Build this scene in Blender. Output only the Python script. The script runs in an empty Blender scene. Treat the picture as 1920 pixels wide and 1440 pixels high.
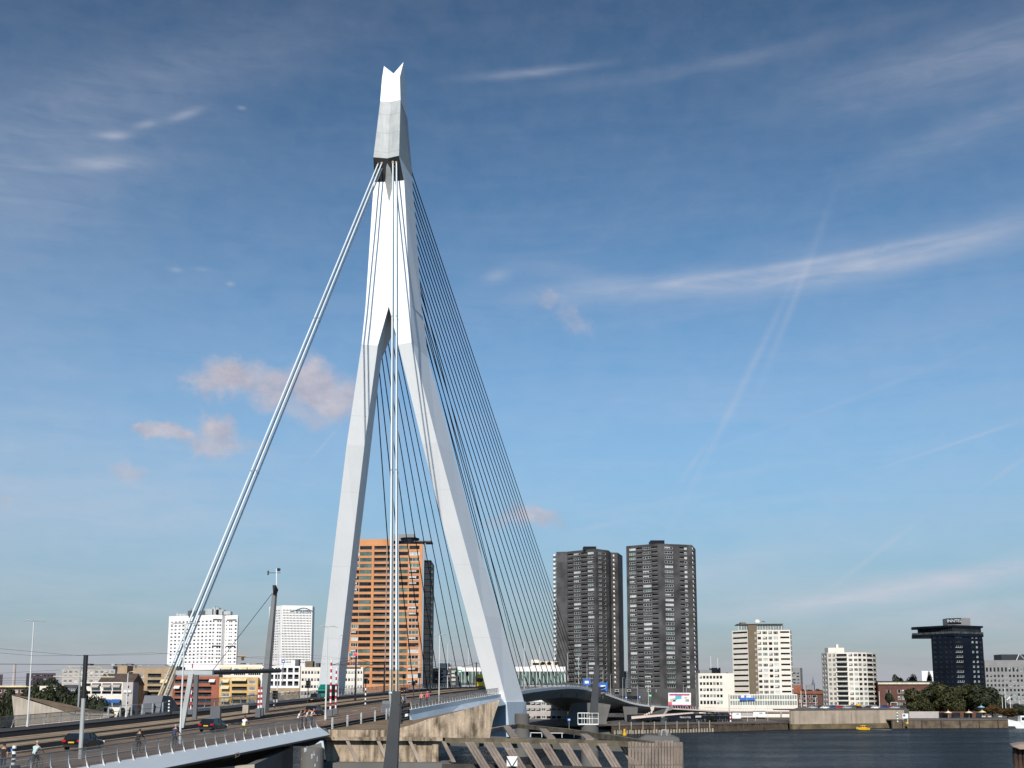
import bpy, bmesh, math, random
from mathutils import Vector, Matrix
import numpy as np

# ------------------------------------------------------------------ camera, sky, sun, exposure
scene = bpy.context.scene
COL = scene.collection
F, YC, PITCH, H = 2110.0, 980.0, math.atan(318 / 2110.0), 16.0      # focal length in px of a 1920 px wide frame, principal row, pitch, eye height
CP, SP = math.cos(PITCH), math.sin(PITCH)
cam_d = bpy.data.cameras.new('camera')
cam = bpy.data.objects.new('camera', cam_d)
COL.objects.link(cam)
cam.location = (0, 0, H)
cam.rotation_euler = (math.pi / 2 + PITCH, 0, 0)
cam_d.sensor_width = 36.0
cam_d.lens = F / 1920 * 36
cam_d.shift_y = (YC - 720) / 1920
cam_d.clip_start, cam_d.clip_end = 0.5, 60000
scene.camera = cam

SUN_AZ, SUN_EL = math.radians(8.0), math.radians(35.0)             # azimuth measured from straight behind the camera towards the left
sun_dir = Vector((-math.sin(SUN_AZ) * math.cos(SUN_EL), -math.cos(SUN_AZ) * math.cos(SUN_EL), math.sin(SUN_EL)))
sun_d = bpy.data.lights.new('sun', 'SUN')
sun_d.energy, sun_d.angle, sun_d.color = 5.0, math.radians(0.53), (1.0, 0.945, 0.86)
sun = bpy.data.objects.new('sun', sun_d)
COL.objects.link(sun)
sun.rotation_euler = (-sun_dir).to_track_quat('-Z', 'Y').to_euler()

vs = scene.view_settings
vs.view_transform, vs.look, vs.exposure, vs.gamma = 'Standard', 'None', 0.0, 1.0
vs.use_curve_mapping = False
scene.render.engine = 'CYCLES'
scene.cycles.max_bounces = 5
scene.cycles.diffuse_bounces = 2
scene.cycles.glossy_bounces = 3
scene.cycles.transparent_max_bounces = 6
scene.cycles.caustics_reflective = scene.cycles.caustics_refractive = False
scene.cycles.use_denoising = True


def ray(px, py):
    cx, cy = (px - 960) / F, -(py - YC) / F
    return Vector((cx, CP - cy * SP, SP + cy * CP))


def proj(P):
    x, y, z = P[0], P[1], P[2] - H
    dd = y * CP + z * SP
    return 960 + F * x / dd, YC - F * (-y * SP + z * CP) / dd


def at(px, py, Y):
    r = ray(px, py)
    return r * (Y / r.y) + Vector((0, 0, H))


def gnd(px, py, z):
    r = ray(px, py)
    return r * ((z - H) / r.z) + Vector((0, 0, H))


def zat(py, Y):
    return at(960, py, Y).z


def pt(px, Y, z):
    return Vector(((px - 960) / F * (Y * CP + (z - H) * SP), Y, 0))


# world: Nishita sky with the photograph's thin cirrus, contrails and a few small cumulus clouds
world = bpy.data.worlds.new('World')
scene.world = world
world.use_nodes = True
world.cycles.sampling_method = 'MANUAL'
world.cycles.sample_map_resolution = 256
wn, wl = world.node_tree.nodes, world.node_tree.links
wn.clear()
w_out, w_bg = wn.new('ShaderNodeOutputWorld'), wn.new('ShaderNodeBackground')
w_sky = wn.new('ShaderNodeTexSky')
w_sky.sky_type = 'NISHITA'
w_sky.sun_disc = False
w_sky.sun_elevation = SUN_EL
w_sky.sun_rotation = math.pi + SUN_AZ
w_sky.altitude, w_sky.air_density, w_sky.dust_density, w_sky.ozone_density = 0, 1.0, 0.25, 4.0
w_bg.inputs['Strength'].default_value = 0.082
wl.new(w_bg.outputs[0], w_out.inputs['Surface'])


def wmath(op, a, b=None, c=None, clamp=False):
    n = wn.new('ShaderNodeMath')
    n.operation, n.use_clamp = op, clamp
    for i, v in enumerate((a, b, c)):
        if v is None:
            continue
        if hasattr(v, 'links'):
            wl.new(v, n.inputs[i])
        else:
            n.inputs[i].default_value = v
    return n.outputs[0]


tc = wn.new('ShaderNodeTexCoord')
sep = wn.new('ShaderNodeSeparateXYZ')
wl.new(tc.outputs['Generated'], sep.inputs[0])
w_az = wmath('ARCTAN2', sep.outputs[0], sep.outputs[1])
w_el = wmath('ARCSINE', sep.outputs[2])
w_dir = wn.new('ShaderNodeCombineXYZ')
wl.new(w_az, w_dir.inputs[0])
wl.new(w_el, w_dir.inputs[1])


def wnoise(vec, scale, sx=1, sy=1, detail=5, rough=0.55, rot=0.0, dist=0.0):
    m = wn.new('ShaderNodeMapping')
    m.inputs['Scale'].default_value = (scale * sx, scale * sy, scale)
    m.inputs['Rotation'].default_value = (0, 0, rot)
    wl.new(vec, m.inputs['Vector'])
    n = wn.new('ShaderNodeTexNoise')
    n.inputs['Scale'].default_value = 1.0
    n.inputs['Detail'].default_value = detail
    n.inputs['Roughness'].default_value = rough
    n.inputs['Distortion'].default_value = dist
    wl.new(m.outputs[0], n.inputs['Vector'])
    return n


# direction distorted a little by noise, so that every cloud edge is frayed
wz = wnoise(w_dir.outputs[0], 26, detail=6, rough=0.62)
wz_c = wn.new('ShaderNodeVectorMath')
wz_c.operation = 'SUBTRACT'
wl.new(wz.outputs['Color'], wz_c.inputs[0])
wz_c.inputs[1].default_value = (0.5, 0.5, 0.5)
wz_s = wn.new('ShaderNodeVectorMath')
wz_s.operation = 'SCALE'
wl.new(wz_c.outputs[0], wz_s.inputs[0])
wz_s.inputs['Scale'].default_value = 0.05
w_dd = wn.new('ShaderNodeVectorMath')
w_dd.operation = 'ADD'
wl.new(w_dir.outputs[0], w_dd.inputs[0])
wl.new(wz_s.outputs[0], w_dd.inputs[1])


def sky_blob(px, py, rx, ry, rot, vec):
    """soft ellipse in direction space, radii given in picture px (1 px = 1/F rad near the horizon)"""
    r = ray(px, py).normalized()
    m = wn.new('ShaderNodeMapping')
    m.vector_type = 'TEXTURE'
    m.inputs['Location'].default_value = (math.atan2(r.x, r.y), math.asin(r.z), 0)
    m.inputs['Rotation'].default_value = (0, 0, math.radians(rot))
    m.inputs['Scale'].default_value = (rx / F, ry / F, 1)
    wl.new(vec, m.inputs['Vector'])
    l = wn.new('ShaderNodeVectorMath')
    l.operation = 'LENGTH'
    wl.new(m.outputs[0], l.inputs[0])
    return l.outputs['Value']


cum = None
for (px, py, rx, ry, rot, op) in [(440, 706, 62, 40, 0, .95), (385, 722, 44, 24, 0, .8), (515, 730, 60, 44, 0, .85), (585, 722, 66, 50, 0, .9), (635, 752, 62, 46, 0, .85), (590, 775, 60, 30, 0, .55),
                                  (292, 800, 40, 17, 10, .85), (335, 818, 44, 22, -20, .8), (402, 808, 34, 34, 0, .9), (395, 838, 50, 26, 0, .75), (470, 848, 48, 16, 0, .35),
                                  (243, 882, 44, 27, 0, .55), (1000, 972, 64, 25, 0, .75), (950, 985, 40, 16, 0, .5), (1030, 568, 32, 18, 0, .42), (1080, 598, 40, 26, -25, .40),
                                  (1860, 1158, 60, 16, 0, .40), (5, 935, 20, 20, 0, .4), (1560, 935, 40, 8, -8, .2)]:
    d = sky_blob(px, py, rx, ry, rot, w_dd.outputs[0])
    v = wmath('MINIMUM', wmath('MULTIPLY_ADD', d, -1.25 * op, 1.28 * 1.25 * op, clamp=True), op)
    cum = v if cum is None else wmath('SMOOTH_MAX', cum, v, 0.25)
cum = wmath('MAXIMUM', wmath('SUBTRACT', cum, 0.07), 0, clamp=True)
cn = wnoise(w_dir.outputs[0], 34, 1, 1.5, detail=6, rough=0.6)
cum = wmath('MULTIPLY', cum, wmath('ADD', wmath('MULTIPLY', cn.outputs['Fac'], 0.45), 0.80), clamp=True)

# cirrus and contrails: long thin ellipses broken up by stretched noise
cir = None
streak_sum = {}
for (px, py, rx, ry, rot, op) in [(1340, 530, 460, 26, 1.5, .46), (1720, 474, 340, 26, 8, .42), (1500, 494, 380, 8, 4, .40), (1560, 505, 520, 50, 4, .16), (1060, 512, 140, 22, -8, .22), (932, 518, 34, 16, 10, .34),
                                  (1000, 136, 150, 9, 4, .40), (1350, 118, 420, 16, 4, .17), (1830, 110, 360, 60, 3, .36), (1840, 232, 280, 34, 12, .24),
                                  (190, 307, 78, 13, 10, .62), (216, 254, 36, 8, 8, .55), (276, 232, 26, 8, 18, .55), (345, 216, 46, 9, 24, .38), (453, 202, 10, 4, 0, .35), (330, 506, 14, 5, 0, .4), (432, 532, 9, 5, 0, .45), (380, 505, 22, 5, 0, .2),
                                  (1385, 738, 260, 9, 61, .30), (1490, 560, 180, 9, 65, .24), (1300, 868, 52, 6, 55, .30), (1560, 762, 270, 6, 17, .16), (1800, 828, 150, 4, 15, .34), (1890, 880, 80, 5, 33, .25), (1640, 1040, 140, 6, 36, .30),
                                  (1370, 888, 130, 9, 6, .14), (1130, 985, 70, 6, 12, .24), (1230, 945, 180, 9, 8, .17), (610, 830, 50, 3, 50, .26),
                                  (1650, 1108, 330, 20, 9, .55), (1480, 1128, 330, 28, 4, .38), (1820, 1085, 260, 28, 10, .52), (1800, 1150, 280, 28, 5, .42), (1420, 1050, 320, 30, 6, .26), (1150, 1110, 300, 40, 3, .2), (1750, 620, 300, 60, 8, .12), (1300, 760, 400, 70, 5, .10),
                                  (40, 330, 330, 140, 20, .30), (330, 140, 420, 70, 20, .18), (40, 900, 440, 160, 4, .34), (250, 960, 330, 60, 2, .16), (60, 560, 260, 110, 10, .10)]:
    d = sky_blob(px, py, rx, ry, rot, w_dd.outputs[0] if min(rx, ry) > 100 else w_dir.outputs[0])
    rk = min((4, 16, 34, 62), key=lambda q: abs(q - rot))
    g = wmath('POWER', 0.2019, wmath('MULTIPLY', d, d))
    streak_sum[rk] = wmath('MULTIPLY_ADD', g, op * 0.8, streak_sum.get(rk, 0.0))
cir = 0.0
for rk, sm in streak_sum.items():
    nz = wnoise(w_dir.outputs[0], 14, 1.0, 5.5, detail=4, rough=0.6, rot=-math.radians(rk), dist=0.6)
    cir = wmath('MULTIPLY_ADD', wmath('MULTIPLY_ADD', nz.outputs['Fac'], 1.5, -0.05, clamp=True), sm, cir)
cir = wmath('MINIMUM', cir, 0.85)
# faint even veil of high cloud everywhere, thicker low over the horizon
veil_n = wnoise(w_dir.outputs[0], 5, 1.0, 7.0, detail=6, rough=0.58, rot=-0.12, dist=0.8)
low = wmath('POWER', wmath('SUBTRACT', 1, wmath('MULTIPLY', wmath('ABSOLUTE', w_el), 1.15), clamp=True), 3.2)
veil = wmath('MULTIPLY', wmath('SUBTRACT', veil_n.outputs['Fac'], 0.36, clamp=True), wmath('ADD', wmath('MULTIPLY', low, 0.7), 0.07))
cir = wmath('SUBTRACT', 1, wmath('MULTIPLY', wmath('SUBTRACT', 1, cir), wmath('SUBTRACT', 1, veil)))


def wmix(fac, a, b):
    m = wn.new('ShaderNodeMix')
    m.data_type = 'RGBA'
    wl.new(fac, m.inputs['Factor'])
    for sock, v in ((m.inputs[6], a), (m.inputs[7], b)):
        if hasattr(v, 'links'):
            wl.new(v, sock)
        else:
            sock.default_value = (*v, 1)
    return m.outputs[2]


w_hsv = wn.new('ShaderNodeHueSaturation')
w_hsv.inputs['Saturation'].default_value = 2.1
w_hsv.inputs['Value'].default_value = 0.20
w_hsv.inputs['Hue'].default_value = 0.470
w_gam = wn.new('ShaderNodeGamma')
w_gam.inputs['Gamma'].default_value = 2.2
wl.new(w_sky.outputs[0], w_gam.inputs['Color'])
wl.new(w_gam.outputs[0], w_hsv.inputs['Color'])
el_pos = wmath('ABSOLUTE', w_el)
haze_a = wmath('MULTIPLY', wmath('POWER', 2.718, wmath('MULTIPLY', wmath('MULTIPLY', el_pos, el_pos), -9.0)), 0.9)
haze_b = wmath('POWER', 2.718, wmath('MULTIPLY', el_pos, -11.0))
sky_c = wmix(haze_a, w_hsv.outputs[0], (4.3, 5.5, 6.5))       # pale air low in the sky, greyer dust right on the horizon
sky_c = wmix(haze_b, sky_c, (4.2, 4.35, 5.0))
sky_c = wmix(cir, sky_c, (7.2, 7.5, 8.6))
cum_c = wmix(wmath('MULTIPLY_ADD', cn.outputs['Fac'], 2.4, -0.75, clamp=True), (5.2, 5.0, 5.9), (7.6, 7.1, 7.7))
sky_c = wmix(cum, sky_c, cum_c)
wl.new(sky_c, w_bg.inputs['Color'])

# ------------------------------------------------------------------ helpers
RND = random.Random(11)
MATS = {}


def mat(name, col, rough=0.6, metal=0.0, var=0.10, scale=0.6, bump=0.0, streak=0.0, streak_col=(0.05, 0.045, 0.035), spec=0.5, grain=0.0, panel=None, alpha=1.0, stain=0.0):
    """procedural material: colour with large and fine noise, optional vertical rain streaks, panel joints and bump; coordinates are world position"""
    if name in MATS:
        return MATS[name]
    m = bpy.data.materials.new(name)
    m.use_nodes = True
    N, L = m.node_tree.nodes, m.node_tree.links
    b = N['Principled BSDF']
    b.inputs['Roughness'].default_value = rough
    b.inputs['Metallic'].default_value = metal
    b.inputs['Specular IOR Level'].default_value = spec
    b.inputs['Alpha'].default_value = alpha
    geo = N.new('ShaderNodeNewGeometry')
    src = geo.outputs['Position']
    last = None

    def noise(sx, sy, sz, detail=4):
        mp = N.new('ShaderNodeMapping')
        mp.inputs['Scale'].default_value = (sx, sy, sz)
        L.new(src, mp.inputs['Vector'])
        n = N.new('ShaderNodeTexNoise')
        n.inputs['Scale'].default_value = 1
        n.inputs['Detail'].default_value = detail
        L.new(mp.outputs[0], n.inputs['Vector'])
        return n.outputs['Fac']

    def mixc(kind, fac, a, c2):
        x = N.new('ShaderNodeMix')
        x.data_type = 'RGBA'
        x.blend_type = kind
        for sock, v in ((x.inputs['Factor'], fac), (x.inputs[6], a), (x.inputs[7], c2)):
            if hasattr(v, 'links'):
                L.new(v, sock)
            elif isinstance(v, tuple):
                sock.default_value = (*v, 1)
            else:
                sock.default_value = v
        return x.outputs[2]

    def ramp(fac, lo, hi, a=0.0, c2=1.0):
        r = N.new('ShaderNodeMapRange')
        r.inputs['From Min'].default_value = lo
        r.inputs['From Max'].default_value = hi
        r.inputs['To Min'].default_value = a
        r.inputs['To Max'].default_value = c2
        L.new(fac, r.inputs['Value'])
        return r.outputs[0]

    dark = tuple(max(0, c * (1 - 2.2 * var)) for c in col)
    lite = tuple(min(1, c * (1 + 1.6 * var)) for c in col)
    f1 = noise(scale, scale, scale)
    last = mixc('MIX', ramp(f1, 0.32, 0.68), dark, lite)
    if grain:
        f2 = noise(scale * 14, scale * 14, scale * 14, 3)
        last = mixc('MULTIPLY', grain, last, mixc('MIX', ramp(f2, 0.35, 0.65), (0.35, 0.35, 0.35), (1, 1, 1)))
    if streak:
        f3 = noise(scale * 5, scale * 5, scale * 0.28, 5)
        f4 = noise(scale * 0.9, scale * 0.9, scale * 0.9, 3)
        mm = N.new('ShaderNodeMath')
        mm.operation = 'MULTIPLY'
        mm.use_clamp = True
        L.new(ramp(f3, 0.38, 0.66, 0, streak), mm.inputs[0])
        L.new(ramp(f4, 0.3, 0.62), mm.inputs[1])
        last = mixc('MIX', mm.outputs[0], last, streak_col)
    if stain:
        f5, f6 = noise(scale * 1.3, scale * 1.3, scale * 0.8, 6), noise(scale * 4, scale * 4, scale * 1.2, 5)
        ms = N.new('ShaderNodeMath')
        ms.operation = 'MULTIPLY'
        ms.use_clamp = True
        L.new(ramp(f5, 0.46, 0.60, 0, stain * 1.5), ms.inputs[0])
        L.new(ramp(f6, 0.34, 0.62), ms.inputs[1])
        last = mixc('MIX', ms.outputs[0], last, streak_col)
    if panel:
        per, wid, amt = panel
        sp_ = N.new('ShaderNodeSeparateXYZ')
        L.new(src, sp_.inputs[0])
        fr_ = N.new('ShaderNodeMath')
        fr_.operation = 'PINGPONG'
        fr_.inputs[1].default_value = per / 2
        L.new(sp_.outputs[2], fr_.inputs[0])
        last = mixc('MULTIPLY', ramp(fr_.outputs[0], wid, wid * .4, 0, amt), last, (0.3, 0.3, 0.32))
    L.new(last, b.inputs['Base Color'])
    if bump:
        bp = N.new('ShaderNodeBump')
        bp.inputs['Strength'].default_value = bump
        bp.inputs['Distance'].default_value = 0.05
        L.new(noise(scale * 10, scale * 10, scale * 10, 4), bp.inputs['Height'])
        L.new(bp.outputs[0], b.inputs['Normal'])
    MATS[name] = m
    return m


class MB:
    """collects faces; build() links them as one mesh object"""

    def __init__(s):
        s.v, s.f, s.m, s.mats = [], [], [], []

    def mi(s, mt):
        if mt not in s.mats:
            s.mats.append(mt)
        return s.mats.index(mt)

    def add(s, vs_, fs, mt):
        o = len(s.v)
        s.v += [tuple(x) for x in vs_]
        k = s.mi(mt)
        for f in fs:
            s.f.append(tuple(o + i for i in f))
            s.m.append(k)
        return s

    def box(s, a, b, mt):
        x0, y0, z0 = a
        x1, y1, z1 = b
        return s.add([(x0, y0, z0), (x1, y0, z0), (x1, y1, z0), (x0, y1, z0), (x0, y0, z1), (x1, y0, z1), (x1, y1, z1), (x0, y1, z1)],
                     [(0, 3, 2, 1), (4, 5, 6, 7), (0, 1, 5, 4), (1, 2, 6, 5), (2, 3, 7, 6), (3, 0, 4, 7)], mt)

    def hexa(s, p, mt):
        return s.add(p, [(0, 3, 2, 1), (4, 5, 6, 7), (0, 1, 5, 4), (1, 2, 6, 5), (2, 3, 7, 6), (3, 0, 4, 7)], mt)

    def obox(s, o, u, n, u0, u1, d0, d1, z0, z1, mt):
        """box along plan directions u and n from plan origin o"""
        P = []
        for z in (z0, z1):
            for (a, b) in ((u0, d0), (u1, d0), (u1, d1), (u0, d1)):
                q = o + u * a + n * b
                P.append((q.x, q.y, z))
        return s.hexa(P, mt)

    def prism(s, poly, z0, z1, mt):
        n = len(poly)
        v = [(p[0], p[1], z0) for p in poly] + [(p[0], p[1], z1) for p in poly]
        f = [tuple(range(n - 1, -1, -1)), tuple(range(n, 2 * n))] + [(i, (i + 1) % n, n + (i + 1) % n, n + i) for i in range(n)]
        return s.add(v, f, mt)

    def loft(s, rings, mt, caps=True, closed=True):
        n = len(rings[0])
        v = [p for r in rings for p in r]
        f = []
        for k in range(len(rings) - 1):
            for i in range(n if closed else n - 1):
                j = (i + 1) % n
                f.append((k * n + i, k * n + j, (k + 1) * n + j, (k + 1) * n + i))
        if caps:
            f.append(tuple(range(n - 1, -1, -1)))
            f.append(tuple((len(rings) - 1) * n + i for i in range(n)))
        return s.add(v, f, mt)

    def tube(s, p0, p1, r0, mt, r1=None, n=8, caps=True):
        p0, p1 = Vector(p0), Vector(p1)
        r1 = r0 if r1 is None else r1
        a = (p1 - p0).normalized()
        h = Vector((0, 0, 1)) if abs(a.z) < 0.9 else Vector((1, 0, 0))
        x = a.cross(h).normalized()
        y = a.cross(x)
        R = []
        for p, r in ((p0, r0), (p1, r1)):
            R.append([tuple(p + (x * math.cos(t) + y * math.sin(t)) * r) for t in (2 * math.pi * i / n for i in range(n))])
        return s.loft(R, mt, caps)

    def path(s, pts, r, mt, n=6):
        for a, b in zip(pts[:-1], pts[1:]):
            s.tube(a, b, r, mt, n=n)
        return s

    def lathe(s, c, prof, mt, n=16):
        return s.loft([[(c[0] + r * math.cos(2 * math.pi * i / n), c[1] + r * math.sin(2 * math.pi * i / n), c[2] + z) for i in range(n)] for r, z in prof], mt)

    def mesh(s, name, smooth=False):
        me = bpy.data.meshes.new(name)
        me.from_pydata(s.v, [], s.f)
        for m_ in s.mats:
            me.materials.append(m_)
        me.polygons.foreach_set('material_index', s.m)
        if smooth:
            me.polygons.foreach_set('use_smooth', [True] * len(s.f))
        bm = bmesh.new()
        bm.from_mesh(me)
        bmesh.ops.recalc_face_normals(bm, faces=bm.faces)
        bm.to_mesh(me)
        bm.free()
        me.update()
        return me

    def build(s, name, parent=None, smooth=False, stuff=False):
        return link(name, s.mesh(name, smooth), parent, stuff=stuff)


def link(name, me, parent=None, matrix=None, stuff=False):
    """an object whose mesh is given in world coordinates (or placed by a world matrix), parented without moving"""
    o = bpy.data.objects.new(name, me)
    COL.objects.link(o)
    W = matrix or Matrix()
    if parent is not None:
        o.parent = parent
        o.matrix_parent_inverse = INV[parent.name]
    o.matrix_basis = W
    INV[o.name] = W.inverted()
    if stuff:
        o['kind'] = 'stuff'
    return o


INV = {}


def tag(o, label=None, cat=None, group=None, kind=None):
    for k, v in (('label', label), ('category', cat), ('group', group), ('kind', kind)):
        if v:
            o[k] = v
    return o


def thing(name, label, cat, loc=(0, 0, 0), rotz=0.0, group=None):
    o = bpy.data.objects.new(name, None)
    COL.objects.link(o)
    o.empty_display_size = 0.5
    M = Matrix.Translation(Vector(loc)) @ Matrix.Rotation(rotz, 4, 'Z')
    o.matrix_basis = M
    INV[o.name] = M.inverted()
    return tag(o, label, cat, group)


def put(name, me, parent, M=None):
    """a part given in the parent's own coordinates"""
    o = bpy.data.objects.new(name, me)
    COL.objects.link(o)
    o.parent = parent
    if M is not None:
        o.matrix_basis = M
    return o


def copy_tree(o, loc, rotz, label, scale=1.0, group=None):
    def rec(a, par):
        c = a.copy()
        COL.objects.link(c)
        c.parent = par
        for ch in KIDS.get(a.name, []):
            rec(ch, c)
        return c
    KIDS.clear()
    for q in bpy.data.objects:
        if q.parent:
            KIDS.setdefault(q.parent.name, []).append(q)
    r = rec(o, None)
    r.matrix_basis = Matrix.Translation(Vector(loc)) @ Matrix.Rotation(rotz, 4, 'Z') @ Matrix.Scale(scale, 4)
    r['label'] = label
    if group:
        r['group'] = group
    return r


KIDS = {}


def struct(name, mb, smooth=False):
    return tag(mb.build(name, None, smooth), kind='structure')


_txt = {}


def text_mesh(body, mt, size=1.0, shear=0.0, depth=0.02, bold=0.0):
    c = bpy.data.curves.new('lettering', 'FONT')
    c.body, c.size, c.shear, c.extrude, c.offset = body, size, shear, depth, bold
    c.align_x = 'CENTER'
    c.resolution_u = 2
    o = bpy.data.objects.new('lettering', c)
    COL.objects.link(o)
    dg = bpy.context.evaluated_depsgraph_get()
    me = bpy.data.meshes.new_from_object(o.evaluated_get(dg))
    bpy.data.objects.remove(o)
    me.materials.clear()
    me.materials.append(mt)
    return me


def face_matrix(P, u, zrot=0.0):
    """local x along plan direction u, local y up, local z outward"""
    u = Vector((u[0], u[1], 0)).normalized()
    n = Vector((u.y, -u.x, 0))
    M = Matrix((u, Vector((0, 0, 1)), n)).transposed().to_4x4()
    M.translation = P
    return M
# ------------------------------------------------------------------ materials
M_WHITE = mat('white_pylon_paint', (0.83, 0.84, 0.84), 0.45, var=0.008, scale=0.3, streak=0.05, streak_col=(0.48, 0.48, 0.47), panel=(13.0, 0.08, 0.14))
M_GREYP = mat('shade_grey_pylon', (0.40, 0.41, 0.40), 0.55, var=0.05, scale=0.5, streak=0.35, streak_col=(0.22, 0.22, 0.22), panel=(4.0, 0.06, 0.4))  # grey carries the shade of the overhanging head; the streaks are weathering
M_BLUEP = mat('pale_blue_girder_paint', (0.42, 0.49, 0.55), 0.5, var=0.04, scale=0.15, streak=0.10, streak_col=(0.3, 0.33, 0.36))
M_STAY = mat('backstay_sleeve', (0.66, 0.70, 0.69), 0.35, var=0.03, scale=0.2)
M_BRASS = mat('anchor_sleeve', (0.62, 0.50, 0.34), 0.35, metal=0.35, var=0.1, scale=0.5)
M_CABLE = mat('black_stay_cable', (0.018, 0.018, 0.020), 0.55, var=0.1)
M_ANCH = mat('grey_anchor_steel', (0.10, 0.105, 0.115), 0.5, var=0.06, scale=0.4)
M_DARK = mat('dark_steel', (0.025, 0.027, 0.03), 0.5, var=0.1)
M_GALV = mat('galvanised_steel', (0.42, 0.43, 0.42), 0.45, metal=0.3, var=0.06, scale=0.5)
M_RAILP = mat('railing_post_paint', (0.66, 0.67, 0.66), 0.45, var=0.05)
M_MESH = mat('railing_infill_wire', (0.40, 0.36, 0.32), 0.5, metal=0.4, var=0.05)
M_HAND = mat('handrail_steel', (0.20, 0.15, 0.12), 0.5, var=0.08)
M_CONC = mat('weathered_concrete', (0.52, 0.40, 0.285), 0.85, var=0.10, scale=0.55, streak=1.0, streak_col=(0.085, 0.062, 0.036), bump=0.4, grain=.35, panel=(1.7, 0.02, 0.4), stain=.75)
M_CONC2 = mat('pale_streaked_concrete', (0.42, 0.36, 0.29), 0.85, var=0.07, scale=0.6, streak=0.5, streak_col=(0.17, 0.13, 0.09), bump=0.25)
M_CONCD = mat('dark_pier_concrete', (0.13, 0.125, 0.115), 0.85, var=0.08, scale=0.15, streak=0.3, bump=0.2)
M_CTOP = mat('mossy_concrete_top', (0.24, 0.175, 0.115), 0.9, var=0.12, scale=0.6, grain=0.35, bump=0.3, spec=0.08)
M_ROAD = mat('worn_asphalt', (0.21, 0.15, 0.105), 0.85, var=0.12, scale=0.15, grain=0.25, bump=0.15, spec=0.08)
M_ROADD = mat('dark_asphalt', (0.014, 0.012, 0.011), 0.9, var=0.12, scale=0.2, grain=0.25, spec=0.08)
M_TRACK = mat('tram_track_slab', (0.34, 0.245, 0.16), 0.85, var=0.12, scale=0.4, grain=0.2, spec=0.08)
M_PATH = mat('grey_footpath', (0.075, 0.07, 0.07), 0.85, var=0.08, scale=0.4, grain=0.2, spec=0.08)
M_PATHN = mat('cycle_path_asphalt', (0.20, 0.135, 0.095), 0.85, var=0.07, scale=0.3, grain=0.2, spec=0.08)
M_LINE = mat('road_paint', (0.7, 0.7, 0.66), 0.7, var=0.1, scale=1.5)
M_STEELR = mat('rail_steel', (0.25, 0.23, 0.21), 0.3, metal=0.9, var=0.05)
M_SOFF = mat('girder_soffit_paint', (0.36, 0.37, 0.36), 0.6, var=0.06, scale=0.1)

# ------------------------------------------------------------------ the bridge's own frame: s along the deck, t across it from the near edge, z up
TH = math.atan(280 / 2110.0)
D = Vector((math.sin(TH), math.cos(TH), 0))
C = Vector((-math.cos(TH), math.sin(TH), 0))
N0 = Vector(((945 - 960) / 2110.0 * 218, 218, 0))
_zt = [(-230, 10.9), (-185, 11.6), (-156, 12.06), (-118, 12.85), (-82, 13.8), (-45, 14.76), (0, 15.65), (40, 16.5), (80, 17.1), (135, 17.7), (165, 17.8), (200, 17.75), (235, 17.5), (264, 16.7), (280, 15.8), (295, 14.7), (315, 12.5), (335, 10.5), (360, 9.1), (400, 8.3)]
_et = [(-300, 0), (250, 0), (264, 1.6), (295, 6.6), (315, 11.3), (335, 16.3), (360, 25), (400, 37)]
_zx, _zy = zip(*_zt)
_ex, _ey = zip(*_et)
_zsm = None


def zdeck(s):
    return float(sum(np.interp(s + q, _zx, _zy) for q in (-12, -6, 0, 6, 12)) / 5)


def esh(s):
    return float(sum(np.interp(s + q, _ex, _ey) for q in (-8, 0, 8)) / 3)


def B(s, t, dz=0.0):
    q = N0 + D * s + C * (t - esh(s) * (1 - t / 34))
    return Vector((q.x, q.y, zdeck(s) + dz))


def BZ(s, t, z):
    q = N0 + D * s + C * t
    return Vector((q.x, q.y, z))


def s_of(px, t):
    lo, hi = -215.0, 300.0
    for _ in range(45):
        m = (lo + hi) / 2
        if proj(B(m, t))[0] < px:
            lo = m
        else:
            hi = m
    return lo


W_FAR = 27.5
S_JOINT, S_FOOT, S_END = -118.0, -84.0, 385.0


def srange(a, b, step):
    n = max(1, int(round((b - a) / step)))
    return [a + (b - a) * i / n for i in range(n + 1)]


def strip(name, s0, s1, t0, t1, dz, mt, step=6, thick=0.0):
    mb = MB()
    S = srange(s0, s1, step)
    rows = []
    for s in S:
        r = [B(s, t0, dz), B(s, t1, dz)]
        if thick:
            r += [B(s, t1, dz - thick), B(s, t0, dz - thick)]
        rows.append([tuple(p) for p in r])
    mb.loft(rows, mt, caps=bool(thick), closed=bool(thick))
    return struct(name, mb)


# road, tram tracks and paths (the setting)
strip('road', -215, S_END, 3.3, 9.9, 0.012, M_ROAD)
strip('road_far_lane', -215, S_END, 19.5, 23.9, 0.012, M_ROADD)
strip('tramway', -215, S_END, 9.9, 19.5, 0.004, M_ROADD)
trk = struct('tramway_slab', MB())
bpy.data.objects.remove(trk)
for a, b in ((13.1, 15.3), (16.5, 19.4)):
    strip('tramway_slab', -215, S_END, a, b, 0.10, M_TRACK, thick=0.12)
for a in (13.45, 14.9, 16.95, 18.4):
    strip('tramway_rail', -215, 300, a, a + 0.07, 0.125, M_STEELR, thick=0.03)
strip('kerb', -215, S_END, 9.75, 9.95, 0.13, M_CONC2, thick=0.13)
strip('kerb', -215, S_END, 3.15, 3.35, 0.13, M_CONC2, thick=0.13)
strip('kerb', -215, S_END, 23.85, 24.1, 0.13, M_PATH, thick=0.13)
strip('footpath_near', -215, S_END, 0.05, 3.16, 0.105, M_PATHN, thick=0.1)
strip('footpath_far', -215, S_END, 24.1, W_FAR - 0.05, 0.105, M_PATH, thick=0.1)
for s in srange(-210, 250, 9):
    strip('road_marking', s, s + 3, 6.55, 6.68, 0.02, M_LINE, step=3)

# ------------------------------------------------------------------ railings
POST_IN = None


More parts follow.
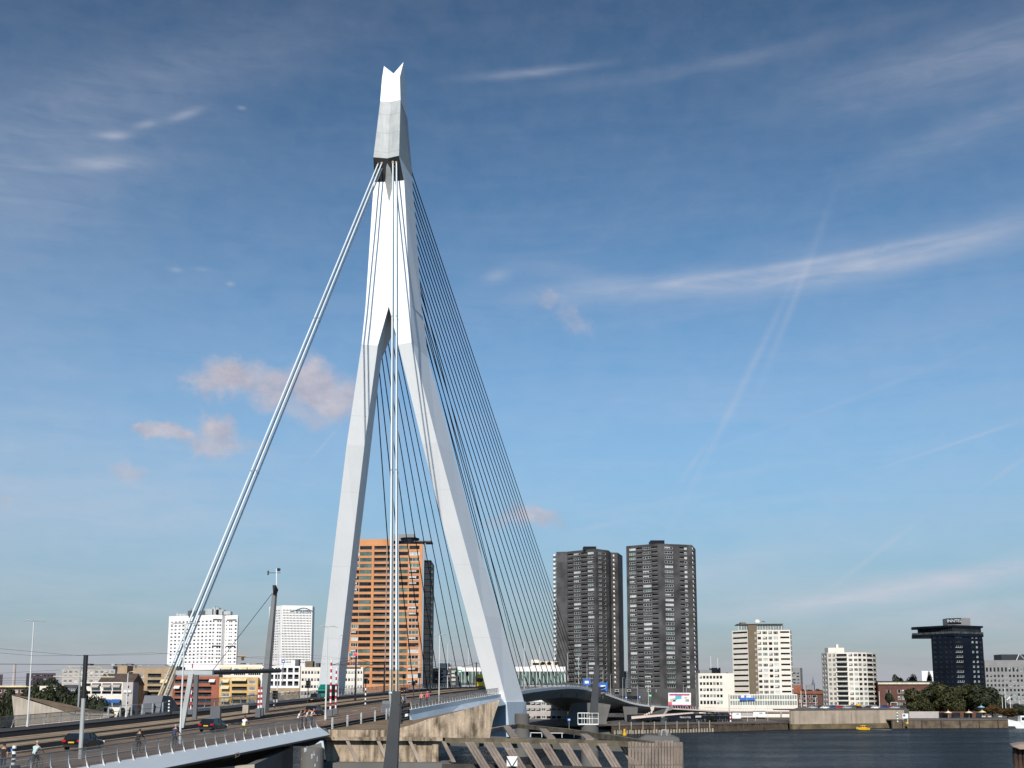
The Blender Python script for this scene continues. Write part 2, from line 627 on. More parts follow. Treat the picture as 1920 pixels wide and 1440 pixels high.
def post_mesh(foot, h=1.18, lean=0.0):
    """flat curved blade post with a kicked-out foot, x outward, z up"""
    mb = MB()
    prof = [(0.0 + foot, -0.30, 0.10), (0.02 + foot * 0.25, 0.06, 0.085), (-0.05 + lean, 0.5, 0.06), (-0.10 + lean * 1.5, h, 0.045)]
    rings = [[(x - w / 2, -0.03, z), (x + w / 2, -0.03, z), (x + w / 2, 0.03, z), (x - w / 2, 0.03, z)] for x, z, w in prof]
    mb.loft(rings, M_RAILP)
    return mb.mesh('post')


PM_OUT = post_mesh(0.30)
PM_OUT.transform(Matrix.Scale(0.82, 4))
PM_FLAT = post_mesh(0.05)


def railing(parent, s0, s1, t, side, spacing, pm, h=1.15, bars=0.085, dz=0.1, wire=0.022, name='railing'):
    """side +1: outward is +t, -1: outward is -t; posts are shared-mesh parts, the wire infill is one part"""
    rail = MB()
    S = srange(s0, s1, 4)
    out = C * side
    rail.path([tuple(B(s, t, dz + h) - out * 0.08) for s in S], 0.035, M_HAND, n=6)
    rail.path([tuple(B(s, t, dz + 0.62)) for s in S], 0.014, M_MESH, n=4)
    rail.path([tuple(B(s, t, dz + 0.10)) for s in S], 0.018, M_MESH, n=4)
    R_ = rail.build(name, parent)
    for s in srange(s0 + 0.3, s1 - 0.3, spacing):
        p = B(s, t, dz)
        ang = math.atan2(out.y, out.x)
        link('post', pm, R_, Matrix.Translation(p) @ Matrix.Rotation(ang, 4, 'Z'))
    wmb = MB()
    for s in srange(s0, s1, bars):
        a, b = B(s, t, dz + 0.08), B(s, t, dz + h - 0.02) - out * 0.07
        u = D * (wire / 2)
        wmb.add([a - u, a + u, b + u, b - u], [(0, 1, 2, 3)], M_MESH)
    wmb.build('wire_infill', R_, stuff=True)
    return R_


# ------------------------------------------------------------------ cable-stayed bridge: pylon, girder, stays
bridge = thing('cable_stayed_bridge', 'white cable-stayed bridge with one kinked pylon and black stay cables over the river', 'bridge', BZ(0, 17, 0))

LEG = {12.5: (14.9, 18.6, 15.9, 20.8, -4.2, 8.6, -1.0), 16: (14.51, 17.88, 15.41, 19.98, -5.12, 8.55, -1.01), 30: (11.64, 14.95, 12.69, 16.62, -10.72, 8.53, -.85), 45: (8.39, 11.61, 9.61, 12.79, -17.0, 8.5, -.69), 60: (5.34, 8.28, 6.56, 9.41, -22.37, 8.5, -1.25),
       77: (1.86, 4.55, 3.5, 5.37, -27.5, 8.9, -1.0), 84.2: (0.0, 4.02, 0.0, 4.75, -27.43, 7.6, -.88)}


def leg_ring(z, sg):
    aSi, aSo, aNi, aNo, sS, Ln, e = LEG[z]
    return [tuple(BZ(sS, 17 - sg * aSi, z)), tuple(BZ(sS + e, 17 - sg * aSo, z)), tuple(BZ(sS + Ln, 17 - sg * aNo, z)), tuple(BZ(sS + Ln, 17 - sg * aNi, z))]


pylon = MB().loft([[tuple(BZ(s, 17 - a, z)) for s, a in ((-28.31, 4.02), (-27.43, 0), (-28.31, -4.02), (-21.15, -4.75), (-21.15, 4.75))] if z == 84.2 else
                   [tuple(BZ(s, 17 - a, z)) for s, a in ((so, aa), (sr, 0), (so, -aa), (so + L_, -an), (so + L_, an))]
                   for z, aa, sr, so, an, L_ in ((84.2, 0, 0, 0, 0, 0), (103.0, 3.05, -28.51, -28.72, 3.33, 7.06), (107.2, 2.79, -28.66, -28.87, 2.95, 7.0))], M_WHITE).build('pylon_mast', bridge)
for sg, nm in ((1, 'pylon_leg'), (-1, 'pylon_leg')):
    lg = MB().loft([leg_ring(z, sg) for z in sorted(LEG)], M_WHITE).build(nm, bridge)
    # footing of the leg below the deck, painted pale blue
    base = MB()
    r0 = [BZ(-6.2, 17 - sg * 14.6, 5.5), BZ(-7.6, 17 - sg * 19.4, 5.5), BZ(5.5, 17 - sg * 21.6, 5.5), BZ(5.5, 17 - sg * 15.9, 5.5)]
    r1 = [BZ(-4.6, 17 - sg * 14.7, 14.2), BZ(-5.9, 17 - sg * 18.35, 14.2), BZ(4.3, 17 - sg * 20.7, 14.2), BZ(4.3, 17 - sg * 15.6, 14.2)]
    base.loft([[tuple(p) for p in r0], [tuple(p) for p in r1]], M_BLUEP)
    base.build('leg_footing', bridge)


def ring5(z, aa, sr, so, an, L_):
    return [tuple(BZ(so, 17 - aa, z)), tuple(BZ(sr, 17, z)), tuple(BZ(so, 17 + aa, z)), tuple(BZ(so + L_, 17 + an, z)), tuple(BZ(so + L_, 17 - an, z))]


r108 = ring5(107.2, 2.71, -28.69, -28.91, 2.85, 7.0)
r110 = ring5(110.8, 2.35, -30.45, -31.2, 2.75, 9.2)
r1228 = ring5(122.8, 1.89, -28.44, -28.88, 1.62, 6.94)
r1276 = ring5(127.4, 1.67, -28.0, -28.71, 1.2, 6.89)
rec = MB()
rec.add(r108 + r110, [(0, 1, 6, 5), (1, 2, 7, 6), (0, 4, 3, 2, 1)], M_DARK)  # underside painted near-black, its shade set in the colour
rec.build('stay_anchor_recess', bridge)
MB().add(r108 + r110, [(2, 3, 8, 7), (3, 4, 9, 8), (4, 0, 5, 9)], M_WHITE).build('pylon_flank', bridge)
head = MB().loft([r110, r1228], M_GREYP).build('pylon_head', bridge)  # head coloured grey in place of the shade on its overhang
tips = [tuple(BZ(-27.2, 17 - 1.95, 131.2)), tuple(BZ(-26.8, 17, 129.3)), tuple(BZ(-27.2, 17 + 1.75, 130.7)), tuple(BZ(-23.0, 17 + 1.0, 128.9)), tuple(BZ(-23.0, 17 - 1.0, 128.9))]
crown = MB().loft([r1228, r1276, tips], M_WHITE).build('pylon_crown', bridge)
jm = MB()
for za, zb, off in ((124.05, 124.11, 0.012),):
    ra = [tuple(Vector(a).lerp(Vector(b), (za - 122.8) / 4.6)) for a, b in zip(r1228, r1276)]
    rb = [tuple(Vector(a).lerp(Vector(b), (zb - 122.8) / 4.6)) for a, b in zip(r1228, r1276)]
    cx = Vector((sum(p[0] for p in ra) / 5, sum(p[1] for p in ra) / 5, 0))
    grow = lambda r: [((p[0] - cx.x) * (1 + off) + cx.x, (p[1] - cx.y) * (1 + off) + cx.y, p[2]) for p in r]
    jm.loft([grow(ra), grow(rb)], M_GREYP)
pass
# pointed keel below the anchor recess
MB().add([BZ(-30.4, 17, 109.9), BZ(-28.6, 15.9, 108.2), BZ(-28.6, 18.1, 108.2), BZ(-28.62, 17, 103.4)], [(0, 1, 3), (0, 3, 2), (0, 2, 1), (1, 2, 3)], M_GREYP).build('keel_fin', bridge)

# fore stays: 16 on each side, from the north face of the mast to the deck
for side in (1, -1):
    for i in range(16):
        f = i / 15
        z = 81.5 + 33.0 * f ** 0.92
        an = np.interp(z, (81, 84.2, 108.5, 122.8), (4.9, 4.75, 2.85, 1.7)) - 0.5
        top = BZ(-21.9 - 1.2 * (z > 110) * f, 17 - side * float(an), z)
        s = 24 + 15.0 * i
        low = B(s, 1.6 if side == 1 else W_FAR - 1.2, 0.2)
        cb = MB()
        cb.tube(top, low, 0.105, M_CABLE, n=6)
        k = (top - low).normalized()
        cb.tube(low, low + k * 3.4, 0.17, M_DARK, n=8)
        cb.build('stay_cable', bridge)

# backstays: bundles of pale sleeved cables from the recess down to the two anchor blocks
for side, (tf, sf) in ((1, (1.0, -86.0)), (-1, (29.4, -86.5))):
    foot = B(sf, tf, 1.0 if side == 1 else 1.5)
    for k, (da, ds) in enumerate(((-0.36, 0.0), (0.36, 0.0), (0.36, 1.0), (-0.36, 1.0))):
        top = BZ(-30.3 + ds * 0.5, 17 - side * (1.35 - (da * 0.9) * side), 110.0 - ds * 0.5)
        low = foot + C * da + D * ds
        ax = (top - low).normalized()
        st = MB()
        st.tube(low + ax * 4.5, top, 0.12, M_STAY, n=10)
        for q in (0.33, 0.62):
            c0 = low.lerp(top, q)
            st.tube(c0 - ax * 0.12, c0 + ax * 0.12, 0.14, M_GALV, n=10)
        o = st.build('backstay', bridge)
        MB().tube(low - ax * 0.4, low + ax * 4.6, 0.12, M_BRASS, n=10).build('anchor_sleeve', o)
        MB().tube(top - ax * 0.2, top + ax * 0.5, 0.25, M_BRASS, n=10).build('top_socket', o)
    # anchor block: sloping grey steel housing
    an = MB()
    lo, hi = -0.3, (1.35 if side == 1 else 1.95)
    hw_ = 0.85 if side == 1 else 1.15
    prof = [(sf - 2.6, lo), (sf - 1.7, hi), (sf + 0.6, hi - 0.1), (sf + 4.2, lo)]
    L_, R_ = [], []
    zb = zdeck(sf)
    for s, zz in prof:
        L_.append(tuple(BZ(s, tf - hw_, zb + zz)))
        R_.append(tuple(BZ(s, tf + hw_, zb + zz)))
    an.loft([L_, R_], M_ANCH)
    ab = an.build('anchor_block', bridge)
    dr = MB()
    dr.obox(BZ(sf - 2.65, tf - 0.6, 0), C, -D, 0, 1.2, -0.1, 0.25, zb, zb + 1.0, M_ANCH)
    dr.build('access_hatch', ab)

# girder: edge beams, sloping side panels, soffit and cross ribs
S1 = srange(S_FOOT, S_END, 6)
gd = MB()
rows = []
for s in S1:
    dep = 2.7
    rows.append([tuple(B(s, t, z)) for t, z in ((0.0, 0.0), (0.0, -0.55), (4.8, -2.1 - 0.5 * dep), (22.5, -2.1 - 0.5 * dep), (W_FAR, -0.55), (W_FAR, 0.0))])
gd.loft(rows, M_SOFF)
gd.build('deck_girder', bridge)
for t0, t1 in ((-0.28, 0.05), (W_FAR - 0.05, W_FAR + 0.28)):
    MB().loft([[tuple(B(s, t, z)) for t, z in ((t0, 0.16), (t1, 0.16), (t1, -0.62), (t0, -0.62))] for s in S1], M_WHITE).build('edge_beam', bridge)
for s in srange(10, 300, 4.6):
    rb = MB()
    rb.loft([[tuple(B(q, t, z)) for t, z in ((0.35, -0.7), (4.6, -3.3), (4.6, -3.75), (0.35, -1.0))] for q in (s, s + 0.25)], M_SOFF)
    rb.build('cantilever_rib', bridge)
# faceted steel fairing between the anchor block and the near leg
fa = MB()
FS = [(-83, -0.9, 2.2), (-66, -1.0, 2.9), (-48, -2.6, 2.2), (-30, -1.6, 2.5), (-6, -1.2, 2.8)]
fa.loft([[tuple(B(s, t, z)) for t, z in ((-0.27, -0.45), (0.6, -0.45), (0.9, -h), (o_, -0.5 * h - 0.4))] for s, o_, h in FS], M_BLUEP)
fa.build('steel_fairing', bridge)
railing(bridge, S_FOOT + 3, -7, 0.0, -1, 2.1, PM_FLAT, bars=0.07, wire=0.036)
railing(bridge, 6, 372, 0.0, -1, 3.1, PM_FLAT, bars=0.16, wire=0.085)
railing(bridge, S_FOOT + 3, 372, W_FAR, 1, 3.1, PM_FLAT, bars=0.16, wire=0.085)
# ladder-like inspection brackets under the deck
br = MB()
for s in (150, 215):
    br.path([B(s, 2.2, -1.9), B(s, 2.2, -3.4), B(s + 3, 2.2, -3.4)], 0.12, M_DARK)
br.build('inspection_rail', bridge)

# ------------------------------------------------------------------ bascule leaf in the foreground, with its own railing
leaf = thing('bascule_leaf', 'pale grey lifting leaf of the bridge with curved railing posts, in front', 'bridge', B(-150, 10, 0))
lb = MB()
S2 = srange(-230, S_JOINT, 6)
lb.loft([[tuple(B(s, t, z)) for t, z in ((0.06, 0.0), (0.75, -0.95), (6, -1.25), (22, -1.25), (W_FAR - 0.7, -0.95), (W_FAR, 0.0))] for s in S2], M_SOFF)
lb.build('leaf_girder', leaf)
fs = MB()
M_FASC = mat('leaf_fascia_paint', (0.52, 0.57, 0.60), 0.4, var=0.02, scale=0.1, streak=0.08, streak_col=(0.4, 0.42, 0.45))
fs.loft([[tuple(B(s, t, z)) for t, z in ((0.02, 0.09), (0.04, 0.02), (-1.02, -0.62), (-1.05, -0.56), (-0.02, 0.12))] for s in S2], M_FASC)
fs.loft([[tuple(B(s, t, z)) for t, z in ((-1.03, -0.60), (-1.03, -0.72), (0.7, -0.93), (0.7, -0.85))] for s in S2], M_DARK)
fs.build('side_fascia', leaf)
MB().loft([[tuple(B(S_JOINT + 0.1, t, z)) for t, z in ((-1.0, -0.55), (0.06, 0.05), (8, 0.0), (8, -1.5), (0.6, -1.6))], [tuple(B(S_JOINT + 1.6, t, z)) for t, z in ((-0.3, -0.2), (0.2, 0.0), (8, 0.0), (8, -1.2), (0.8, -1.2))]], M_ANCH).build('leaf_nose', leaf)
railing(leaf, -215, S_JOINT - 0.4, 0.0, -1, 1.75, PM_OUT, h=0.96, bars=0.055, wire=0.027)
railing(leaf, -215, -104, W_FAR, 1, 2.7, PM_OUT, h=1.0, bars=0.07, wire=0.038)
# plain fences on the pier between leaf and anchor block
pf = thing('pier_fence', 'low pale metal fence along the cycle path on the concrete pier', 'fence', B(-100, 0, 0))
for s in (-114.5, -109.5, -104.5, -99, -94, -92.6, -91.4, -90.2):
    p = B(s, -0.2, 0)
    MB().obox(Vector((p.x, p.y, 0)), D, C, -0.07, 0.07, -0.07, 0.07, p.z - 0.9, p.z + 0.75, M_RAILP).build('post', pf)
for z in (0.7, 0.32, -0.1):
    MB().path([B(s, -0.2, z) for s in srange(-117, -89, 4)], 0.028, M_GALV).build('rail', pf)
pf2 = thing('pier_fence', 'plain post and rail fence beside the far grey anchor block', 'fence', B(-95, W_FAR, 0))
for s in srange(-103, -90, 2.6):
    p = B(s, W_FAR - 0.1, 0)
    MB().obox(Vector((p.x, p.y, 0)), D, C, -0.06, 0.06, -0.06, 0.06, p.z, p.z + 1.25, M_RAILP).build('post', pf2)
for z in (1.25, 0.7, 0.2):
    MB().path([B(s, W_FAR - 0.1, z) for s in srange(-104, -89, 4)], 0.03, M_GALV).build('rail', pf2)

# ------------------------------------------------------------------ concrete piers of the bridge
pier = thing('concrete_pier', 'stained concrete pier with a wing rising to the right beside the pylon footing', 'bridge pier', at(760, 1400, 104))
YP = 104.0


def vpoly(pts, y0, y1, mt, mb=None):
    """slab with a front outline given in picture rows and columns at depth y0, extruded straight back to y1"""
    mb = mb or MB()
    Fp = [at(x, y, y0) for x, y in pts]
    Bp = [Vector((p.x * (1 + 0.9 * (y1 - y0) / y0), y1, p.z)) for p in Fp]
    n = len(pts)
    mb.add(Fp + Bp, [tuple(range(n)), tuple(range(2 * n - 1, n - 1, -1))] + [(i, (i + 1) % n, n + (i + 1) % n, n + i) for i in range(n)], mt)
    return mb


vpoly([(612, 1368), (735, 1369), (772, 1359), (802, 1348), (870, 1331), (937, 1312), (924, 1352), (918, 1385), (835, 1383), (612, 1383)], YP, YP + 1.6, M_CONC).build('wing_wall', pier)
cap = MB()
f0 = [at(x, y, YP + 0.003) for x, y in ((612, 1367.6), (735, 1368.6), (772, 1358.6), (802, 1347.6), (870, 1330.6))]
b0 = [B(-116, 0.25, -0.25), B(-100, 0.2, -0.35), B(-86, 0.2, -0.55), B(-80, -0.2, -1.2), at(872, 1329.5, YP + 5)]
for i in range(4):
    cap.add([f0[i], f0[i + 1], b0[i + 1], b0[i]], [(0, 1, 2, 3)], M_CTOP)
cap.build('sloping_top', pier)
vpoly([(603, 1382), (830, 1382), (830, 1389.5), (603, 1388)], YP - 0.7, YP + 1.4, M_CONC).build('ledge', pier)
vpoly([(606, 1388.2), (821, 1389.5), (821, 1431), (612, 1429)], YP - 0.1, YP + 20, M_CONC).build('lower_wall', pier)
for x in (718, 768, 810):
    vpoly([(x, 1389.4), (x + 12, 1389.4), (x + 12, 1430), (x, 1430)], YP - 0.25, YP, M_CONC).build('pilaster', pier)
for i, x in enumerate((648, 706, 765)):
    vpoly([(x, 1389), (x + 6.5, 1389), (x + 26, 1430), (x + 18.5, 1430)], YP - 0.65, YP - 0.42, mat('pale_fender_timber', (0.34, 0.28, 0.22), 0.85, var=0.1, scale=0.8, streak=0.3)).build('fender_strut', pier)
vpoly([(596, 1430.5), (850, 1431), (850, 1446), (596, 1446)], YP - 2.2, YP + 3, M_CONCD).build('footing', pier)
# dark bascule pit and the pier south of it
pit = thing('bascule_pier', 'shaded concrete bascule pier under the lifting leaf, pale lit wall with scrawled graffiti', 'bridge pier', at(430, 1440, 82))
a, b, c_ = at(200, 1440, 76.5), at(477, 1440, 79), at(549, 1440, 99)
w1, w2, w3 = Vector((a.x, a.y, 0)), Vector((b.x, b.y, 0)), Vector((c_.x, c_.y, 0))
bw = Vector((-40, 108, 0))


def wallq(p, q, z0, zp, zq, mt, name, par, th=0.5):
    u = (q - p).normalized()
    n = Vector((-u.y, u.x, 0)) * th
    MB().hexa([(p.x, p.y, z0), (q.x, q.y, z0), (q.x + n.x, q.y + n.y, z0), (p.x + n.x, p.y + n.y, z0), (p.x, p.y, zp), (q.x, q.y, zq), (q.x + n.x, q.y + n.y, zq), (p.x + n.x, p.y + n.y, zp)], mt).build(name, par)


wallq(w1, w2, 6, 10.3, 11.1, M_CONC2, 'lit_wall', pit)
wallq(w2, w3, 6, 11.1, 11.4, M_CONCD, 'shaded_wall', pit)  # dark concrete colour puts shade into this wall and the pit wall
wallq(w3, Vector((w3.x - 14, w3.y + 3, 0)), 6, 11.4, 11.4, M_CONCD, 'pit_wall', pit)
gr = MB()
rg = random.Random(5)
uu = (w2 - w1).normalized()
nn = Vector((uu.y, -uu.x, 0)) * 0.02
M_GRAF = mat('graffiti_paint', (0.10, 0.08, 0.06), 0.8)
for px, py, sh in ((412, 1425, '3'), (420, 1424, 'T'), (430, 1422, 'E'), (440, 1420, 'O'), (449, 1417, 'G'), (456, 1415, 'O')):
    t_ = (px - 400) / 76
    base = w1.lerp(w2, 0.72 + 0.21 * t_)
    zz = zat(py, base.y)
    me = text_mesh(sh, M_GRAF, 0.46, 0.3, 0.004)
    link('graffiti', me, pit, face_matrix(Vector((base.x, base.y, zz - 0.15)) + nn, uu))
# far wing of the anchor pier, seen beyond the far railing
fw = thing('concrete_wing', 'curved concrete wing tapering to the right behind the far railing', 'bridge pier', at(60, 1370, 136))
vpoly([(22, 1303), (120, 1333), (214, 1341), (190, 1352), (30, 1384)], 137, 142, M_CONC2).build('wall', fw)
tp = MB()
tf0 = [at(x, y, 136.9) for x, y in ((21, 1303), (60, 1312), (95, 1324), (140, 1340), (216, 1342))]
tb0 = [at(x, y, 143) for x, y in ((24, 1302.5), (60, 1308), (100, 1315), (150, 1326), (218, 1339))]
for i in range(4):
    tp.add([tf0[i], tf0[i + 1], tb0[i + 1], tb0[i]], [(0, 1, 2, 3)], M_CTOP)
tp.build('sloping_top', fw)

# ------------------------------------------------------------------ north pier and drums below the bridge
npier = thing('bridge_pier', 'tall grey concrete pier under the far end of the main span', 'bridge pier', at(1110, 1376, 455))
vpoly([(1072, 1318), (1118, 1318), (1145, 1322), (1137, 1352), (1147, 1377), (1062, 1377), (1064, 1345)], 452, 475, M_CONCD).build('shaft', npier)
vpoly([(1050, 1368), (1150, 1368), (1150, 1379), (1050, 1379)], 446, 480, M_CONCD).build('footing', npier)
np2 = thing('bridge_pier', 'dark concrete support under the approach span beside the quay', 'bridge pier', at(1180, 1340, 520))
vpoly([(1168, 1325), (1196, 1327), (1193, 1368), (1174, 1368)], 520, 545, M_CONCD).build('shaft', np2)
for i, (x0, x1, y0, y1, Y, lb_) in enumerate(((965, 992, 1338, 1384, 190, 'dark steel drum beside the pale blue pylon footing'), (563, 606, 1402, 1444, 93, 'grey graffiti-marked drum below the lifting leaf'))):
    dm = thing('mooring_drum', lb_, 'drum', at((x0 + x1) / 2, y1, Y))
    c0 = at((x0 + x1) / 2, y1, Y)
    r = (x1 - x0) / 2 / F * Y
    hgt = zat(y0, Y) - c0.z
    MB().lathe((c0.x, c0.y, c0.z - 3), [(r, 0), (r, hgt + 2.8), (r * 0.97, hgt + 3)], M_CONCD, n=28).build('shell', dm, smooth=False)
    if i == 1:
        vpoly([(569, 1402), (602, 1393), (604, 1402)], Y + 0.2, Y + 0.5, M_CONCD).build('hood', dm)
        rr = r + 0.012
        gm = MB()
        M_SPRAY = mat('pale_spray_paint', (0.42, 0.43, 0.46), 0.8, var=0.2, scale=2.0)
        for k in range(16):
            an0 = rg.uniform(-2.45, -0.9)
            zz = c0.z + rg.uniform(-0.9, hgt - 0.2)
            h_ = rg.uniform(.18, .5)
            w_ = rg.uniform(.05, .13)
            gm.add([(c0.x + rr * math.cos(an0), c0.y + rr * math.sin(an0), zz), (c0.x + rr * math.cos(an0 + w_), c0.y + rr * math.sin(an0 + w_), zz + .05), (c0.x + rr * math.cos(an0 + w_), c0.y + rr * math.sin(an0 + w_), zz + h_), (c0.x + rr * math.cos(an0), c0.y + rr * math.sin(an0), zz + h_ - .06)], [(0, 1, 2, 3)], M_SPRAY)
        gm.build('graffiti', dm)
# ------------------------------------------------------------------ water, land and quays
def water_mat():
    m = bpy.data.materials.new('river_water')
    m.use_nodes = True
    N, L = m.node_tree.nodes, m.node_tree.links
    N.remove(N['Principled BSDF'])
    dif, glo, mix, fre = N.new('ShaderNodeBsdfDiffuse'), N.new('ShaderNodeBsdfGlossy'), N.new('ShaderNodeMixShader'), N.new('ShaderNodeFresnel')
    dif.inputs['Color'].default_value = (0.022, 0.030, 0.036, 1)          # silty river water under a choppy surface
    glo.inputs['Color'].default_value = (0.54, 0.57, 0.60, 1)
    glo.inputs['Roughness'].default_value = 0.14
    fre.inputs['IOR'].default_value = 1.33
    L.new(fre.outputs[0], mix.inputs[0])
    L.new(dif.outputs[0], mix.inputs[1])
    L.new(glo.outputs[0], mix.inputs[2])
    L.new(mix.outputs[0], N['Material Output'].inputs['Surface'])
    geo = N.new('ShaderNodeNewGeometry')
    hs = []
    for sc, dt in (((0.09, 0.36, 1), 5), ((0.30, 1.1, 1), 3), ((0.012, 0.05, 1), 3)):
        mp = N.new('ShaderNodeMapping')
        mp.inputs['Scale'].default_value = sc
        mp.inputs['Rotation'].default_value = (0, 0, 0.25)
        L.new(geo.outputs['Position'], mp.inputs['Vector'])
        n = N.new('ShaderNodeTexNoise')
        n.inputs['Scale'].default_value = 1
        n.inputs['Detail'].default_value = dt
        n.inputs['Roughness'].default_value = 0.6
        L.new(mp.outputs[0], n.inputs['Vector'])
        hs.append(n.outputs['Fac'])
    ad = N.new('ShaderNodeMath')
    ad.operation = 'MULTIPLY_ADD'
    L.new(hs[1], ad.inputs[0])
    ad.inputs[1].default_value = 0.35
    L.new(hs[0], ad.inputs[2])
    big = N.new('ShaderNodeMath')                 # wind patches: calmer and rougher areas
    big.operation = 'MULTIPLY'
    mr = N.new('ShaderNodeMapRange')
    mr.inputs['From Min'].default_value, mr.inputs['From Max'].default_value = 0.35, 0.65
    mr.inputs['To Min'].default_value, mr.inputs['To Max'].default_value = 0.45, 1.25
    L.new(hs[2], mr.inputs['Value'])
    L.new(mr.outputs[0], big.inputs[0])
    L.new(ad.outputs[0], big.inputs[1])
    bp = N.new('ShaderNodeBump')
    bp.inputs['Strength'].default_value = 1.0
    bp.inputs['Distance'].default_value = 2.2
    L.new(big.outputs[0], bp.inputs['Height'])
    for nd in (dif, glo, fre):
        L.new(bp.outputs[0], nd.inputs['Normal'])
    return m


wm = MB()
wm.add([(-900, -60, 0), (2600, -60, 0), (2600, 900, 0), (-900, 900, 0)], [(0, 1, 2, 3)], water_mat())
struct('water', wm)

M_LAND = mat('city_ground', (0.10, 0.095, 0.085), 0.9, var=0.2, scale=0.02, grain=0.2)
M_QUAYTOP = mat('quay_paving', (0.12, 0.10, 0.085), 0.9, var=0.12, scale=0.15, grain=0.2)
M_QWALL = mat('pale_quay_wall', (0.42, 0.34, 0.26), 0.85, var=0.08, scale=0.12, streak=0.75, streak_col=(0.14, 0.10, 0.07), bump=0.2)
M_QMOSS = mat('mossy_quay_foot', (0.15, 0.11, 0.055), 0.9, var=0.2, scale=0.3, streak=0.4)
M_SHEET = mat('rusty_sheet_piling', (0.085, 0.060, 0.040), 0.8, var=0.2, scale=0.4, streak=0.5)
M_PILE = mat('pale_fender_pile', (0.40, 0.34, 0.27), 0.85, var=0.15, scale=0.6, streak=0.4)

# shore line along the north bank, left to right
SHORE = [Vector((-1100, 360, 0)), Vector((-260, 400, 0)), at(1150, 1377, 440), at(1340, 1372, 469), at(1478, 1368, 496), at(1600, 1366, 512), at(1700, 1365, 520), at(1930, 1364, 527), Vector((900, 560, 0)), Vector((2600, 640, 0))]
SHORE = [Vector((p.x, p.y, 0)) for p in SHORE]
lm = MB()
poly = SHORE + [Vector((9000, 30000, 0)), Vector((-12000, 30000, 0)), Vector((-9000, 360, 0))]
nS = len(poly)
lm.add([(p.x, p.y + 3, 3.0) for p in poly], [tuple(range(nS))], M_LAND)
struct('ground', lm)
# south bank underneath and behind the camera side of the bridge
sb = MB()
sb.add([(-3000, -400, 2.0), (-60, -400, 2.0), (-34, 40, 2.0), (-62, 150, 2.0), (-3000, 150, 2.0)], [(0, 1, 2, 3, 4)], M_LAND)
struct('ground_south_bank', sb)


def quay(name, label, p0, p1, ztop, mt, top=4.0, foot=None, foot_h=1.4, pitch=9.0, joint_mt=None, th=1.2):
    """quay wall in separate sections with open joints, a coping and an optional mossy foot"""
    q = thing(name, label, 'quay wall', p0)
    u = (p1 - p0)
    Lq = u.length
    u = u.normalized()
    n = Vector((u.y, -u.x, 0))
    k = max(1, int(Lq / pitch))
    for i in range(k):
        a, b = Lq * i / k, Lq * (i + 1) / k - 0.12
        MB().obox(p0, u, n, a, b, -th, 0, 0.0 if foot is None else foot_h, ztop, mt).build('wall_section', q)
    MB().obox(p0, u, n, 0, Lq, -th - top, 0.25, ztop + 0.002, ztop + 0.45, M_QUAYTOP).build('coping', q)
    if foot is not None:
        MB().obox(p0, u, n, 0, Lq, -th, 0.7, -1, foot_h, foot).build('foot', q)
    return q


q1 = quay('quay_wall', 'dark sheet pile quay in front of the waterside terrace', SHORE[2], SHORE[3], 3.2, M_SHEET, top=14, pitch=3.0)
q2 = quay('quay_wall', 'low timbered quay running on below the white container cabins', SHORE[3], SHORE[4], 3.0, M_SHEET, top=14, pitch=4.5)
hb = SHORE[4] + Vector((2, 2.5, 0))
q3 = quay('quay_wall', 'high pale stained quay wall with a mossy foot in front of the round tower', hb, SHORE[6] + Vector((0, 2, 0)), 8.2, M_QWALL, top=12, foot=M_QMOSS, foot_h=2.2, pitch=13)
q4 = quay('quay_wall', 'low brown jetty wall below the dark waterfront trees', SHORE[6] + Vector((-9, -8, 0)), SHORE[7] + Vector((60, 4, 0)), 3.4, mat('jetty_timber', (0.13, 0.095, 0.06), 0.9, var=0.2, scale=0.4, streak=0.4), top=18, pitch=8)
for (qq, pa, pb, n_, hq, mt_) in ((q1, SHORE[2], SHORE[3], 9, 4.6, M_PILE), (q2, SHORE[3], SHORE[4], 12, 3.4, M_SHEET), (q4, SHORE[6] + Vector((-9, -8, 0)), SHORE[7] + Vector((60, 4, 0)), 14, 3.9, M_SHEET)):
    pm_ = MB().tube((0, 0, -1), (0, 0, hq), 0.17, mt_, n=8).mesh('fender_post')
    for i in range(n_):
        p = pa.lerp(pb, (i + 0.5) / n_) + Vector((0, -0.95, 0))
        link('fender_post', pm_, qq, Matrix.Translation((p.x, p.y, 0)))
# sheet pile ribs and timber rows of the two low quays
for qq, p0, p1, zt in ((q1, SHORE[2], SHORE[3], 1.6), (q2, SHORE[3], SHORE[4], 2.6)):
    u = (p1 - p0).normalized()
    n = Vector((u.y, -u.x, 0))
    me = MB().box((-0.35, -0.22, -0.8), (0.35, 0.0, zt), M_PILE if qq is q1 else M_SHEET).mesh('fender_plank')
    for i in range(int((p1 - p0).length / 1.5)):
        p = p0 + u * (0.6 + 1.5 * i) + n * 0.02
        link('fender_plank', me, qq, face_matrix(Vector((0, 0, 0)), u) @ Matrix.Rotation(-math.pi / 2, 4, 'X') if False else Matrix.Translation((p.x, p.y, RND.uniform(-0.3, 0.2))) @ Matrix.Rotation(math.atan2(u.y, u.x), 4, 'Z'))
    MB().obox(p0, u, n, 0, (p1 - p0).length, 0.02, 0.4, zt + 0.1, zt + 0.55, M_SHEET).build('waling', qq)
# raised street level behind the high quay wall and behind the terrace
rs = MB()
a, b = SHORE[4], SHORE[7]
p_l = pt(1497, 596, 8.2)
rs.prism([(a.x + 4, a.y + 13), (SHORE[6].x + 6, SHORE[6].y + 13), (SHORE[6].x + 30, 900), (p_l.x + 60, 900), (p_l.x, 596)], 2.5, 8.2, M_QUAYTOP)
struct('ground_street', rs)
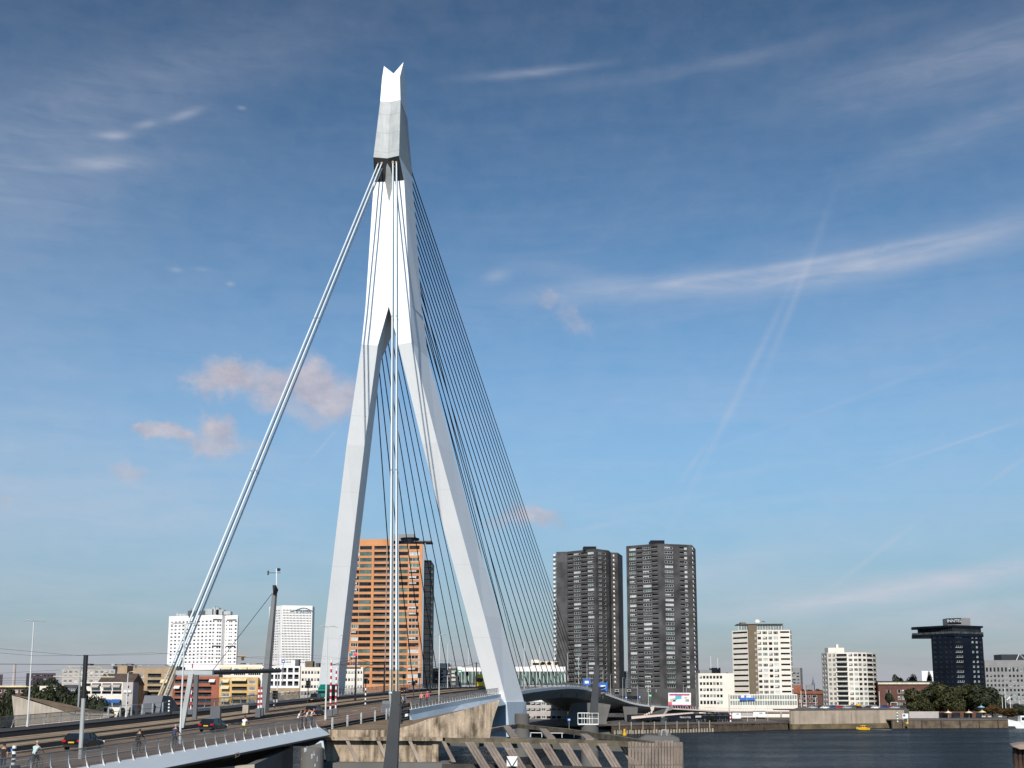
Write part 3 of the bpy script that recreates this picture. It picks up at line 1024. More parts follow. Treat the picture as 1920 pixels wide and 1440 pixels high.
# ------------------------------------------------------------------ building kit
M_GLASS = mat('dark_window_glass', (0.014, 0.017, 0.019), 0.12, var=0.5, scale=0.25, spec=0.35)
M_GLASSG = mat('green_window_glass', (0.09, 0.15, 0.125), 0.12, var=0.35, scale=0.2, spec=0.8)
M_BLIND = mat('window_with_blind', (0.45, 0.46, 0.44), 0.5, var=0.12, scale=0.3)
M_FRAMEW = mat('white_window_frame', (0.70, 0.70, 0.67), 0.5, var=0.05)
M_FRAMED = mat('dark_window_frame', (0.04, 0.042, 0.045), 0.5, var=0.1)
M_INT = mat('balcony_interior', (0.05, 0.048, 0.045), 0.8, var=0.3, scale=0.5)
M_ROOFG = mat('roof_felt', (0.09, 0.09, 0.09), 0.9, var=0.15, scale=0.3)
_wcache = {}


def win_mesh(w, h, style):
    """window unit: frame, mullions and pane; local x across, y up, z outward, origin at lower left, set back behind the face"""
    key = (round(w, 1), round(h, 1), style)
    if key in _wcache:
        return _wcache[key]
    w, h = key[0], key[1]
    fr, gl, mull, fw = {'d': (M_FRAMED, M_GLASS, 1, .10), 'w': (M_FRAMEW, M_GLASS, 1, .14), 'w3': (M_FRAMEW, M_GLASS, 3, .13), 'wb': (M_FRAMEW, M_BLIND, 3, .12), 'g': (M_FRAMED, M_GLASSG, 3, .08),
                        'gd': (M_FRAMED, M_GLASS, 3, .08), 'm4': (M_FRAMEW, M_GLASS, 4, .12), 'h': (M_FRAMEW, M_GLASS, 3, .12), 'hd': (M_FRAMED, M_GLASS, 2, .1), 'q': (M_FRAMEW, M_GLASSG, 3, .13), 'p': (M_FRAMEW, M_GLASS, 6, .16), 'l': (M_FRAMEW, M_GLASSG, 2, .12)}[style]
    mb = MB()
    mb.box((0, 0, -0.30), (w, h, -0.22), gl)
    if style[0] == 'h':
        mb.box((fw, h * (.45 if w > 2 else .6), -0.218), (w * .7, h - fw, -0.20), M_BLIND)
    mb.box((0, 0, -0.22), (w, fw, -0.12), fr)
    mb.box((0, h - fw, -0.22), (w, h, -0.12), fr)
    mb.box((0, fw, -0.22), (fw, h - fw, -0.12), fr)
    mb.box((w - fw, fw, -0.22), (w, h - fw, -0.12), fr)
    for k in range(1, mull):
        x = w * k / mull
        mb.box((x - fw * .45, fw, -0.22), (x + fw * .45, h - fw, -0.13), fr)
    _wcache[key] = mb.mesh('window')
    return _wcache[key]


WV = random.Random(77)


class Bld:
    def __init__(s, name, label, foot, z0, z1, wall, roof=M_ROOFG, cat='building', parapet=0.6, group=None):
        """foot: plan corners anticlockwise seen from above, beginning with the visible faces from left to right"""
        s.foot, s.z0, s.z1, s.wall = [Vector((p[0], p[1], 0)) for p in foot], z0, z1, wall
        s.T = thing(name, label, cat, (s.foot[0].x, s.foot[0].y, z0), group=group)
        s.w = MB()
        s.done = set()
        s.roofm, s.parapet = roof, parapet
        s.nwin = 0

    def edge(s, i):
        a, b = s.foot[i], s.foot[(i + 1) % len(s.foot)]
        u = (b - a)
        L_ = u.length
        u = u.normalized()
        return a, u, Vector((u.y, -u.x, 0)), L_

    def face(s, i, cols, rows, wall=None, th=0.45, style='d', bal=None, z0=None, z1=None, balw=None, pick=None, proud=0.0):
        """cols: (from, to, kind) as fractions of the face; rows: (za, zb); kinds: window style, 'b' balcony, '-' plain"""
        s.done.add(i)
        a, u, n, L_ = s.edge(i)
        wall = wall or s.wall
        z0, z1 = s.z0 if z0 is None else z0, s.z1 if z1 is None else z1
        cols = sorted(cols)
        rows = sorted(rows)
        zprev = z0
        for za, zb in rows:
            s.w.obox(a, u, n, 0, L_, -th, proud, zprev, za, wall)
            x = 0.0
            for (c0, c1, kd) in cols:
                if c0 * L_ > x + 1e-4:
                    s.w.obox(a, u, n, x, c0 * L_, -th, 0, za, zb, wall)
                x = c1 * L_
            if x < L_ - 1e-4:
                s.w.obox(a, u, n, x, L_, -th, 0, za, zb, wall)
            zprev = zb
        s.w.obox(a, u, n, 0, L_, -th, proud, zprev, z1, wall)
        for ri, (za, zb) in enumerate(rows):
            for ci, (c0, c1, kd) in enumerate(cols):
                w, h = (c1 - c0) * L_, zb - za
                P = a + u * (c0 * L_)
                k = pick(ri, ci, kd) if pick else (WV.choice({'w': 'wwwhq', 'w3': ['w3', 'w3', 'h', 'q', 'wb'], 'd': ['d', 'd', 'd', 'hd', 'l']}[kd]) if kd in ('w', 'w3', 'd') and w > 1.0 else kd)
                if k[0] == 'b':
                    dp = 1.5
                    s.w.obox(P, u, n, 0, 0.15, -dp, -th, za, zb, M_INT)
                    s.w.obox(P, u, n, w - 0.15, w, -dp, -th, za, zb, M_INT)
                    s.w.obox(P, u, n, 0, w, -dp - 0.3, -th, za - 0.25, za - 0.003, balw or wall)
                    link('balcony_window', win_mesh(w, h, 'gd'), s.T, face_matrix(Vector((P.x, P.y, za)) - n * (dp - 0.3), u))
                    if bal:
                        rb = MB()
                        rb.obox(P, u, n, 0.02, w - 0.02, -0.12 + proud, -0.05 + proud, za + 0.02, za + min(1.0, h * .45), bal)
                        rb.obox(P, u, n, 0.02, w - 0.02, -0.14 + proud, -0.03 + proud, za + min(1.0, h * .45), za + min(1.0, h * .45) + .07, M_FRAMED)
                        rb.build('balcony_rail', s.T)
                elif k == '-':
                    s.w.obox(P, u, n, 0, w, -th, 0, za, zb, wall)
                else:
                    link('window', win_mesh(w, h, k), s.T, face_matrix(Vector((P.x, P.y, za)), u))
                    s.nwin += 1

    def slab(s, i, f0, f1, d0, d1, z0, z1, mt, name='balcony_slab'):
        a, u, n, L_ = s.edge(i)
        return MB().obox(a, u, n, f0 * L_, f1 * L_, d0, d1, z0, z1, mt).build(name, s.T)

    def finish(s, roof=True):
        for i in range(len(s.foot)):
            if i not in s.done:
                a, u, n, L_ = s.edge(i)
                s.w.obox(a, u, n, 0, L_, -0.45, 0, s.z0, s.z1, s.wall)
        s.w.build('wall', s.T)
        if roof:
            cen = sum(s.foot, Vector()) / len(s.foot)
            inn = [p + (cen - p).normalized() * 0.5 for p in s.foot]
            MB().prism(inn, s.z1 - 0.8, s.z1 - s.parapet * 0.5, s.roofm).build('roof', s.T)
        return s


def rows_n(z_top, pitch, h, n):
    """n window rows from the top down: list of (sill, head)"""
    return [(z_top - pitch * i - h, z_top - pitch * i) for i in range(n)]


def back(pts, depth):
    """close a footprint behind its visible points"""
    a, b = pts[0], pts[-1]
    return list(pts) + [b + Vector((b.x * 0.02, depth, 0)), a + Vector((a.x * 0.02, depth, 0))]


def roof_box(b, px0, px1, py0, py1, Y, depth, mt, name='roof_house'):
    p0, p1 = at(px0, py1, Y), at(px1, py1, Y)
    return MB().box((p0.x, Y, p0.z - 0.8), (p1.x, Y + depth, zat(py0, Y)), mt).build(name, b.T)


LAND = 3.0
M_ORB = mat('orange_brick', (0.55, 0.245, 0.105), 0.8, var=0.07, scale=0.12, grain=0.12)
M_DKB = mat('dark_tower_panels', (0.058, 0.055, 0.056), 0.75, var=0.28, scale=0.13, streak=0.3, grain=0.1)
M_DKB2 = mat('dark_tower_balcony', (0.125, 0.115, 0.108), 0.8, var=0.15, scale=0.3)
M_WHR = mat('white_render', (0.74, 0.66, 0.56), 0.75, var=0.03, scale=0.2, streak=0.10, streak_col=(0.5, 0.45, 0.38))
M_WHC = mat('cold_white_panels', (0.80, 0.77, 0.74), 0.6, var=0.02, scale=0.1, streak=0.05, streak_col=(0.5, 0.5, 0.5))
M_BRN = mat('brown_brick_strip', (0.16, 0.12, 0.075), 0.85, var=0.06, scale=0.4, grain=0.15)
M_NAVY = mat('blue_black_cladding', (0.005, 0.008, 0.015), 0.5, var=0.2, scale=0.1, spec=0.15)
M_REDB = mat('red_brick', (0.12, 0.05, 0.034), 0.85, var=0.1, scale=0.3, grain=0.2)
M_REDR = mat('red_roof_tiles', (0.26, 0.085, 0.045), 0.8, var=0.15, scale=0.6, grain=0.2)
M_GREYC = mat('grey_concrete_facade', (0.24, 0.235, 0.23), 0.8, var=0.05, scale=0.15)
M_TERR = mat('terracotta_brick', (0.33, 0.10, 0.055), 0.8, var=0.07, scale=0.3, grain=0.12)
M_YEL = mat('yellow_render', (0.56, 0.35, 0.13), 0.8, var=0.06, scale=0.3)
M_YBR = mat('sand_brick', (0.38, 0.27, 0.165), 0.85, var=0.08, scale=0.3, grain=0.15)
M_AWN = mat('cream_awning', (0.72, 0.58, 0.34), 0.8, var=0.08, scale=0.6)
M_AWNB = mat('blue_awning', (0.02, 0.10, 0.30), 0.8, var=0.08)
M_GRAIL = mat('balcony_glass_rail', (0.05, 0.06, 0.06), 0.2, var=0.3, scale=0.5)
M_WRAIL = mat('white_balcony_front', (0.70, 0.66, 0.58), 0.7, var=0.05)
M_PINKC = mat('pinkish_concrete', (0.42, 0.37, 0.34), 0.8, var=0.05, scale=0.3)

# ---- orange apartment tower behind the pylon legs
Yo = 555
zo = zat(1011, Yo)
zb_step = zat(1020, Yo)
P = [pt(657, Yo, zo), pt(731, Yo - 1, zo), pt(793, Yo - 2, zo)]
ot = Bld('apartment_tower', 'tall orange brick apartment tower seen between the pylon legs', [P[0], P[2], P[2] + Vector((-2, 26, 0)), P[0] + Vector((-4, 26, 0))], LAND, zb_step - 0.2, M_ORB)
ro = rows_n(zat(1024.0, Yo), 3.0, 1.78, 23)
rr_ = random.Random(3)


def pick_o(ri, ci, kd):
    if kd in ('g', 'gd'):
        return 'g' if rr_.random() < 0.55 else 'gd'
    return kd


ot.face(0, [(.035, .130, 'wb'), (.135, .30, 'g'), (.335, .50, 'b'), (.515, .66, 'b'), (.675, .80, 'g'), (.815, .955, 'w3')], ro, pick=lambda r, c, k: pick_o(r, c, k) if k != 'wb' and k != 'w3' else rr_.choice(['wb', 'w3', 'gd', 'q', 'h', 'hd']), bal=M_GRAIL, proud=0.0)
for sa in (0.305, 0.503):
    a_, u_, n_, L_ = ot.edge(0)
    MB().obox(a_, u_, n_, sa * L_, (sa + (.028 if sa < .4 else .010)) * L_, 0.002, 0.25, LAND, zb_step - 0.4, M_ORB if sa < .4 else M_GREYC).build('pier', ot.T)
ot.finish()
up = MB()
up.box((P[0].x, Yo, zb_step - 0.2), (P[1].x, Yo + 26, zo), M_ORB)
up.build('top_storey', ot.T)
roof_box(ot, 732, 776, 1001.5, 1011, Yo + 4, 14, M_GREYC, 'plant_room')
c0 = at(768, 1019, Yo + 6)
MB().lathe((c0.x, c0.y, c0.z - 1), [(4.6, 0), (4.6, 3.0), (4.9, 3.0), (4.9, 3.5)], M_NAVY, n=24).build('lantern', ot.T)
p0, p1 = at(776, 1017, Yo), at(810, 1015, Yo)
MB().box((p0.x, Yo - 1, p0.z), (p1.x, Yo + 8, p0.z + .7), M_DARK).build('canopy_roof', ot.T)
pc = at(797, 1050, Yo)
MB().tube((pc.x, Yo, pc.z), (pc.x, Yo, p0.z), 0.35, M_GALV).build('canopy_column', ot.T)
# black glass wing on its right flank with stacked balconies
gx0, gx1 = pt(793.5, Yo, zat(1050, Yo)), pt(808, Yo, zat(1050, Yo))
wing = Bld('glass_wing', 'narrow black glass wing with stacked balconies at the side of the orange tower', [gx0 + Vector((.4, 1, 0)), gx1 + Vector((0, 1, 0)), gx1 + Vector((0, 24, 0)), gx0 + Vector((.4, 24, 0))], LAND, zat(1050, Yo), M_NAVY)
rw = rows_n(zat(1053, Yo), 3.0, 2.45, 20)
wing.face(0, [(.04, .48, 'gd'), (.52, .96, 'gd')], rw)
wing.finish()
for za, zb_ in rw:
    wing.slab(0, 1.0, 1.30, -3.0, -0.2, za - 0.3, za - 0.1, M_DARK)
    a_, u_, n_, L_ = wing.edge(0)
    MB().obox(a_, u_, n_, L_ * 1.0, L_ * 1.30, -0.3, -0.2, za - .1, za + .95, M_GRAIL).build('balcony_rail', wing.T)

# ---- two dark towers
zt_ = zat(1019, 705)
M_WP = mat('white_balcony_panel', (0.72, 0.70, 0.66), 0.6, var=0.05)


def dark_tower(label, faces, foot, nrow, ztop, side_bal):
    b = Bld('dark_tower_block', label, foot, LAND, ztop, M_DKB)
    rr = random.Random(len(label))
    rows = rows_n(ztop - 1.75, 3.0, 1.55, nrow)
    for i, cols in faces:
        b.face(i, cols, rows, pick=lambda r, c, k: (k if k[0] == 'b' else (rr.choice(['wb', 'm4', 'm4', 'w3', 'h', 'q', 'h']) if k == 'm' else (rr.choice(['wb', 'wb', 'w', 'h']) if k == 'wb' else k))), bal=M_DKB2, balw=M_DKB2)
    b.finish()
    for (i, f0, f1, d0, d1) in side_bal:
        for za, zb_ in rows:
            b.slab(i, f0, f1, d0, d1, za - 0.35, za + 0.7, M_DKB2, 'balcony_front')
            a_, u_, n_, L_ = b.edge(i)
            MB().obox(a_, u_, n_, (f0 + .1 * (f1 - f0)) * L_, (f1 - .35 * (f1 - f0)) * L_, d0, d1 - 0.25, za + .72, zb_ + .3, M_WP).build('balcony_panel', b.T)
    return b


L_, Cn, Nn, Rr = pt(1174, 718, zt_), pt(1233, 705.5, zt_), pt(1239, 705, zt_), pt(1297, 712, zt_)
dt2 = dark_tower('dark high-rise with white windows, the taller-looking one on the right of the pair', [(0, [(.10, .30, 'm'), (.325, .505, 'b'), (.53, .78, 'm'), (.80, .985, 'b')]), (2, [(.12, .38, 'm'), (.60, .745, 'b'), (.75, .84, 'wb')])],
                 [L_, Cn, Nn + Vector((0, .6, 0)), Rr, Rr + Vector((6, 22, 0)), L_ + Vector((4, 24, 0))], 30, zt_, [(2, 1.0, 1.09, -5, -1)])
roof_box(dt2, 1220, 1246, 1013, 1019, 710, 10, M_NAVY, 'plant_room')
zt2 = zt_
A0, A1, A2, A3, A4, A5 = pt(1043, 748, zt2), pt(1056, 747, zt2), pt(1063, 745, zt2), pt(1117, 731, zt2), pt(1141, 740, zt2), pt(1146, 748, zt2)
A6 = pt(1158, 752, zt2)
dt1 = dark_tower('dark high-rise with white windows beside the black stay cables, the left one of the pair', [(2, [(.02, .22, 'b'), (.245, .47, 'm'), (.49, .70, 'b'), (.725, .93, 'm')]), (3, [(.16, .42, 'w3'), (.60, .76, 'w')])],
                 [A0, A1, A2 + Vector((0, 2, 0)), A3, A4, A5 + Vector((0, 3, 0)), A6, A6 + Vector((5, 18, 0)), A0 + Vector((4, 20, 0))], 29, zt2, [(0, -0.52, 0.0, -4, -1.0), (5, 0.25, 0.62, -0.6, 0.35)])
roof_box(dt1, 1094, 1118, 1024.5, 1030, 736, 9, M_NAVY, 'plant_room')
# podium of the right tower with open parking decks
Yq = 640
pod = Bld('parking_podium', 'low brown podium with dark open decks at the foot of the dark towers', back([pt(1140, Yq, 14), pt(1312, Yq - 4, 14)], 40), LAND, zat(1291, Yq), M_DKB)
pod.face(0, [(.02, .36, 'd')], [(zat(1325, Yq), zat(1319.5, Yq)), (zat(1311.5, Yq), zat(1305, Yq))])
pod.finish()
for x0, x1 in ((1153, 1160), (1176, 1183), (1213, 1220), (1230, 1236), (1290, 1300), (1303, 1309)):
    p0 = at(x0, 1297, Yq - 2)
    link('window', win_mesh((x1 - x0) / F * Yq, 1.2, 'w'), pod.T, face_matrix(Vector((p0.x, p0.y + 0.35, p0.z)) + Vector((0, -0.6, 0)), (1, 0, 0)))
sl = Bld('slatted_office', 'blue-grey slatted office block glimpsed between the two dark towers', back([pt(1159, 800, 30), pt(1179, 800, 30)], 20), LAND, zat(1258.5, 800), mat('blue_grey_slats', (0.10, 0.13, 0.17), 0.5, var=0.06))
sl.face(0, [(.0, 1.0, '-')], [])
for i in range(9):
    z_ = zat(1261 + 4.6 * i, 800)
    sl.slab(0, 0, 1, 0.002, 0.5, z_ - .55, z_, mat('blue_grey_slats', (0.1, 0.13, 0.17)), 'slat')
sl.finish()

# ---- white office slab left of the white tower
Yc = 606
cr = Bld('white_office', 'cream office block with rows of ribbon windows next to the dark tower', back([pt(1309, Yc, 28), pt(1376, Yc - 3, 28)], 22), LAND, zat(1262.5, Yc), M_WHR)
rws = [(zat(y + 3.0, Yc), zat(y - 3.0, Yc)) for y in (1270, 1282, 1293.5, 1305)] + [(zat(1321, Yc), zat(1313.5, Yc))]
cr.face(0, [(.03 + .094 * i, .03 + .094 * i + .080, 'w') for i in range(7)], rws)
cr.finish()
roof_box(cr, 1312, 1352, 1256, 1263, Yc + 6, 10, M_GREYC, 'plant_room')
roof_box(cr, 1335, 1351, 1252, 1262, Yc + 5, 8, M_NAVY, 'lift_house')
for x, y in ((1333, 1230), (1346, 1234)):
    p = at(x, 1254, Yc + 5)
    MB().tube(p, (p.x, p.y, zat(y, Yc + 5)), 0.14, M_FRAMEW, n=6).build('flagpole', cr.T)

# ---- white apartment tower with brown strip, on a slatted base
zw = zat(1181, 620)
wt = Bld('apartment_tower', 'white apartment tower with a brown vertical strip and glass penthouse', [pt(1372, 631, zw), pt(1402, 621, zw), pt(1481, 620, zw), pt(1484, 636, zw), pt(1380, 648, zw)], 10, zw, M_WHR)
rwt = rows_n(zat(1183.5, 620), 2.94, 1.72, 12)
wt.face(0, [(.04, .96, 'b')], rwt, bal=M_WRAIL, balw=M_WRAIL)
wt.face(1, [(.225, .315, 'w'), (.345, .455, 'w3'), (.485, .575, 'w'), (.605, .715, 'w3'), (.765, .985, 'b')], rwt, bal=M_WRAIL, balw=M_WRAIL)
wt.finish()
a_, u_, n_, L_ = wt.edge(1)
bs = MB()
bs.obox(a_, u_, n_, 0.0, L_ * .205, 0.003, 1.3, 14, zw + 2.6, M_BRN)
bso = bs.build('brick_strip', wt.T)
for za, zb_ in rwt:
    link('window', win_mesh(0.8, 1.0, 'w'), bso, face_matrix(a_ + u_ * (L_ * .15) + n_ * 1.45 + Vector((0, 0, za + .2)), u_))
pn = Bld('glass_penthouse', 'flat-roofed glass penthouse on top of the white tower with the brown strip', [pt(1384, 628, zw), pt(1467, 626, zw), pt(1469, 638, zw), pt(1386, 640, zw)], zw - .2, zat(1170.5, 626), M_GALV, cat='penthouse')
pn.face(0, [(.02 + .06 * i, .075 + .06 * i, 'l') for i in range(16)], [(zw + .2, zat(1172.3, 626))], th=.3)
pn.finish()
pn.slab(0, -.02, 1.02, -13, 1.2, zat(1170.5, 626), zat(1169.5, 626), M_BRN, 'roof_slab')
roof_box(pn, 1389, 1399, 1167, 1171, 629, 5, M_BRN, 'chimney')
c0 = at(1420, 1169, 630)
MB().lathe((c0.x, c0.y, c0.z), [(1.5, 0), (1.6, .9), (1.2, 1.8), (0.5, 2.2)], M_FRAMEW, n=16).build('radome', pn.T)
dish = MB()
c0 = at(1431, 1168, 630)
dish.path([(c0.x - 1, c0.y, c0.z + .6), (c0.x, c0.y, c0.z + 1), (c0.x + 1, c0.y, c0.z + .4)], .18, M_DARK)
dish.build('antenna', pn.T)
for za, zb_ in rwt:
    wt.slab(1, 1.0, 1.04, -8, -1, za - .25, za + .1, M_WRAIL, 'side_balcony')
Yb = 600
zb1 = zat(1301.5, Yb)
bs_ = Bld('slatted_plinth', 'long white two-storey plinth with vertical slats under the white tower', back([pt(1367.5, Yb, 14), pt(1495, Yb - 2, 14)], 30), LAND, zb1, M_WHR)
bs_.face(0, [(.012 + .0365 * i, .012 + .0365 * i + .030, 'l') for i in range(27)], [(zat(1311.5, Yb), zat(1303.5, Yb)), (zat(1322.5, Yb), zat(1314, Yb))], th=.35)
bs_.finish()
M_BLUES = mat('blue_sign_board', (0.03, 0.14, 0.50), 0.5, var=0.05)
p0 = at(1387, 1313, Yb - 1.2)
sg = thing('shop_sign', 'blue and white sign board on the slatted plinth', 'sign', p0)
p1 = at(1416, 1304, Yb - 1.2)
MB().box((p0.x, Yb - 1.5, p0.z), (p1.x, Yb - 1.2, p0.z + 1.3), M_BLUES).build('board', sg)
for x0, x1, ya, yb in ((1387, 1389, 1304, 1309), (1396, 1399, 1304, 1309)):
    a0, b0_ = at(x0, yb, Yb - 1.5), at(x1, ya, Yb - 1.5)
    MB().box((a0.x, Yb - 1.55, a0.z), (b0_.x, Yb - 1.22, b0_.z), M_BLUES).build('letter', sg)
for x0, x1 in ((1389.3, 1395.5), (1399.3, 1408.5)):
    a0, b0_ = at(x0, 1309, Yb - 1.5), at(x1, 1304, Yb - 1.5)
    MB().box((a0.x, Yb - 1.5, a0.z + .05), (b0_.x, Yb - 1.25, b0_.z), M_FRAMEW).build('letter', sg)

# ---- far grey block, church spire, red-roofed houses
gb = Bld('grey_block', 'distant grey apartment block with curved end behind the white tower', back([pt(1480, 850, 35), pt(1500, 850, 35), pt(1504, 858, 35)], 18), LAND, zat(1252, 850), M_GREYC)
gb.face(0, [(.30, .55, 'd'), (.65, .88, 'd')], rows_n(zat(1261, 850), 2.4, 1.0, 6))
gb.face(1, [(.1, .9, 'd')], rows_n(zat(1258, 850), 3.0, 1.9, 6))
gb.finish()
sp = thing('church_spire', 'small dark church spire far behind the red-roofed houses', 'church', at(1525, 1290, 1500))
c0 = at(1525, 1290, 1500)
MB().lathe((c0.x, c0.y, c0.z - 6), [(2.2, 0), (2.2, 11), (1.9, 12), (1.2, 14), (.9, 16), (.15, 20), (.05, 23)], mat('slate_spire', (0.10, 0.11, 0.14), .6), n=10).build('tower', sp)
bg = Bld('grey_hall', 'low grey hall roof far behind the red-roofed houses', back([pt(1512, 1400, 20), pt(1526, 1400, 20)], 30), LAND, zat(1284, 1400), M_GREYC)
bg.finish()
Yh = 650


def gable_house(name, label, px0, px1, py_eave, py_ridge, Y, depth, wall, roofm, cols, rows, front_gable=False, styles='w'):
    z_e, z_r = zat(py_eave, Y), zat(py_ridge, Y)
    b = Bld(name, label, back([pt(px0, Y, z_e), pt(px1, Y, z_e)], depth), LAND, z_e, wall, cat='house')
    b.face(0, [(c0, c1, styles) for c0, c1 in cols], rows)
    b.finish(roof=False)
    f0, f1 = b.foot[0], b.foot[1]
    b0_, b1_ = b.foot[3], b.foot[2]
    rf = MB()
    if front_gable:
        m0, m1 = (f0 + f1) / 2, (b0_ + b1_) / 2
        V = [(f0.x - .3, f0.y - .3, z_e), (f1.x + .3, f1.y - .3, z_e), (b1_.x + .3, b1_.y, z_e), (b0_.x - .3, b0_.y, z_e), (m0.x, m0.y - .3, z_r), (m1.x, m1.y, z_r)]
        rf.add(V, [(0, 1, 4), (1, 2, 5, 4), (2, 3, 5), (3, 0, 4, 5), (0, 3, 2, 1)], roofm)
    else:
        m0, m1 = (f0 + b0_) / 2, (f1 + b1_) / 2
        V = [(f0.x - .3, f0.y - .6, z_e), (f1.x + .3, f1.y - .6, z_e), (b1_.x + .3, b1_.y + .6, z_e), (b0_.x - .3, b0_.y + .6, z_e), (m0.x - .3, m0.y, z_r), (m1.x + .3, m1.y, z_r)]
        rf.add(V, [(0, 1, 5, 4), (1, 2, 5), (2, 3, 4, 5), (3, 0, 4), (0, 3, 2, 1)], roofm)
    r = rf.build('roof', b.T)
    return b, r


r3 = [(zat(y + 3, Yh), zat(y - 3, Yh)) for y in (1306, 1314.5, 1324)]
gable_house('brick_house', 'house with a steep red gable roof beside the white tower', 1484, 1502, 1300, 1284.5, Yh + 6, 12, M_REDB, M_REDR, [(.35, .7)], [(zat(1298, Yh + 6), zat(1293.5, Yh + 6))] if False else [])
gable_house('brick_house', 'dark brick terraced house with pale windows behind the flagpoles', 1496, 1514, 1301, 1296, Yh, 12, M_REDB, M_REDR, [(.10, .30), (.50, .92)], r3)
gable_house('brick_house', 'brick terraced house with red tiled eaves next to the round white tower', 1514.5, 1541, 1301, 1295.5, Yh, 12, M_REDB, M_REDR, [(.06, .22), (.32, .66)], r3)

# ---- round white tower
Yr = 700
zr = zat(1223.5, Yr)
pts = [pt(1540, 716, zr), pt(1550.5, 704, zr), pt(1567, 699, zr), pt(1589, 696, zr), pt(1608, 696, zr), pt(1624.5, 699, zr), pt(1636, 705, zr), pt(1643, 714, zr)]
rt = Bld('round_tower', 'white apartment tower with a rounded plan and stacked balconies', pts + [pts[-1] + Vector((2, 12, 0)), pts[0] + Vector((6, 12, 0))], 8.2, zr, M_WHR)
rwr = rows_n(zr - 0.9, 2.94, 1.75, 12)
rt.face(0, [(.15, .42, 'w'), (.58, .88, 'w')], rwr)
rt.face(1, [(.10, .42, 'w3'), (.58, .90, 'w3')], rwr)
rt.face(2, [(.04, .92, 'b')], rwr, bal=M_GRAIL, balw=M_WRAIL)
rt.face(3, [(.08, .46, 'w3'), (.60, .96, 'w3')], rwr)
rt.face(4, [(.05, .42, 'w'), (.58, .95, 'w')], rwr)
rt.face(5, [(.04, .98, 'b')], rwr, bal=M_GRAIL, balw=M_WRAIL)
rt.face(6, [(.02, .90, 'b')], rwr, bal=M_GRAIL, balw=M_WRAIL)
rt.finish()
for za, zb_ in rwr:
    rt.slab(2, .0, .96, .003, .9, za - .55, za - .25, M_WRAIL)
roof_box(rt, 1553, 1583, 1214.5, 1224, 703, 8, M_WHR, 'plant_room')
roof_box(rt, 1568, 1572, 1208, 1216, 704, 2, M_WHR, 'flue')

# ---- red brick waterfront block
Yk = 700
kb = Bld('brick_office', 'long red brick building with a cream cornice behind the waterfront trees', back([pt(1646, Yk, 26), pt(1745, Yk - 4, 26)], 24), 8.2, zat(1278, Yk), M_REDB)
kb.face(0, [(.16, .22, 'w'), (.36, .42, 'w'), (.44, .50, 'w'), (.62, .68, 'w'), (.70, .76, 'w'), (.90, .96, 'w')], [(zat(1300, Yk), zat(1293, Yk)), (zat(1312, Yk), zat(1305, Yk)), (zat(1325, Yk), zat(1317, Yk))])
kb.finish()
kb.slab(0, -.01, 1.01, .003, .9, zat(1283, Yk), zat(1279.5, Yk), mat('cream_cornice', (0.62, 0.55, 0.42), .8), 'cornice')
kb.slab(0, -.01, 1.01, -8, 1.2, zat(1279, Yk), zat(1277, Yk), M_DARK, 'roof_edge')
wb = Bld('white_house', 'small bright white house glimpsed between poplars by the dark hotel', back([pt(1727, 900, 40), pt(1748, 900, 40)], 12), 8.2, zat(1258, 900), M_WHC, cat='house')
wb.finish()

# ---- dark cantilevered hotel
Yi = 690
zi = zat(1193, Yi)
hl = Bld('hotel_tower', 'blue-black hotel tower with a glass top floor jutting out to one side', [pt(1745.5, 700, zi), pt(1787, Yi, zi), pt(1841.5, 700, zi), pt(1842, 722, zi), pt(1752, 722, zi)], 8.2, zi, M_NAVY)
ri_ = rows_n(zat(1191.5, Yi), 3.0, 1.35, 11)
hl.face(0, [(.10, .22, 'd'), (.36, .46, 'd'), (.62, .72, 'd'), (.84, .92, 'd')], ri_, pick=lambda r, c, k: k)
rq = random.Random(2)
hl.face(1, [(.05, .30, 'm4'), (.62, .69, 'l'), (.76, .83, 'l'), (.90, .98, 'd')], ri_, pick=lambda r, c, k: k if rq.random() < .85 else 'd')
hl.finish()
# tapering left flank of the tower is a separate leaning slab of cladding
zf0, zf1 = zat(1183.5, Yi), zat(1172.5, Yi)
tipL = pt(1709, 712, zf1)
cn_, rc_ = pt(1787, Yi - 1.2, zf1), pt(1843, 700, zf1)
ovp = [tipL, cn_, rc_, rc_ + Vector((1, 22, 0)), tipL + Vector((4, 12, 0))]
MB().prism(ovp, zat(1193, Yi), zat(1187.5, Yi), M_NAVY).build('cantilever_floor', hl.T)
MB().prism(ovp, zat(1175.5, Yi), zat(1172, Yi), M_NAVY).build('cantilever_roof', hl.T)
inn = [tipL + Vector((4, 1, 0)), cn_ + Vector((0, 1, 0)), rc_ + Vector((-.8, 1, 0)), rc_ + Vector((-.5, 20, 0)), tipL + Vector((7, 11, 0))]
for i in range(3):
    a0, b0_ = inn[i], inn[i + 1]
    u_ = (b0_ - a0)
    k = max(3, int(u_.length / 1.6))
    for j in range(k):
        q0 = a0.lerp(b0_, j / k)
        link('window', win_mesh(u_.length / k - .03, zat(1175.6, Yi) - zat(1187.4, Yi) - .05, 'd'), hl.T, face_matrix(Vector((q0.x, q0.y, zat(1187.4, Yi) + .02)), u_))
gr_ = MB()
for i in range(2):
    a0, b0_ = ovp[i], ovp[i + 1]
    u_ = (b0_ - a0).normalized()
    n_ = Vector((u_.y, -u_.x, 0))
    gr_.obox(a0, u_, n_, 0, (b0_ - a0).length, -.1, -.04, zat(1187.5, Yi), zat(1187.5, Yi) + 1.2, M_GRAIL)
gr_.build('glass_parapet', hl.T)
sgn = MB()
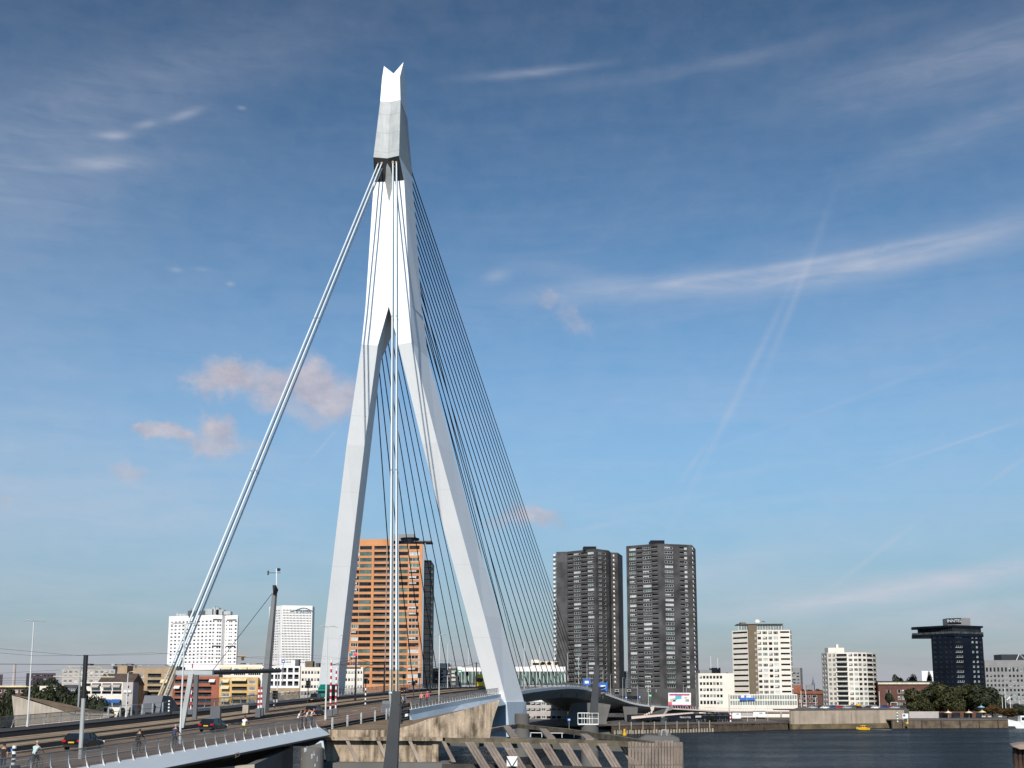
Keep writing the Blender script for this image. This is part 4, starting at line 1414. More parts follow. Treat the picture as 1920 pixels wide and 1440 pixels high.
q0, q1, q2 = pt(1777, 697, zat(1170, 697)), pt(1802, 693, zat(1160, 697)), pt(1819, 697, zat(1160, 697))
sgn.prism([q0, q1, q2, q2 + Vector((0, 8, 0)), q0 + Vector((0, 8, 0))], zat(1173, 697), zat(1158.8, 695), M_GREYC)
so = sgn.build('sign_block', hl.T)
u_ = (q1 - q0).normalized()
n_ = Vector((u_.y, -u_.x, 0))
MB().obox(q0, u_, n_, .1, (q1 - q0).length - .05, .003, .12, zat(1171, 697), zat(1159.5, 696), M_NAVY).build('sign_backing', so)
link('lettering', text_mesh('INNTEL', M_FRAMEW, 2.5, 0, .05, .0), so, face_matrix(q0.lerp(q1, .5) + n_ * .2 + Vector((0, 0, zat(1167, 697))), u_))

# ---- grey office at the right edge
Yg = 760
go = Bld('grey_office', 'long grey office building with rows of small windows at the right edge', back([pt(1846, Yg, 36), pt(1990, Yg - 8, 36)], 24), 8.2, zat(1238, Yg), M_GREYC)
rgo = [(zat(1259.5, Yg), zat(1251.5, Yg))] + [(zat(y + 2.3, Yg), zat(y - 2.3, Yg)) for y in (1267.5, 1276, 1285, 1294, 1302.5, 1311)]
go.face(0, [(.012 + .0497 * i, .012 + .0497 * i + .026, 'd') for i in range(19)], rgo)
go.finish()
roof_box(go, 1878, 1990, 1227, 1240, Yg + 6, 12, M_DARK, 'plant_room')
for x0, x1 in ((1854, 1858), (1889, 1893), (1896, 1900), (1911, 1918)):
    roof_box(go, x0, x1, 1238.5, 1244, Yg - .4, 3, M_FRAMEW, 'roof_unit')
mb = MB()
a0, b0_, c0 = at(1905, 1240, Yg), at(1911, 1226, Yg), at(1925, 1240, Yg)
mb.path([a0, b0_, c0], .35, M_GALV)
mb.build('roof_frame', go.T)
# ---- white hospital tower
Ye = 1020
ze = zat(1153, Ye)
hs_ = Bld('hospital_tower', 'broad white hospital tower with a grid of small square windows, behind the backstay', [pt(317, 1038, ze), pt(399, 1018, ze), pt(417, 1021, ze), pt(423, 1026, ze), pt(446, 1022, ze), pt(448, 1050, ze), pt(322, 1066, ze)], LAND, ze, M_WHC)
rh = [(zat(y + 1.35, Ye), zat(y - 1.35, Ye)) for y in (1165, 1172, 1179, 1186, 1193, 1200, 1207, 1214, 1220.5, 1227, 1234, 1241)]
hs_.face(0, [(.055 + .088 * i, .055 + .088 * i + .044, 'd') for i in range(11)], rh, style='d')
hs_.face(1, [(.04, .20, 'd'), (.50, .66, 'd'), (.74, .92, 'd')], rh)
hs_.face(3, [(.06, .14, 'd'), (.30, .42, 'd'), (.46, .58, 'd'), (.78, .94, 'd')], rh)
hs_.finish()
for i, f0, f1 in ((1, .05, .95), (3, .1, .9)):
    for y in (1161.5, 1211):
        hs_.slab(i, f0, f1, .003, .15, zat(y + 1.6, Ye), zat(y - .6, Ye), M_GLASS, 'dark_band')
roof_box(hs_, 352, 412, 1145, 1153, Ye + 6, 16, M_ROOFG, 'plant_room')
for x0, x1, y0 in ((385, 400, 1141.5), (398, 410, 1139), (417, 432, 1146), (405, 419, 1143)):
    roof_box(hs_, x0, x1, y0, 1151, Ye + 5, 8, M_GALV, 'roof_unit')
for x, y in ((358, 1141), (362, 1142), (404, 1136), (408, 1137)):
    p = at(x, 1150, Ye + 5)
    MB().tube(p, (p.x, p.y, zat(y, Ye + 5)), .2, M_DARK, n=5).build('antenna', hs_.T)
u_ = (hs_.foot[1] - hs_.foot[0]).normalized()
p = hs_.foot[0].lerp(hs_.foot[1], .28)
link('roof_lettering', text_mesh('Erasmus', M_FRAMEW, 3.2, 0, .1, .05), hs_.T, face_matrix(Vector((p.x, p.y, ze + .3)), u_))

# ---- white faculty tower with fine vertical ribs
Yf = 1100
zf = zat(1135, Yf)
ft = Bld('faculty_tower', 'white high-rise with fine vertical ribs and a blue signature logo at the top', [pt(505, 1118, zf), pt(529.5, Yf, zf), pt(586, 1106, zf), pt(590, 1130, zf), pt(510, 1140, zf)], LAND, zf, M_WHC)
rf_ = rows_n(zat(1143, Yf), 3.5 * .72, 1.25, 21)
ft.face(1, [(.03 + .0475 * i, .03 + .0475 * i + .022, 'd') for i in range(20)], rf_[:14], th=.5)
ft.face(0, [(.30 + .12 * i, .30 + .12 * i + .06, 'd') for i in range(5)], rf_[:20], th=.5)
ft.finish()
a_, u_, n_, L_ = ft.edge(1)
lw = MB()
for za, zb_ in rf_[14:]:
    for i in range(20):
        lw.obox(a_, u_, n_, (.03 + .0475 * i) * L_, (.052 + .0475 * i) * L_, .003, .05, za, zb_, M_GLASS)
lw.build('lower_windows', ft.T, stuff=True)
for i in range(21):
    MB().obox(a_, u_, n_, (.012 + .0475 * i) * L_, (.024 + .0475 * i) * L_, .003, .45, LAND, zf - 1.5, M_WHC).build('rib', ft.T)
M_LOGO = mat('blue_logo', (0.05, 0.13, 0.18), .5)
p = a_ + u_ * (.70 * L_) + n_ * .6
link('logo_lettering', text_mesh('Erasmus', M_LOGO, 4.4, .55, .05, .03), ft.T, face_matrix(Vector((p.x, p.y, zat(1147, Yf))), u_))
sw = MB()
for k in range(14):
    t0, t1 = k / 14, (k + 1) / 14
    f = lambda t: p + u_ * (-12.5 + 22 * t) + Vector((0, 0, zat(1146, Yf) + 4.2 * math.sin(t * 2.6) ** 2 - 1.2 * t))
    sw.tube(f(t0), f(t1), .28, M_LOGO, n=5)
sw.build('logo_swoosh', ft.T)

# ---- apartment blocks on the far bank, left of the pylon
def apt(name, label, px0, px1, Y, py_roof, wall, cols, pys, hpx, bal=M_GRAIL, dY=0.0, z0=LAND, pick=None, depth=14, cat='apartment block', balw=None):
    z1 = zat(py_roof, Y)
    b = Bld(name, label, back([pt(px0, Y, z1), pt(px1, Y + dY, z1)], depth), z0, z1, wall, cat=cat)
    b.face(0, cols, [(zat(y + hpx / 2, Y), zat(y - hpx / 2, Y)) for y in pys], bal=bal, pick=pick, balw=balw)
    return b


def awning(b, px0, px1, py, Y, mt, drop=2.6, out=1.6):
    p0, p1 = at(px0, py, Y), at(px1, py, Y)
    h = drop / F * Y
    mb = MB()
    mb.add([(p0.x, Y - .05, p0.z), (p1.x, Y - .05, p1.z), (p1.x, Y - out, p1.z - h), (p0.x, Y - out, p0.z - h), (p1.x, Y - out, p1.z - h - .35), (p0.x, Y - out, p0.z - h - .35)], [(0, 1, 2, 3), (3, 2, 4, 5)], mt)
    return mb.build('awning', b.T)


sandb = apt('sand_apartments', 'sand-coloured brick flats with recessed balconies behind the far anchor block', 249.5, 326, 500, 1252, M_YBR, [(.09, .27, 'p'), (.37, .70, 'b'), (.78, .93, 'p')], (1266.5, 1278.5, 1290, 1301, 1313, 1324), 7.0)
sandb.finish()
roof_box(sandb, 256, 324, 1247.5, 1253, 503, 8, M_GREYC, 'top_storey')
for x, y in ((257, 1297), (302, 1274)):
    awning(sandb, x, x + 15, y, 500, M_AWN, 5)
redb = apt('red_apartments', 'terracotta brick flats with long balconies between sand and yellow blocks', 326, 411, 490, 1268, M_TERR, [(.03, .30, 'b'), (.36, .84, 'b')], (1277.5, 1291, 1302, 1313.5, 1325), 7.4)
redb.finish()
roof_box(redb, 327, 410, 1256, 1269, 493, 8, M_GREYC, 'top_storey')
for x, y in ((327, 1285.5), (393, 1273.5)):
    awning(redb, x, x + 11, y, 490, M_FRAMEW, 4)
yel = apt('yellow_apartments', 'yellow rendered flats with cream awnings and dark balconies', 411.5, 484, 489, 1270, M_YEL, [(.06, .27, 'p'), (.33, .72, 'b'), (.76, .94, 'p')], (1279, 1291, 1303, 1315), 7.0)
yel.finish()
for y in (1274, 1286, 1310):
    awning(yel, 415, 430, y, 489, M_AWN, 4.2)
awning(yel, 434, 463, 1272, 489, M_AWN, 3.2)
sety = apt('yellow_penthouses', 'set-back top storeys with yellow awnings above the yellow flats', 409, 492, 498, 1246.5, M_WHR, [(.03, .30, 'p'), (.36, .62, 'p'), (.68, .97, 'p')], (1256, 1264), 5)
sety.finish()
for x0, x1 in ((418, 434), (449, 464), (466, 490)):
    awning(sety, x0, x1, 1250.5, 498, M_AWN, 3)
whb = apt('white_grid_apartments', 'white flats with a square grid of deep loggias next to the leaning mast', 490, 562.5, 492, 1249, M_WHC, [(.03 + .166 * i, .03 + .166 * i + .125, 'b') for i in range(6)], (1256.5, 1269, 1281.5), 8.8, bal=M_GRAIL, balw=M_WHC)
whb.finish()
ord_ = apt('brick_ground_floor', 'orange-brown brick storey with white windows under the white grid flats', 491, 562, 490.5, 1290, M_YBR, [(.18 + .16 * i, .18 + .16 * i + .09, 'w3') for i in range(5)], (1299, 1312), 6.5)
ord_.finish()
for x0, x1, y0 in ((546, 553, 1238), (553, 560, 1236)):
    roof_box(whb, x0, x1, y0, 1249, 495, 4, M_WHC if x0 < 550 else M_ANCH, 'lift_house')
who = apt('white_ribbon_office', 'white office with ribbon windows passing behind the left pylon leg', 564, 681, 486, 1251, M_WHR, [(.015 + .0495 * i, .015 + .0495 * i + .040, 'w') for i in range(20)], (1261, 1274.5, 1287.5, 1300.5), 6.4)
who.finish()
roof_box(who, 572, 586, 1239.5, 1251, 490, 5, M_BRN, 'lift_house')
roof_box(who, 592, 598, 1243, 1251, 490, 4, M_ROOFG, 'roof_unit')
tr = MB()
p0, p1 = at(641, 1248.5, 486), at(676, 1248.5, 486)
tr.box((p0.x, 484.5, p0.z - .25), (p1.x, 488, p0.z), M_WHR)
tr.build('roof_terrace', who.T)
M_RED = mat('dark_red_letters', (0.16, 0.012, 0.016), .5)
for s_, x in (('AON', 647), ('HEWITT', 661.5)):
    p = at(x, 1246.3, 486)
    link('roof_lettering', text_mesh(s_, M_RED, 1.55, 0, .08, .05), who.T, face_matrix(p, (1, 0, 0)))
M_PINK, M_TEAL = mat('pink_flag', (0.75, 0.10, 0.12), .7), mat('teal_flag', (0.02, 0.20, 0.22), .7)
for x, mt_, lab in ((653.5, M_PINK, 'pink flag on a white pole above the ribbon-window office, next to the pylon leg'), (661.5, M_TEAL, 'teal flag on a white pole above the ribbon-window office'), (670, M_PINK, 'pink flag on a white pole above the ribbon-window office, in front of orange bricks')):
    p = at(x, 1249, 487)
    fl = thing('flag', lab, 'flag', p)
    zt = zat(1223, 487)
    MB().tube(p, (p.x, p.y, zt), .09, M_FRAMEW, n=6).build('pole', fl)
    cl = MB()
    n_ = 5
    top = [(p.x - 2.0 * i / n_, 487 + .18 * math.sin(i * 1.7), zt - .1 - .10 * i) for i in range(n_ + 1)]
    bot = [(q[0], q[1], q[2] - 1.25) for q in top]
    cl.loft([top, bot], mt_, caps=False, closed=False)
    cl.build('cloth', fl)

# ---- blocks at the left edge
blu = apt('balcony_apartments', 'pale flats with grey and blue awnings above the concrete wing', 152, 231, 400, 1279, M_WHR, [(.02 + .245 * i, .02 + .245 * i + .215, 'b') for i in range(4)], (1286, 1300.5, 1317), 9.5, bal=M_WRAIL, balw=M_WHR)
blu.finish()
for i, x in enumerate((171, 193, 211)):
    awning(blu, x, x + 16, 1283.5, 400, M_PINKC, 3.4)
for x in (190, 209):
    awning(blu, x, x + 18, 1311, 399.5, M_AWNB, 5)
end = apt('brick_gable_block', 'plain pinkish brick end block with three small windows and a signboard', 230.5, 250, 398, 1279, M_PINKC, [(.48, .62, 'd')], (1288, 1303.5, 1318), 4.5)
end.finish()
p0, p1 = at(232, 1298.5, 397.7), at(247, 1294, 397.7)
MB().box((p0.x, 397.5, p0.z), (p1.x, 397.8, p1.z), M_FRAMEW).build('signboard', end.T)
lfb = apt('cornice_building', 'red brick building with cream cornice and white windows at the left edge', -8, 63, 420, 1286, M_REDB, [(.08 + .145 * i, .08 + .145 * i + .085, 'w') for i in range(6)], (1296, 1308, 1320, 1333), 6.5)
lfb.finish()
lfb.slab(0, 0, 1, .003, .8, zat(1288.5, 420), zat(1285.5, 420), M_AWN, 'cornice')
bgr = apt('grey_flats', 'distant flats with red and white gables behind the overhead tram wires', 117, 216, 560, 1255, M_PINKC, [(.03 + .098 * i, .03 + .098 * i + .065, 'w3') for i in range(10)], (1260, 1268.5, 1277), 5.0)
bgr.finish()
roof_box(bgr, 150, 212, 1249, 1255.5, 565, 10, M_GREYC, 'top_storey')
brf, _ = gable_house('brown_roof_hall', 'long hall with a broad brown roof behind the pale flats', 182, 246, 1284, 1262, 470, 26, M_YBR, mat('brown_roof_tiles', (0.085, 0.06, 0.045), .85, var=.15, scale=.4), [], [])
roof_box(brf, 220, 238, 1248, 1262, 500, 8, M_YBR, 'chimney_block')
pur = apt('purple_block', 'dark purple-grey slab block far behind at the left', 54, 104, 900, 1262, mat('purple_grey_cladding', (0.055, 0.035, 0.045), .7, var=.1, scale=.1), [(.05 + .13 * i, .05 + .13 * i + .08, 'd') for i in range(7)], (1267, 1273.5, 1280), 3)
pur.finish()
pu2 = apt('purple_block', 'dark purple-grey block cut by the left edge of the picture', -14, 5, 900, 1264.5, mat('purple_grey_cladding', (.055, .035, .045)), [(.2, .4, 'd'), (.6, .8, 'd')], (1270, 1277), 3)
pu2.finish()
ch = thing('factory_chimney', 'tall tapering concrete chimney far away at the left', 'chimney', at(25, 1285, 1000))
c0 = at(25, 1285, 1000)
MB().tube((c0.x, c0.y, LAND), (c0.x, c0.y, zat(1245, 1000)), 1.7, M_PINKC, r1=1.25, n=14).build('stack', ch)
wlo = apt('low_white_house', 'low pale building with flat roofs behind the left trees', 58, 128, 520, 1286, M_WHR, [(.1 + .2 * i, .2 + .2 * i, 'd') for i in range(4)], (1292, 1303), 4)
wlo.finish()
dkh = apt('slate_house', 'dark slate-roofed building with white dormer windows above the left trees', 120, 150, 420, 1284, mat('slate_roof', (0.05, 0.048, 0.055), .7, var=.1, scale=.4), [(.1 + .17 * i, .2 + .17 * i, 'w') for i in range(5)], (1293,), 5)
dkh.finish()
# long roofscape behind
for (x0, x1, Y, py, mt_, lab) in ((150, 252, 700, 1247.5, M_GREYC, 'flat grey rooftops far behind the brown-roofed hall'), (440, 505, 640, 1246, M_WHR, 'pale low rooftop strip behind the yellow flats'), (252, 330, 640, 1249, M_ROOFG, 'dark low rooftops behind the sand-coloured flats')):
    b = Bld('far_rooftops', lab, back([pt(x0, Y, 20), pt(x1, Y, 20)], 30), LAND, zat(py, Y), mt_)
    b.finish()
    rq = random.Random(x0)
    for k in range(7):
        xx = rq.uniform(x0, x1 - 8)
        roof_box(b, xx, xx + rq.uniform(3, 9), py - rq.uniform(1.2, 3.5), py + 1, Y + rq.uniform(1, 10), 6, rq.choice([M_GREYC, M_ROOFG, M_WHR]), 'roof_unit')
crn = thing('tower_crane', 'small yellow crane jib far behind the hospital', 'crane', at(446, 1250, 1200))
p = at(441, 1250, 1200)
cm = MB()
M_CR = mat('crane_yellow', (0.55, 0.25, 0.04), .6)
cm.tube(p, (p.x, p.y, zat(1226, 1200)), .7, M_CR, n=4)
crn_m = cm.build('mast', crn)
a0, b0_ = at(440, 1230, 1200), at(460, 1231, 1200)
MB().tube(a0, b0_, .8, M_CR, n=4).build('jib', crn)
MB().box((b0_.x - 4, 1199, b0_.z - 4), (b0_.x - 1.5, 1201, b0_.z - .5), M_DARK).build('cab', crn)

# ---- low glass hall with white roof on the far bank, behind the deck
hall = apt('glass_hall', 'long glass hall with a broad white roof fascia seen through the stay cables', 858, 1060, 620, 1250, M_WHC, [(.004 + .0332 * i, .004 + .0332 * i + .030, 'g') for i in range(30)], (1272,), 26, cat='hall')
hall.finish()
drk = apt('dark_brick_flats', 'dark brick flats with white balcony fronts and a white roof house, behind the deck', 811, 858, 600, 1253, M_DKB, [(.10, .38, 'd'), (.42, .66, 'wb'), (.76, .92, 'wb')], (1259, 1266, 1274, 1282), 4.6)
drk.finish()
roof_box(drk, 822, 845, 1243.5, 1253, 603, 8, M_WHR, 'roof_house')
for y in (1261.5, 1268.5, 1276.5):
    drk.slab(0, .36, .68, .003, 1.1, zat(y + 1.4, 600), zat(y, 600), M_WP)
mid = apt('yellow_gable', 'narrow yellowish house end beside the black glass wing', 806, 812, 640, 1290, M_YBR, [], (), 3)
mid.finish()
und = apt('waterside_gallery', 'grey gallery building with dark windows seen under the bridge deck', 984, 1064, 560, 1316, M_PINKC, [(.03 + .12 * i, .03 + .12 * i + .10, 'd') for i in range(8)], (1319.5, 1330.5, 1345), 5)
und.finish()
rg2 = apt('roof_garden_house', 'cream house with a planted roof terrace above the glass hall', 996, 1046, 660, 1240, M_WHR, [(.05, .3, 'd')], (1245,), 4)
rg2.finish()
roof_box(rg2, 966 + 30, 1012, 1237, 1242, 662, 6, M_WHR, 'roof_house')
# ------------------------------------------------------------------ trees and planting
M_BARK = mat('tree_bark', (0.06, 0.045, 0.032), .9, var=.2, scale=1.5)


def leaf_mat(name, col):
    return mat(name, col, .6, var=.35, scale=.35, grain=.3, spec=.25)


M_LEAF = leaf_mat('dark_green_leaves', (0.028, 0.034, 0.012))
M_LEAF2 = leaf_mat('olive_leaves', (0.046, 0.046, 0.014))
M_LEAFA = leaf_mat('autumn_leaves', (0.10, 0.055, 0.014))
M_LEAFL = leaf_mat('deep_green_leaves', (0.024, 0.030, 0.011))


def crown_mesh(seed, mt, n=5200, flat=1.0, leaf=.62, lobes=9, tall=1.0):
    """leaf-sized faces on clumps spread through an uneven crown of unit radius, base at z = 0"""
    r = random.Random(seed)
    lb = []
    for k in range(lobes):
        a = r.uniform(0, 2 * math.pi)
        rad = r.uniform(.05, .62)
        lb.append((Vector((math.cos(a) * rad, math.sin(a) * rad, r.uniform(.45, 1.25) * tall)), r.uniform(.26, .46)))
    lb.append((Vector((0, 0, .85 * tall)), .6))
    V, Fc = [], []
    for i in range(n):
        c, rr = r.choice(lb)
        while True:
            q = Vector((r.uniform(-1, 1), r.uniform(-1, 1), r.uniform(-1, 1)))
            if .25 < q.length < 1:
                break
        q = q.normalized() * (q.length ** .4)
        p = c + Vector((q.x * rr, q.y * rr, q.z * rr * .85 * flat))
        s = leaf * r.uniform(.5, 1.2) * .1
        nrm = (q + Vector((r.uniform(-.6, .6), r.uniform(-.6, .6), r.uniform(-.2, .8)))).normalized()
        x = nrm.cross(Vector((r.uniform(-1, 1), r.uniform(-1, 1), .3))).normalized()
        y = nrm.cross(x)
        o = len(V)
        V += [tuple(p - x * s), tuple(p + y * s * .7), tuple(p + x * s), tuple(p - y * s * .7 + nrm * s * .2)]
        Fc.append((o, o + 1, o + 2, o + 3))
    me = bpy.data.meshes.new('crown')
    me.from_pydata(V, [], Fc)
    me.materials.append(mt)
    return me


def trunk_mesh(seed):
    r = random.Random(seed)
    mb = MB()
    mb.tube((0, 0, -.1), (0.02, 0, .55), .055, M_BARK, r1=.04, n=7)
    for k in range(6):
        a = k * 1.05 + r.uniform(-.3, .3)
        z0 = r.uniform(.3, .55)
        e = Vector((math.cos(a) * r.uniform(.25, .5), math.sin(a) * r.uniform(.25, .5), z0 + r.uniform(.35, .7)))
        mb.tube((0.01, 0, z0), e, .026, M_BARK, r1=.008, n=5)
        mb.tube(e * .75 + Vector((0, 0, z0 * .25)), e + Vector((r.uniform(-.2, .2), r.uniform(-.2, .2), .25)), .012, M_BARK, r1=.004, n=4)
    return mb.mesh('trunk')


CROWNS = {}
TRUNKS = [trunk_mesh(i) for i in range(3)]


def tree(px, py_base, py_top, Y, width_px, kind, label, name='tree', group=None, cat='tree', zb=None, trunk=True):
    """a tree of given picture extent, standing at depth Y"""
    mt, key = {'d': (M_LEAF, 'd'), 'o': (M_LEAF2, 'o'), 'a': (M_LEAFA, 'a'), 'l': (M_LEAFL, 'l')}[kind]
    v = int(px) % 3
    if (key, v) not in CROWNS:
        CROWNS[(key, v)] = crown_mesh(ord(key) * 7 + v, mt)
    b = at(px, py_base, Y)
    if zb is not None:
        b.z = zb
    ht = zat(py_top, Y) - b.z
    T = thing(name, label, cat, b, RND.uniform(0, 6.28), group)
    sx, sz = width_px / F * Y / 2 / .98, ht / 1.72
    put('crown', CROWNS[(key, v)], T, Matrix.Diagonal((sx, sx, sz, 1)))
    if trunk:
        put('trunk', TRUNKS[v], T, Matrix.Diagonal((sx * .9, sx * .9, sz, 1)))
    return T


GW = 'plane trees on the waterfront'
tree(1722, 1345, 1284, 610, 62, 'o', 'first waterfront tree from the red brick building, standing lower than its neighbours', group=GW, zb=3.4)
tree(1748, 1345, 1271, 625, 66, 'd', 'tall dark waterfront tree below the jutting end of the hotel', group=GW, zb=3.4)
tree(1782, 1346, 1273, 605, 74, 'o', 'olive-green waterfront tree in front of the middle of the hotel', group=GW, zb=3.4)
tree(1812, 1345, 1275, 622, 70, 'o', 'waterfront tree in front of the right half of the hotel', group=GW, zb=3.4)
tree(1846, 1345, 1274, 612, 74, 'd', 'dark rounded waterfront tree at the corner of hotel and grey office', group=GW, zb=3.4)
tree(1874, 1345, 1290, 628, 46, 'd', 'last waterfront tree, reaching in front of the grey office', group=GW, zb=3.4)
tree(1668, 1332, 1292, 650, 24, 'd', 'slim street tree in front of the red brick building', zb=8.2)
tree(1684, 1283, 1259, 760, 28, 'd', 'tree crown rising behind the red brick roof, next to the round tower', zb=10)
tree(1712, 1283, 1259, 770, 30, 'd', 'tree crown rising behind the red brick roof, nearer the hotel', zb=10)
tree(1742, 1290, 1253, 760, 14, 'd', 'narrow poplar between the white house and the hotel', zb=10)
tree(1862, 1352, 1320, 570, 44, 'a', 'low autumn-coloured shrub by the quay below the grey office', name='shrub', cat='shrub', zb=3.4)
tree(1890, 1352, 1326, 560, 50, 'a', 'autumn-coloured shrub beside the white boat', name='shrub', cat='shrub', zb=3.4)
tree(1916, 1352, 1316, 575, 30, 'd', 'dark green shrub above the white boat', name='shrub', cat='shrub', zb=3.4)
tree(1505, 1302, 1284, 760, 16, 'o', 'small tree behind the red gable house', zb=8.2)
tree(1520, 1300, 1286, 790, 26, 'o', 'bushy tree behind the brick terrace, middle of three', zb=8.2)
tree(1536, 1300, 1288, 780, 22, 'o', 'bushy tree behind the brick terrace, touching the round tower', zb=8.2)
tree(1362, 1300, 1253, 760, 26, 'o', 'tree tops behind the cream office roof', zb=LAND)
tree(1337, 1362, 1343, 490, 18, 'd', 'small terrace tree on the quay beside the parasols', zb=3.4)
tree(1205, 1360, 1347, 480, 12, 'o', 'potted yellowish tree on the dark terrace under the canopy', zb=3.4)
tree(1215, 1360, 1350, 482, 12, 'd', 'potted green tree on the dark terrace under the canopy', zb=3.4)
# left side, beyond the far end of the deck
tree(4, 1352, 1276, 300, 64, 'l', 'dark tree cut by the left edge of the picture', zb=2)
tree(62, 1350, 1270, 305, 84, 'l', 'dark green tree behind the tip of the concrete wing', zb=2)
tree(104, 1350, 1266, 310, 88, 'l', 'dark green tree behind the concrete wing, second from the left', zb=2)
tree(148, 1350, 1272, 300, 74, 'l', 'dark green tree behind the black lamp mast', zb=2)
tree(176, 1350, 1290, 290, 58, 'l', 'lower dark green tree in front of the pale balcony flats', zb=2)
tree(84, 1352, 1270, 302, 96, 'l', 'broad dark green tree behind the middle of the concrete wing', zb=-1)
tree(126, 1352, 1272, 300, 92, 'l', 'dark green tree between the concrete wing and the black lamp mast', zb=-1)
tree(196, 1352, 1296, 285, 50, 'l', 'low dark tree under the blue awnings, right of the black lamp mast', zb=-1)
tree(92, 1300, 1262, 700, 60, 'l', 'distant tree mass below the purple block', zb=LAND)
tree(128, 1300, 1270, 640, 50, 'l', 'distant tree mass behind the slate house', zb=LAND)
for i, (x, w) in enumerate(((268, 30), (206, 26), (228, 24), (246, 22), (400 - 10, 30))):
    tree(x, 1345, (1317, 1322, 1318, 1316, 1322)[i], 390, w, 'l', ['low bush below the sand-coloured flats', 'low bush under the blue awnings', 'low bush beside the pinkish brick end block', 'low bush left of the far anchor block', 'low bush under the terracotta flats'][i], name='bush', cat='bush', zb=LAND, trunk=False)
for i, x in enumerate((1018, 1030, 1042)):
    tree(x, 1248, 1239.5, 655, 14, 'o', ['roof terrace bush nearest the pylon', 'middle roof terrace bush above the glass hall', 'roof terrace bush nearest the dark tower'][i], name='bush', cat='bush', trunk=False)
# ------------------------------------------------------------------ lamps, masts, barriers on the bridge
M_LAMPP = mat('lamp_post_paint', (0.60, 0.60, 0.58), .45, var=.04)
M_LAMPH = mat('lamp_head', (0.48, 0.48, 0.46), .4, var=.05)
M_BLK = mat('black_paint', (0.012, 0.012, 0.013), .5, var=.1)
M_REDW = mat('red_paint', (0.45, 0.02, 0.025), .5, var=.05)
M_WHTP = mat('white_paint', (0.78, 0.77, 0.74), .5, var=.04)
M_YELP = mat('yellow_paint', (0.62, 0.36, 0.01), .5, var=.05)
M_LENS = mat('lamp_lens', (0.55, 0.55, 0.5), .2)


def head_mesh(w):
    """gull-wing lamp head: curved blade on one side"""
    mb = MB()
    R_ = []
    for k in range(7):
        t = k / 6
        x = w * t
        z = .28 * math.sin(t * 2.4) - .25 * t
        hw, th = .10 + .22 * math.sin(min(1, t * 1.15) * math.pi) ** .8, .05 + .05 * math.sin(t * math.pi)
        R_.append([(x, -hw, z), (x, 0, z + th), (x, hw, z), (x, 0, z - th * .5)])
    mb.loft(R_, M_LAMPH)
    return mb.mesh('lamp_head', True)


HEAD = head_mesh(1.55)
_pole = {}


def lamp(px, t, py_top, label, arms=2, rot=0.0, dark=0.0, r=.085, base=None, group='street lamps along the bridge', bm=None, name='street_lamp', scale=1.0):
    if base is None:
        s = s_of(px, t)
        base = B(s, t, .1)
        if bm:
            base = bm
    Y = base.y
    h = zat(py_top, Y) - base.z
    T = thing(name, label, 'street lamp', base, 0, group)
    mb = MB()
    if dark:
        mb.tube((0, 0, 0), (0, 0, h * (1 - dark)), r * 1.15, M_GALV, n=10)
        mb.tube((0, 0, h * (1 - dark)), (0, 0, h), r * 1.25, M_BLK, n=10)
    else:
        mb.tube((0, 0, 0), (0, 0, h), r, M_LAMPP, r1=r * .6, n=10)
        mb.tube((0, 0, 0), (0, 0, .5), r * 1.3, M_LAMPP, n=10)
    put('pole', mb.mesh('pole'), T)
    for k in range(arms):
        M = Matrix.Translation((0, 0, h + .05)) @ Matrix.Rotation(rot + math.pi * k, 4, 'Z') @ Matrix.Scale(scale * .62, 4)
        put('lamp_head', HEAD, T, M)
    return T


lamp(51, 26.6, 1166, 'tall two-armed street lamp at the far railing near the left edge', rot=.15)
lamp(337, 3.0, 1172, 'two-armed street lamp standing in front of the lower end of the backstay', rot=.1, r=.075)
lamp(236, 26.4, 1262, 'slender short lamp post beside the far anchor block', arms=1, r=.08)
lamp(150, 3.0, 1228, 'thick mast with black upper half standing beside the leftmost car', arms=0, dark=.42, r=.105, name='mast', group=None)
lamp(519, 25.5, 1190, 'two-armed street lamp in front of the white ribbed faculty tower', rot=.3)
lamp(610, 3.0, 1177, 'two-armed street lamp in front of the foot of the left pylon leg', rot=.2)
lamp(634, 25.6, 1193, 'street lamp rising along the shaded edge of the left pylon leg', arms=1, rot=.3)
lamp(823, 2.4, 1191, 'two-armed street lamp standing by the near railing between the legs', rot=.2)
lamp(745 - 12, 8.5, 1185, 'slim lamp post partly behind the near backstay', arms=1, rot=2.8, r=.08)
for i, (x, yt, tt) in enumerate(((785, 1212, 26.4), (839, 1206, 26.4), (878, 1210, 26.4), (970, 1232, 26.4), (983, 1203, 2.4), (1012, 1211, 2.4), (1040, 1216, 2.4), (1065, 1224, 2.4), (1085, 1232, 2.4), (1101, 1241, 2.4))):
    lamp(x, tt, yt, ['street lamp in front of the right edge of the orange tower', 'street lamp seen just left of the yellow tram', 'street lamp right behind the yellow tram', 'thin far street lamp just right of the near pylon leg', 'first near street lamp beyond the right pylon leg', 'second near street lamp beyond the right pylon leg', 'third near street lamp beyond the right pylon leg, in front of the dark tower edge', 'fourth near street lamp beyond the right pylon leg', 'fifth near street lamp beyond the right pylon leg', 'sixth near street lamp beyond the right pylon leg, next to the road signs'][i], arms=2 if i < 7 else 1, rot=.2, r=.10)
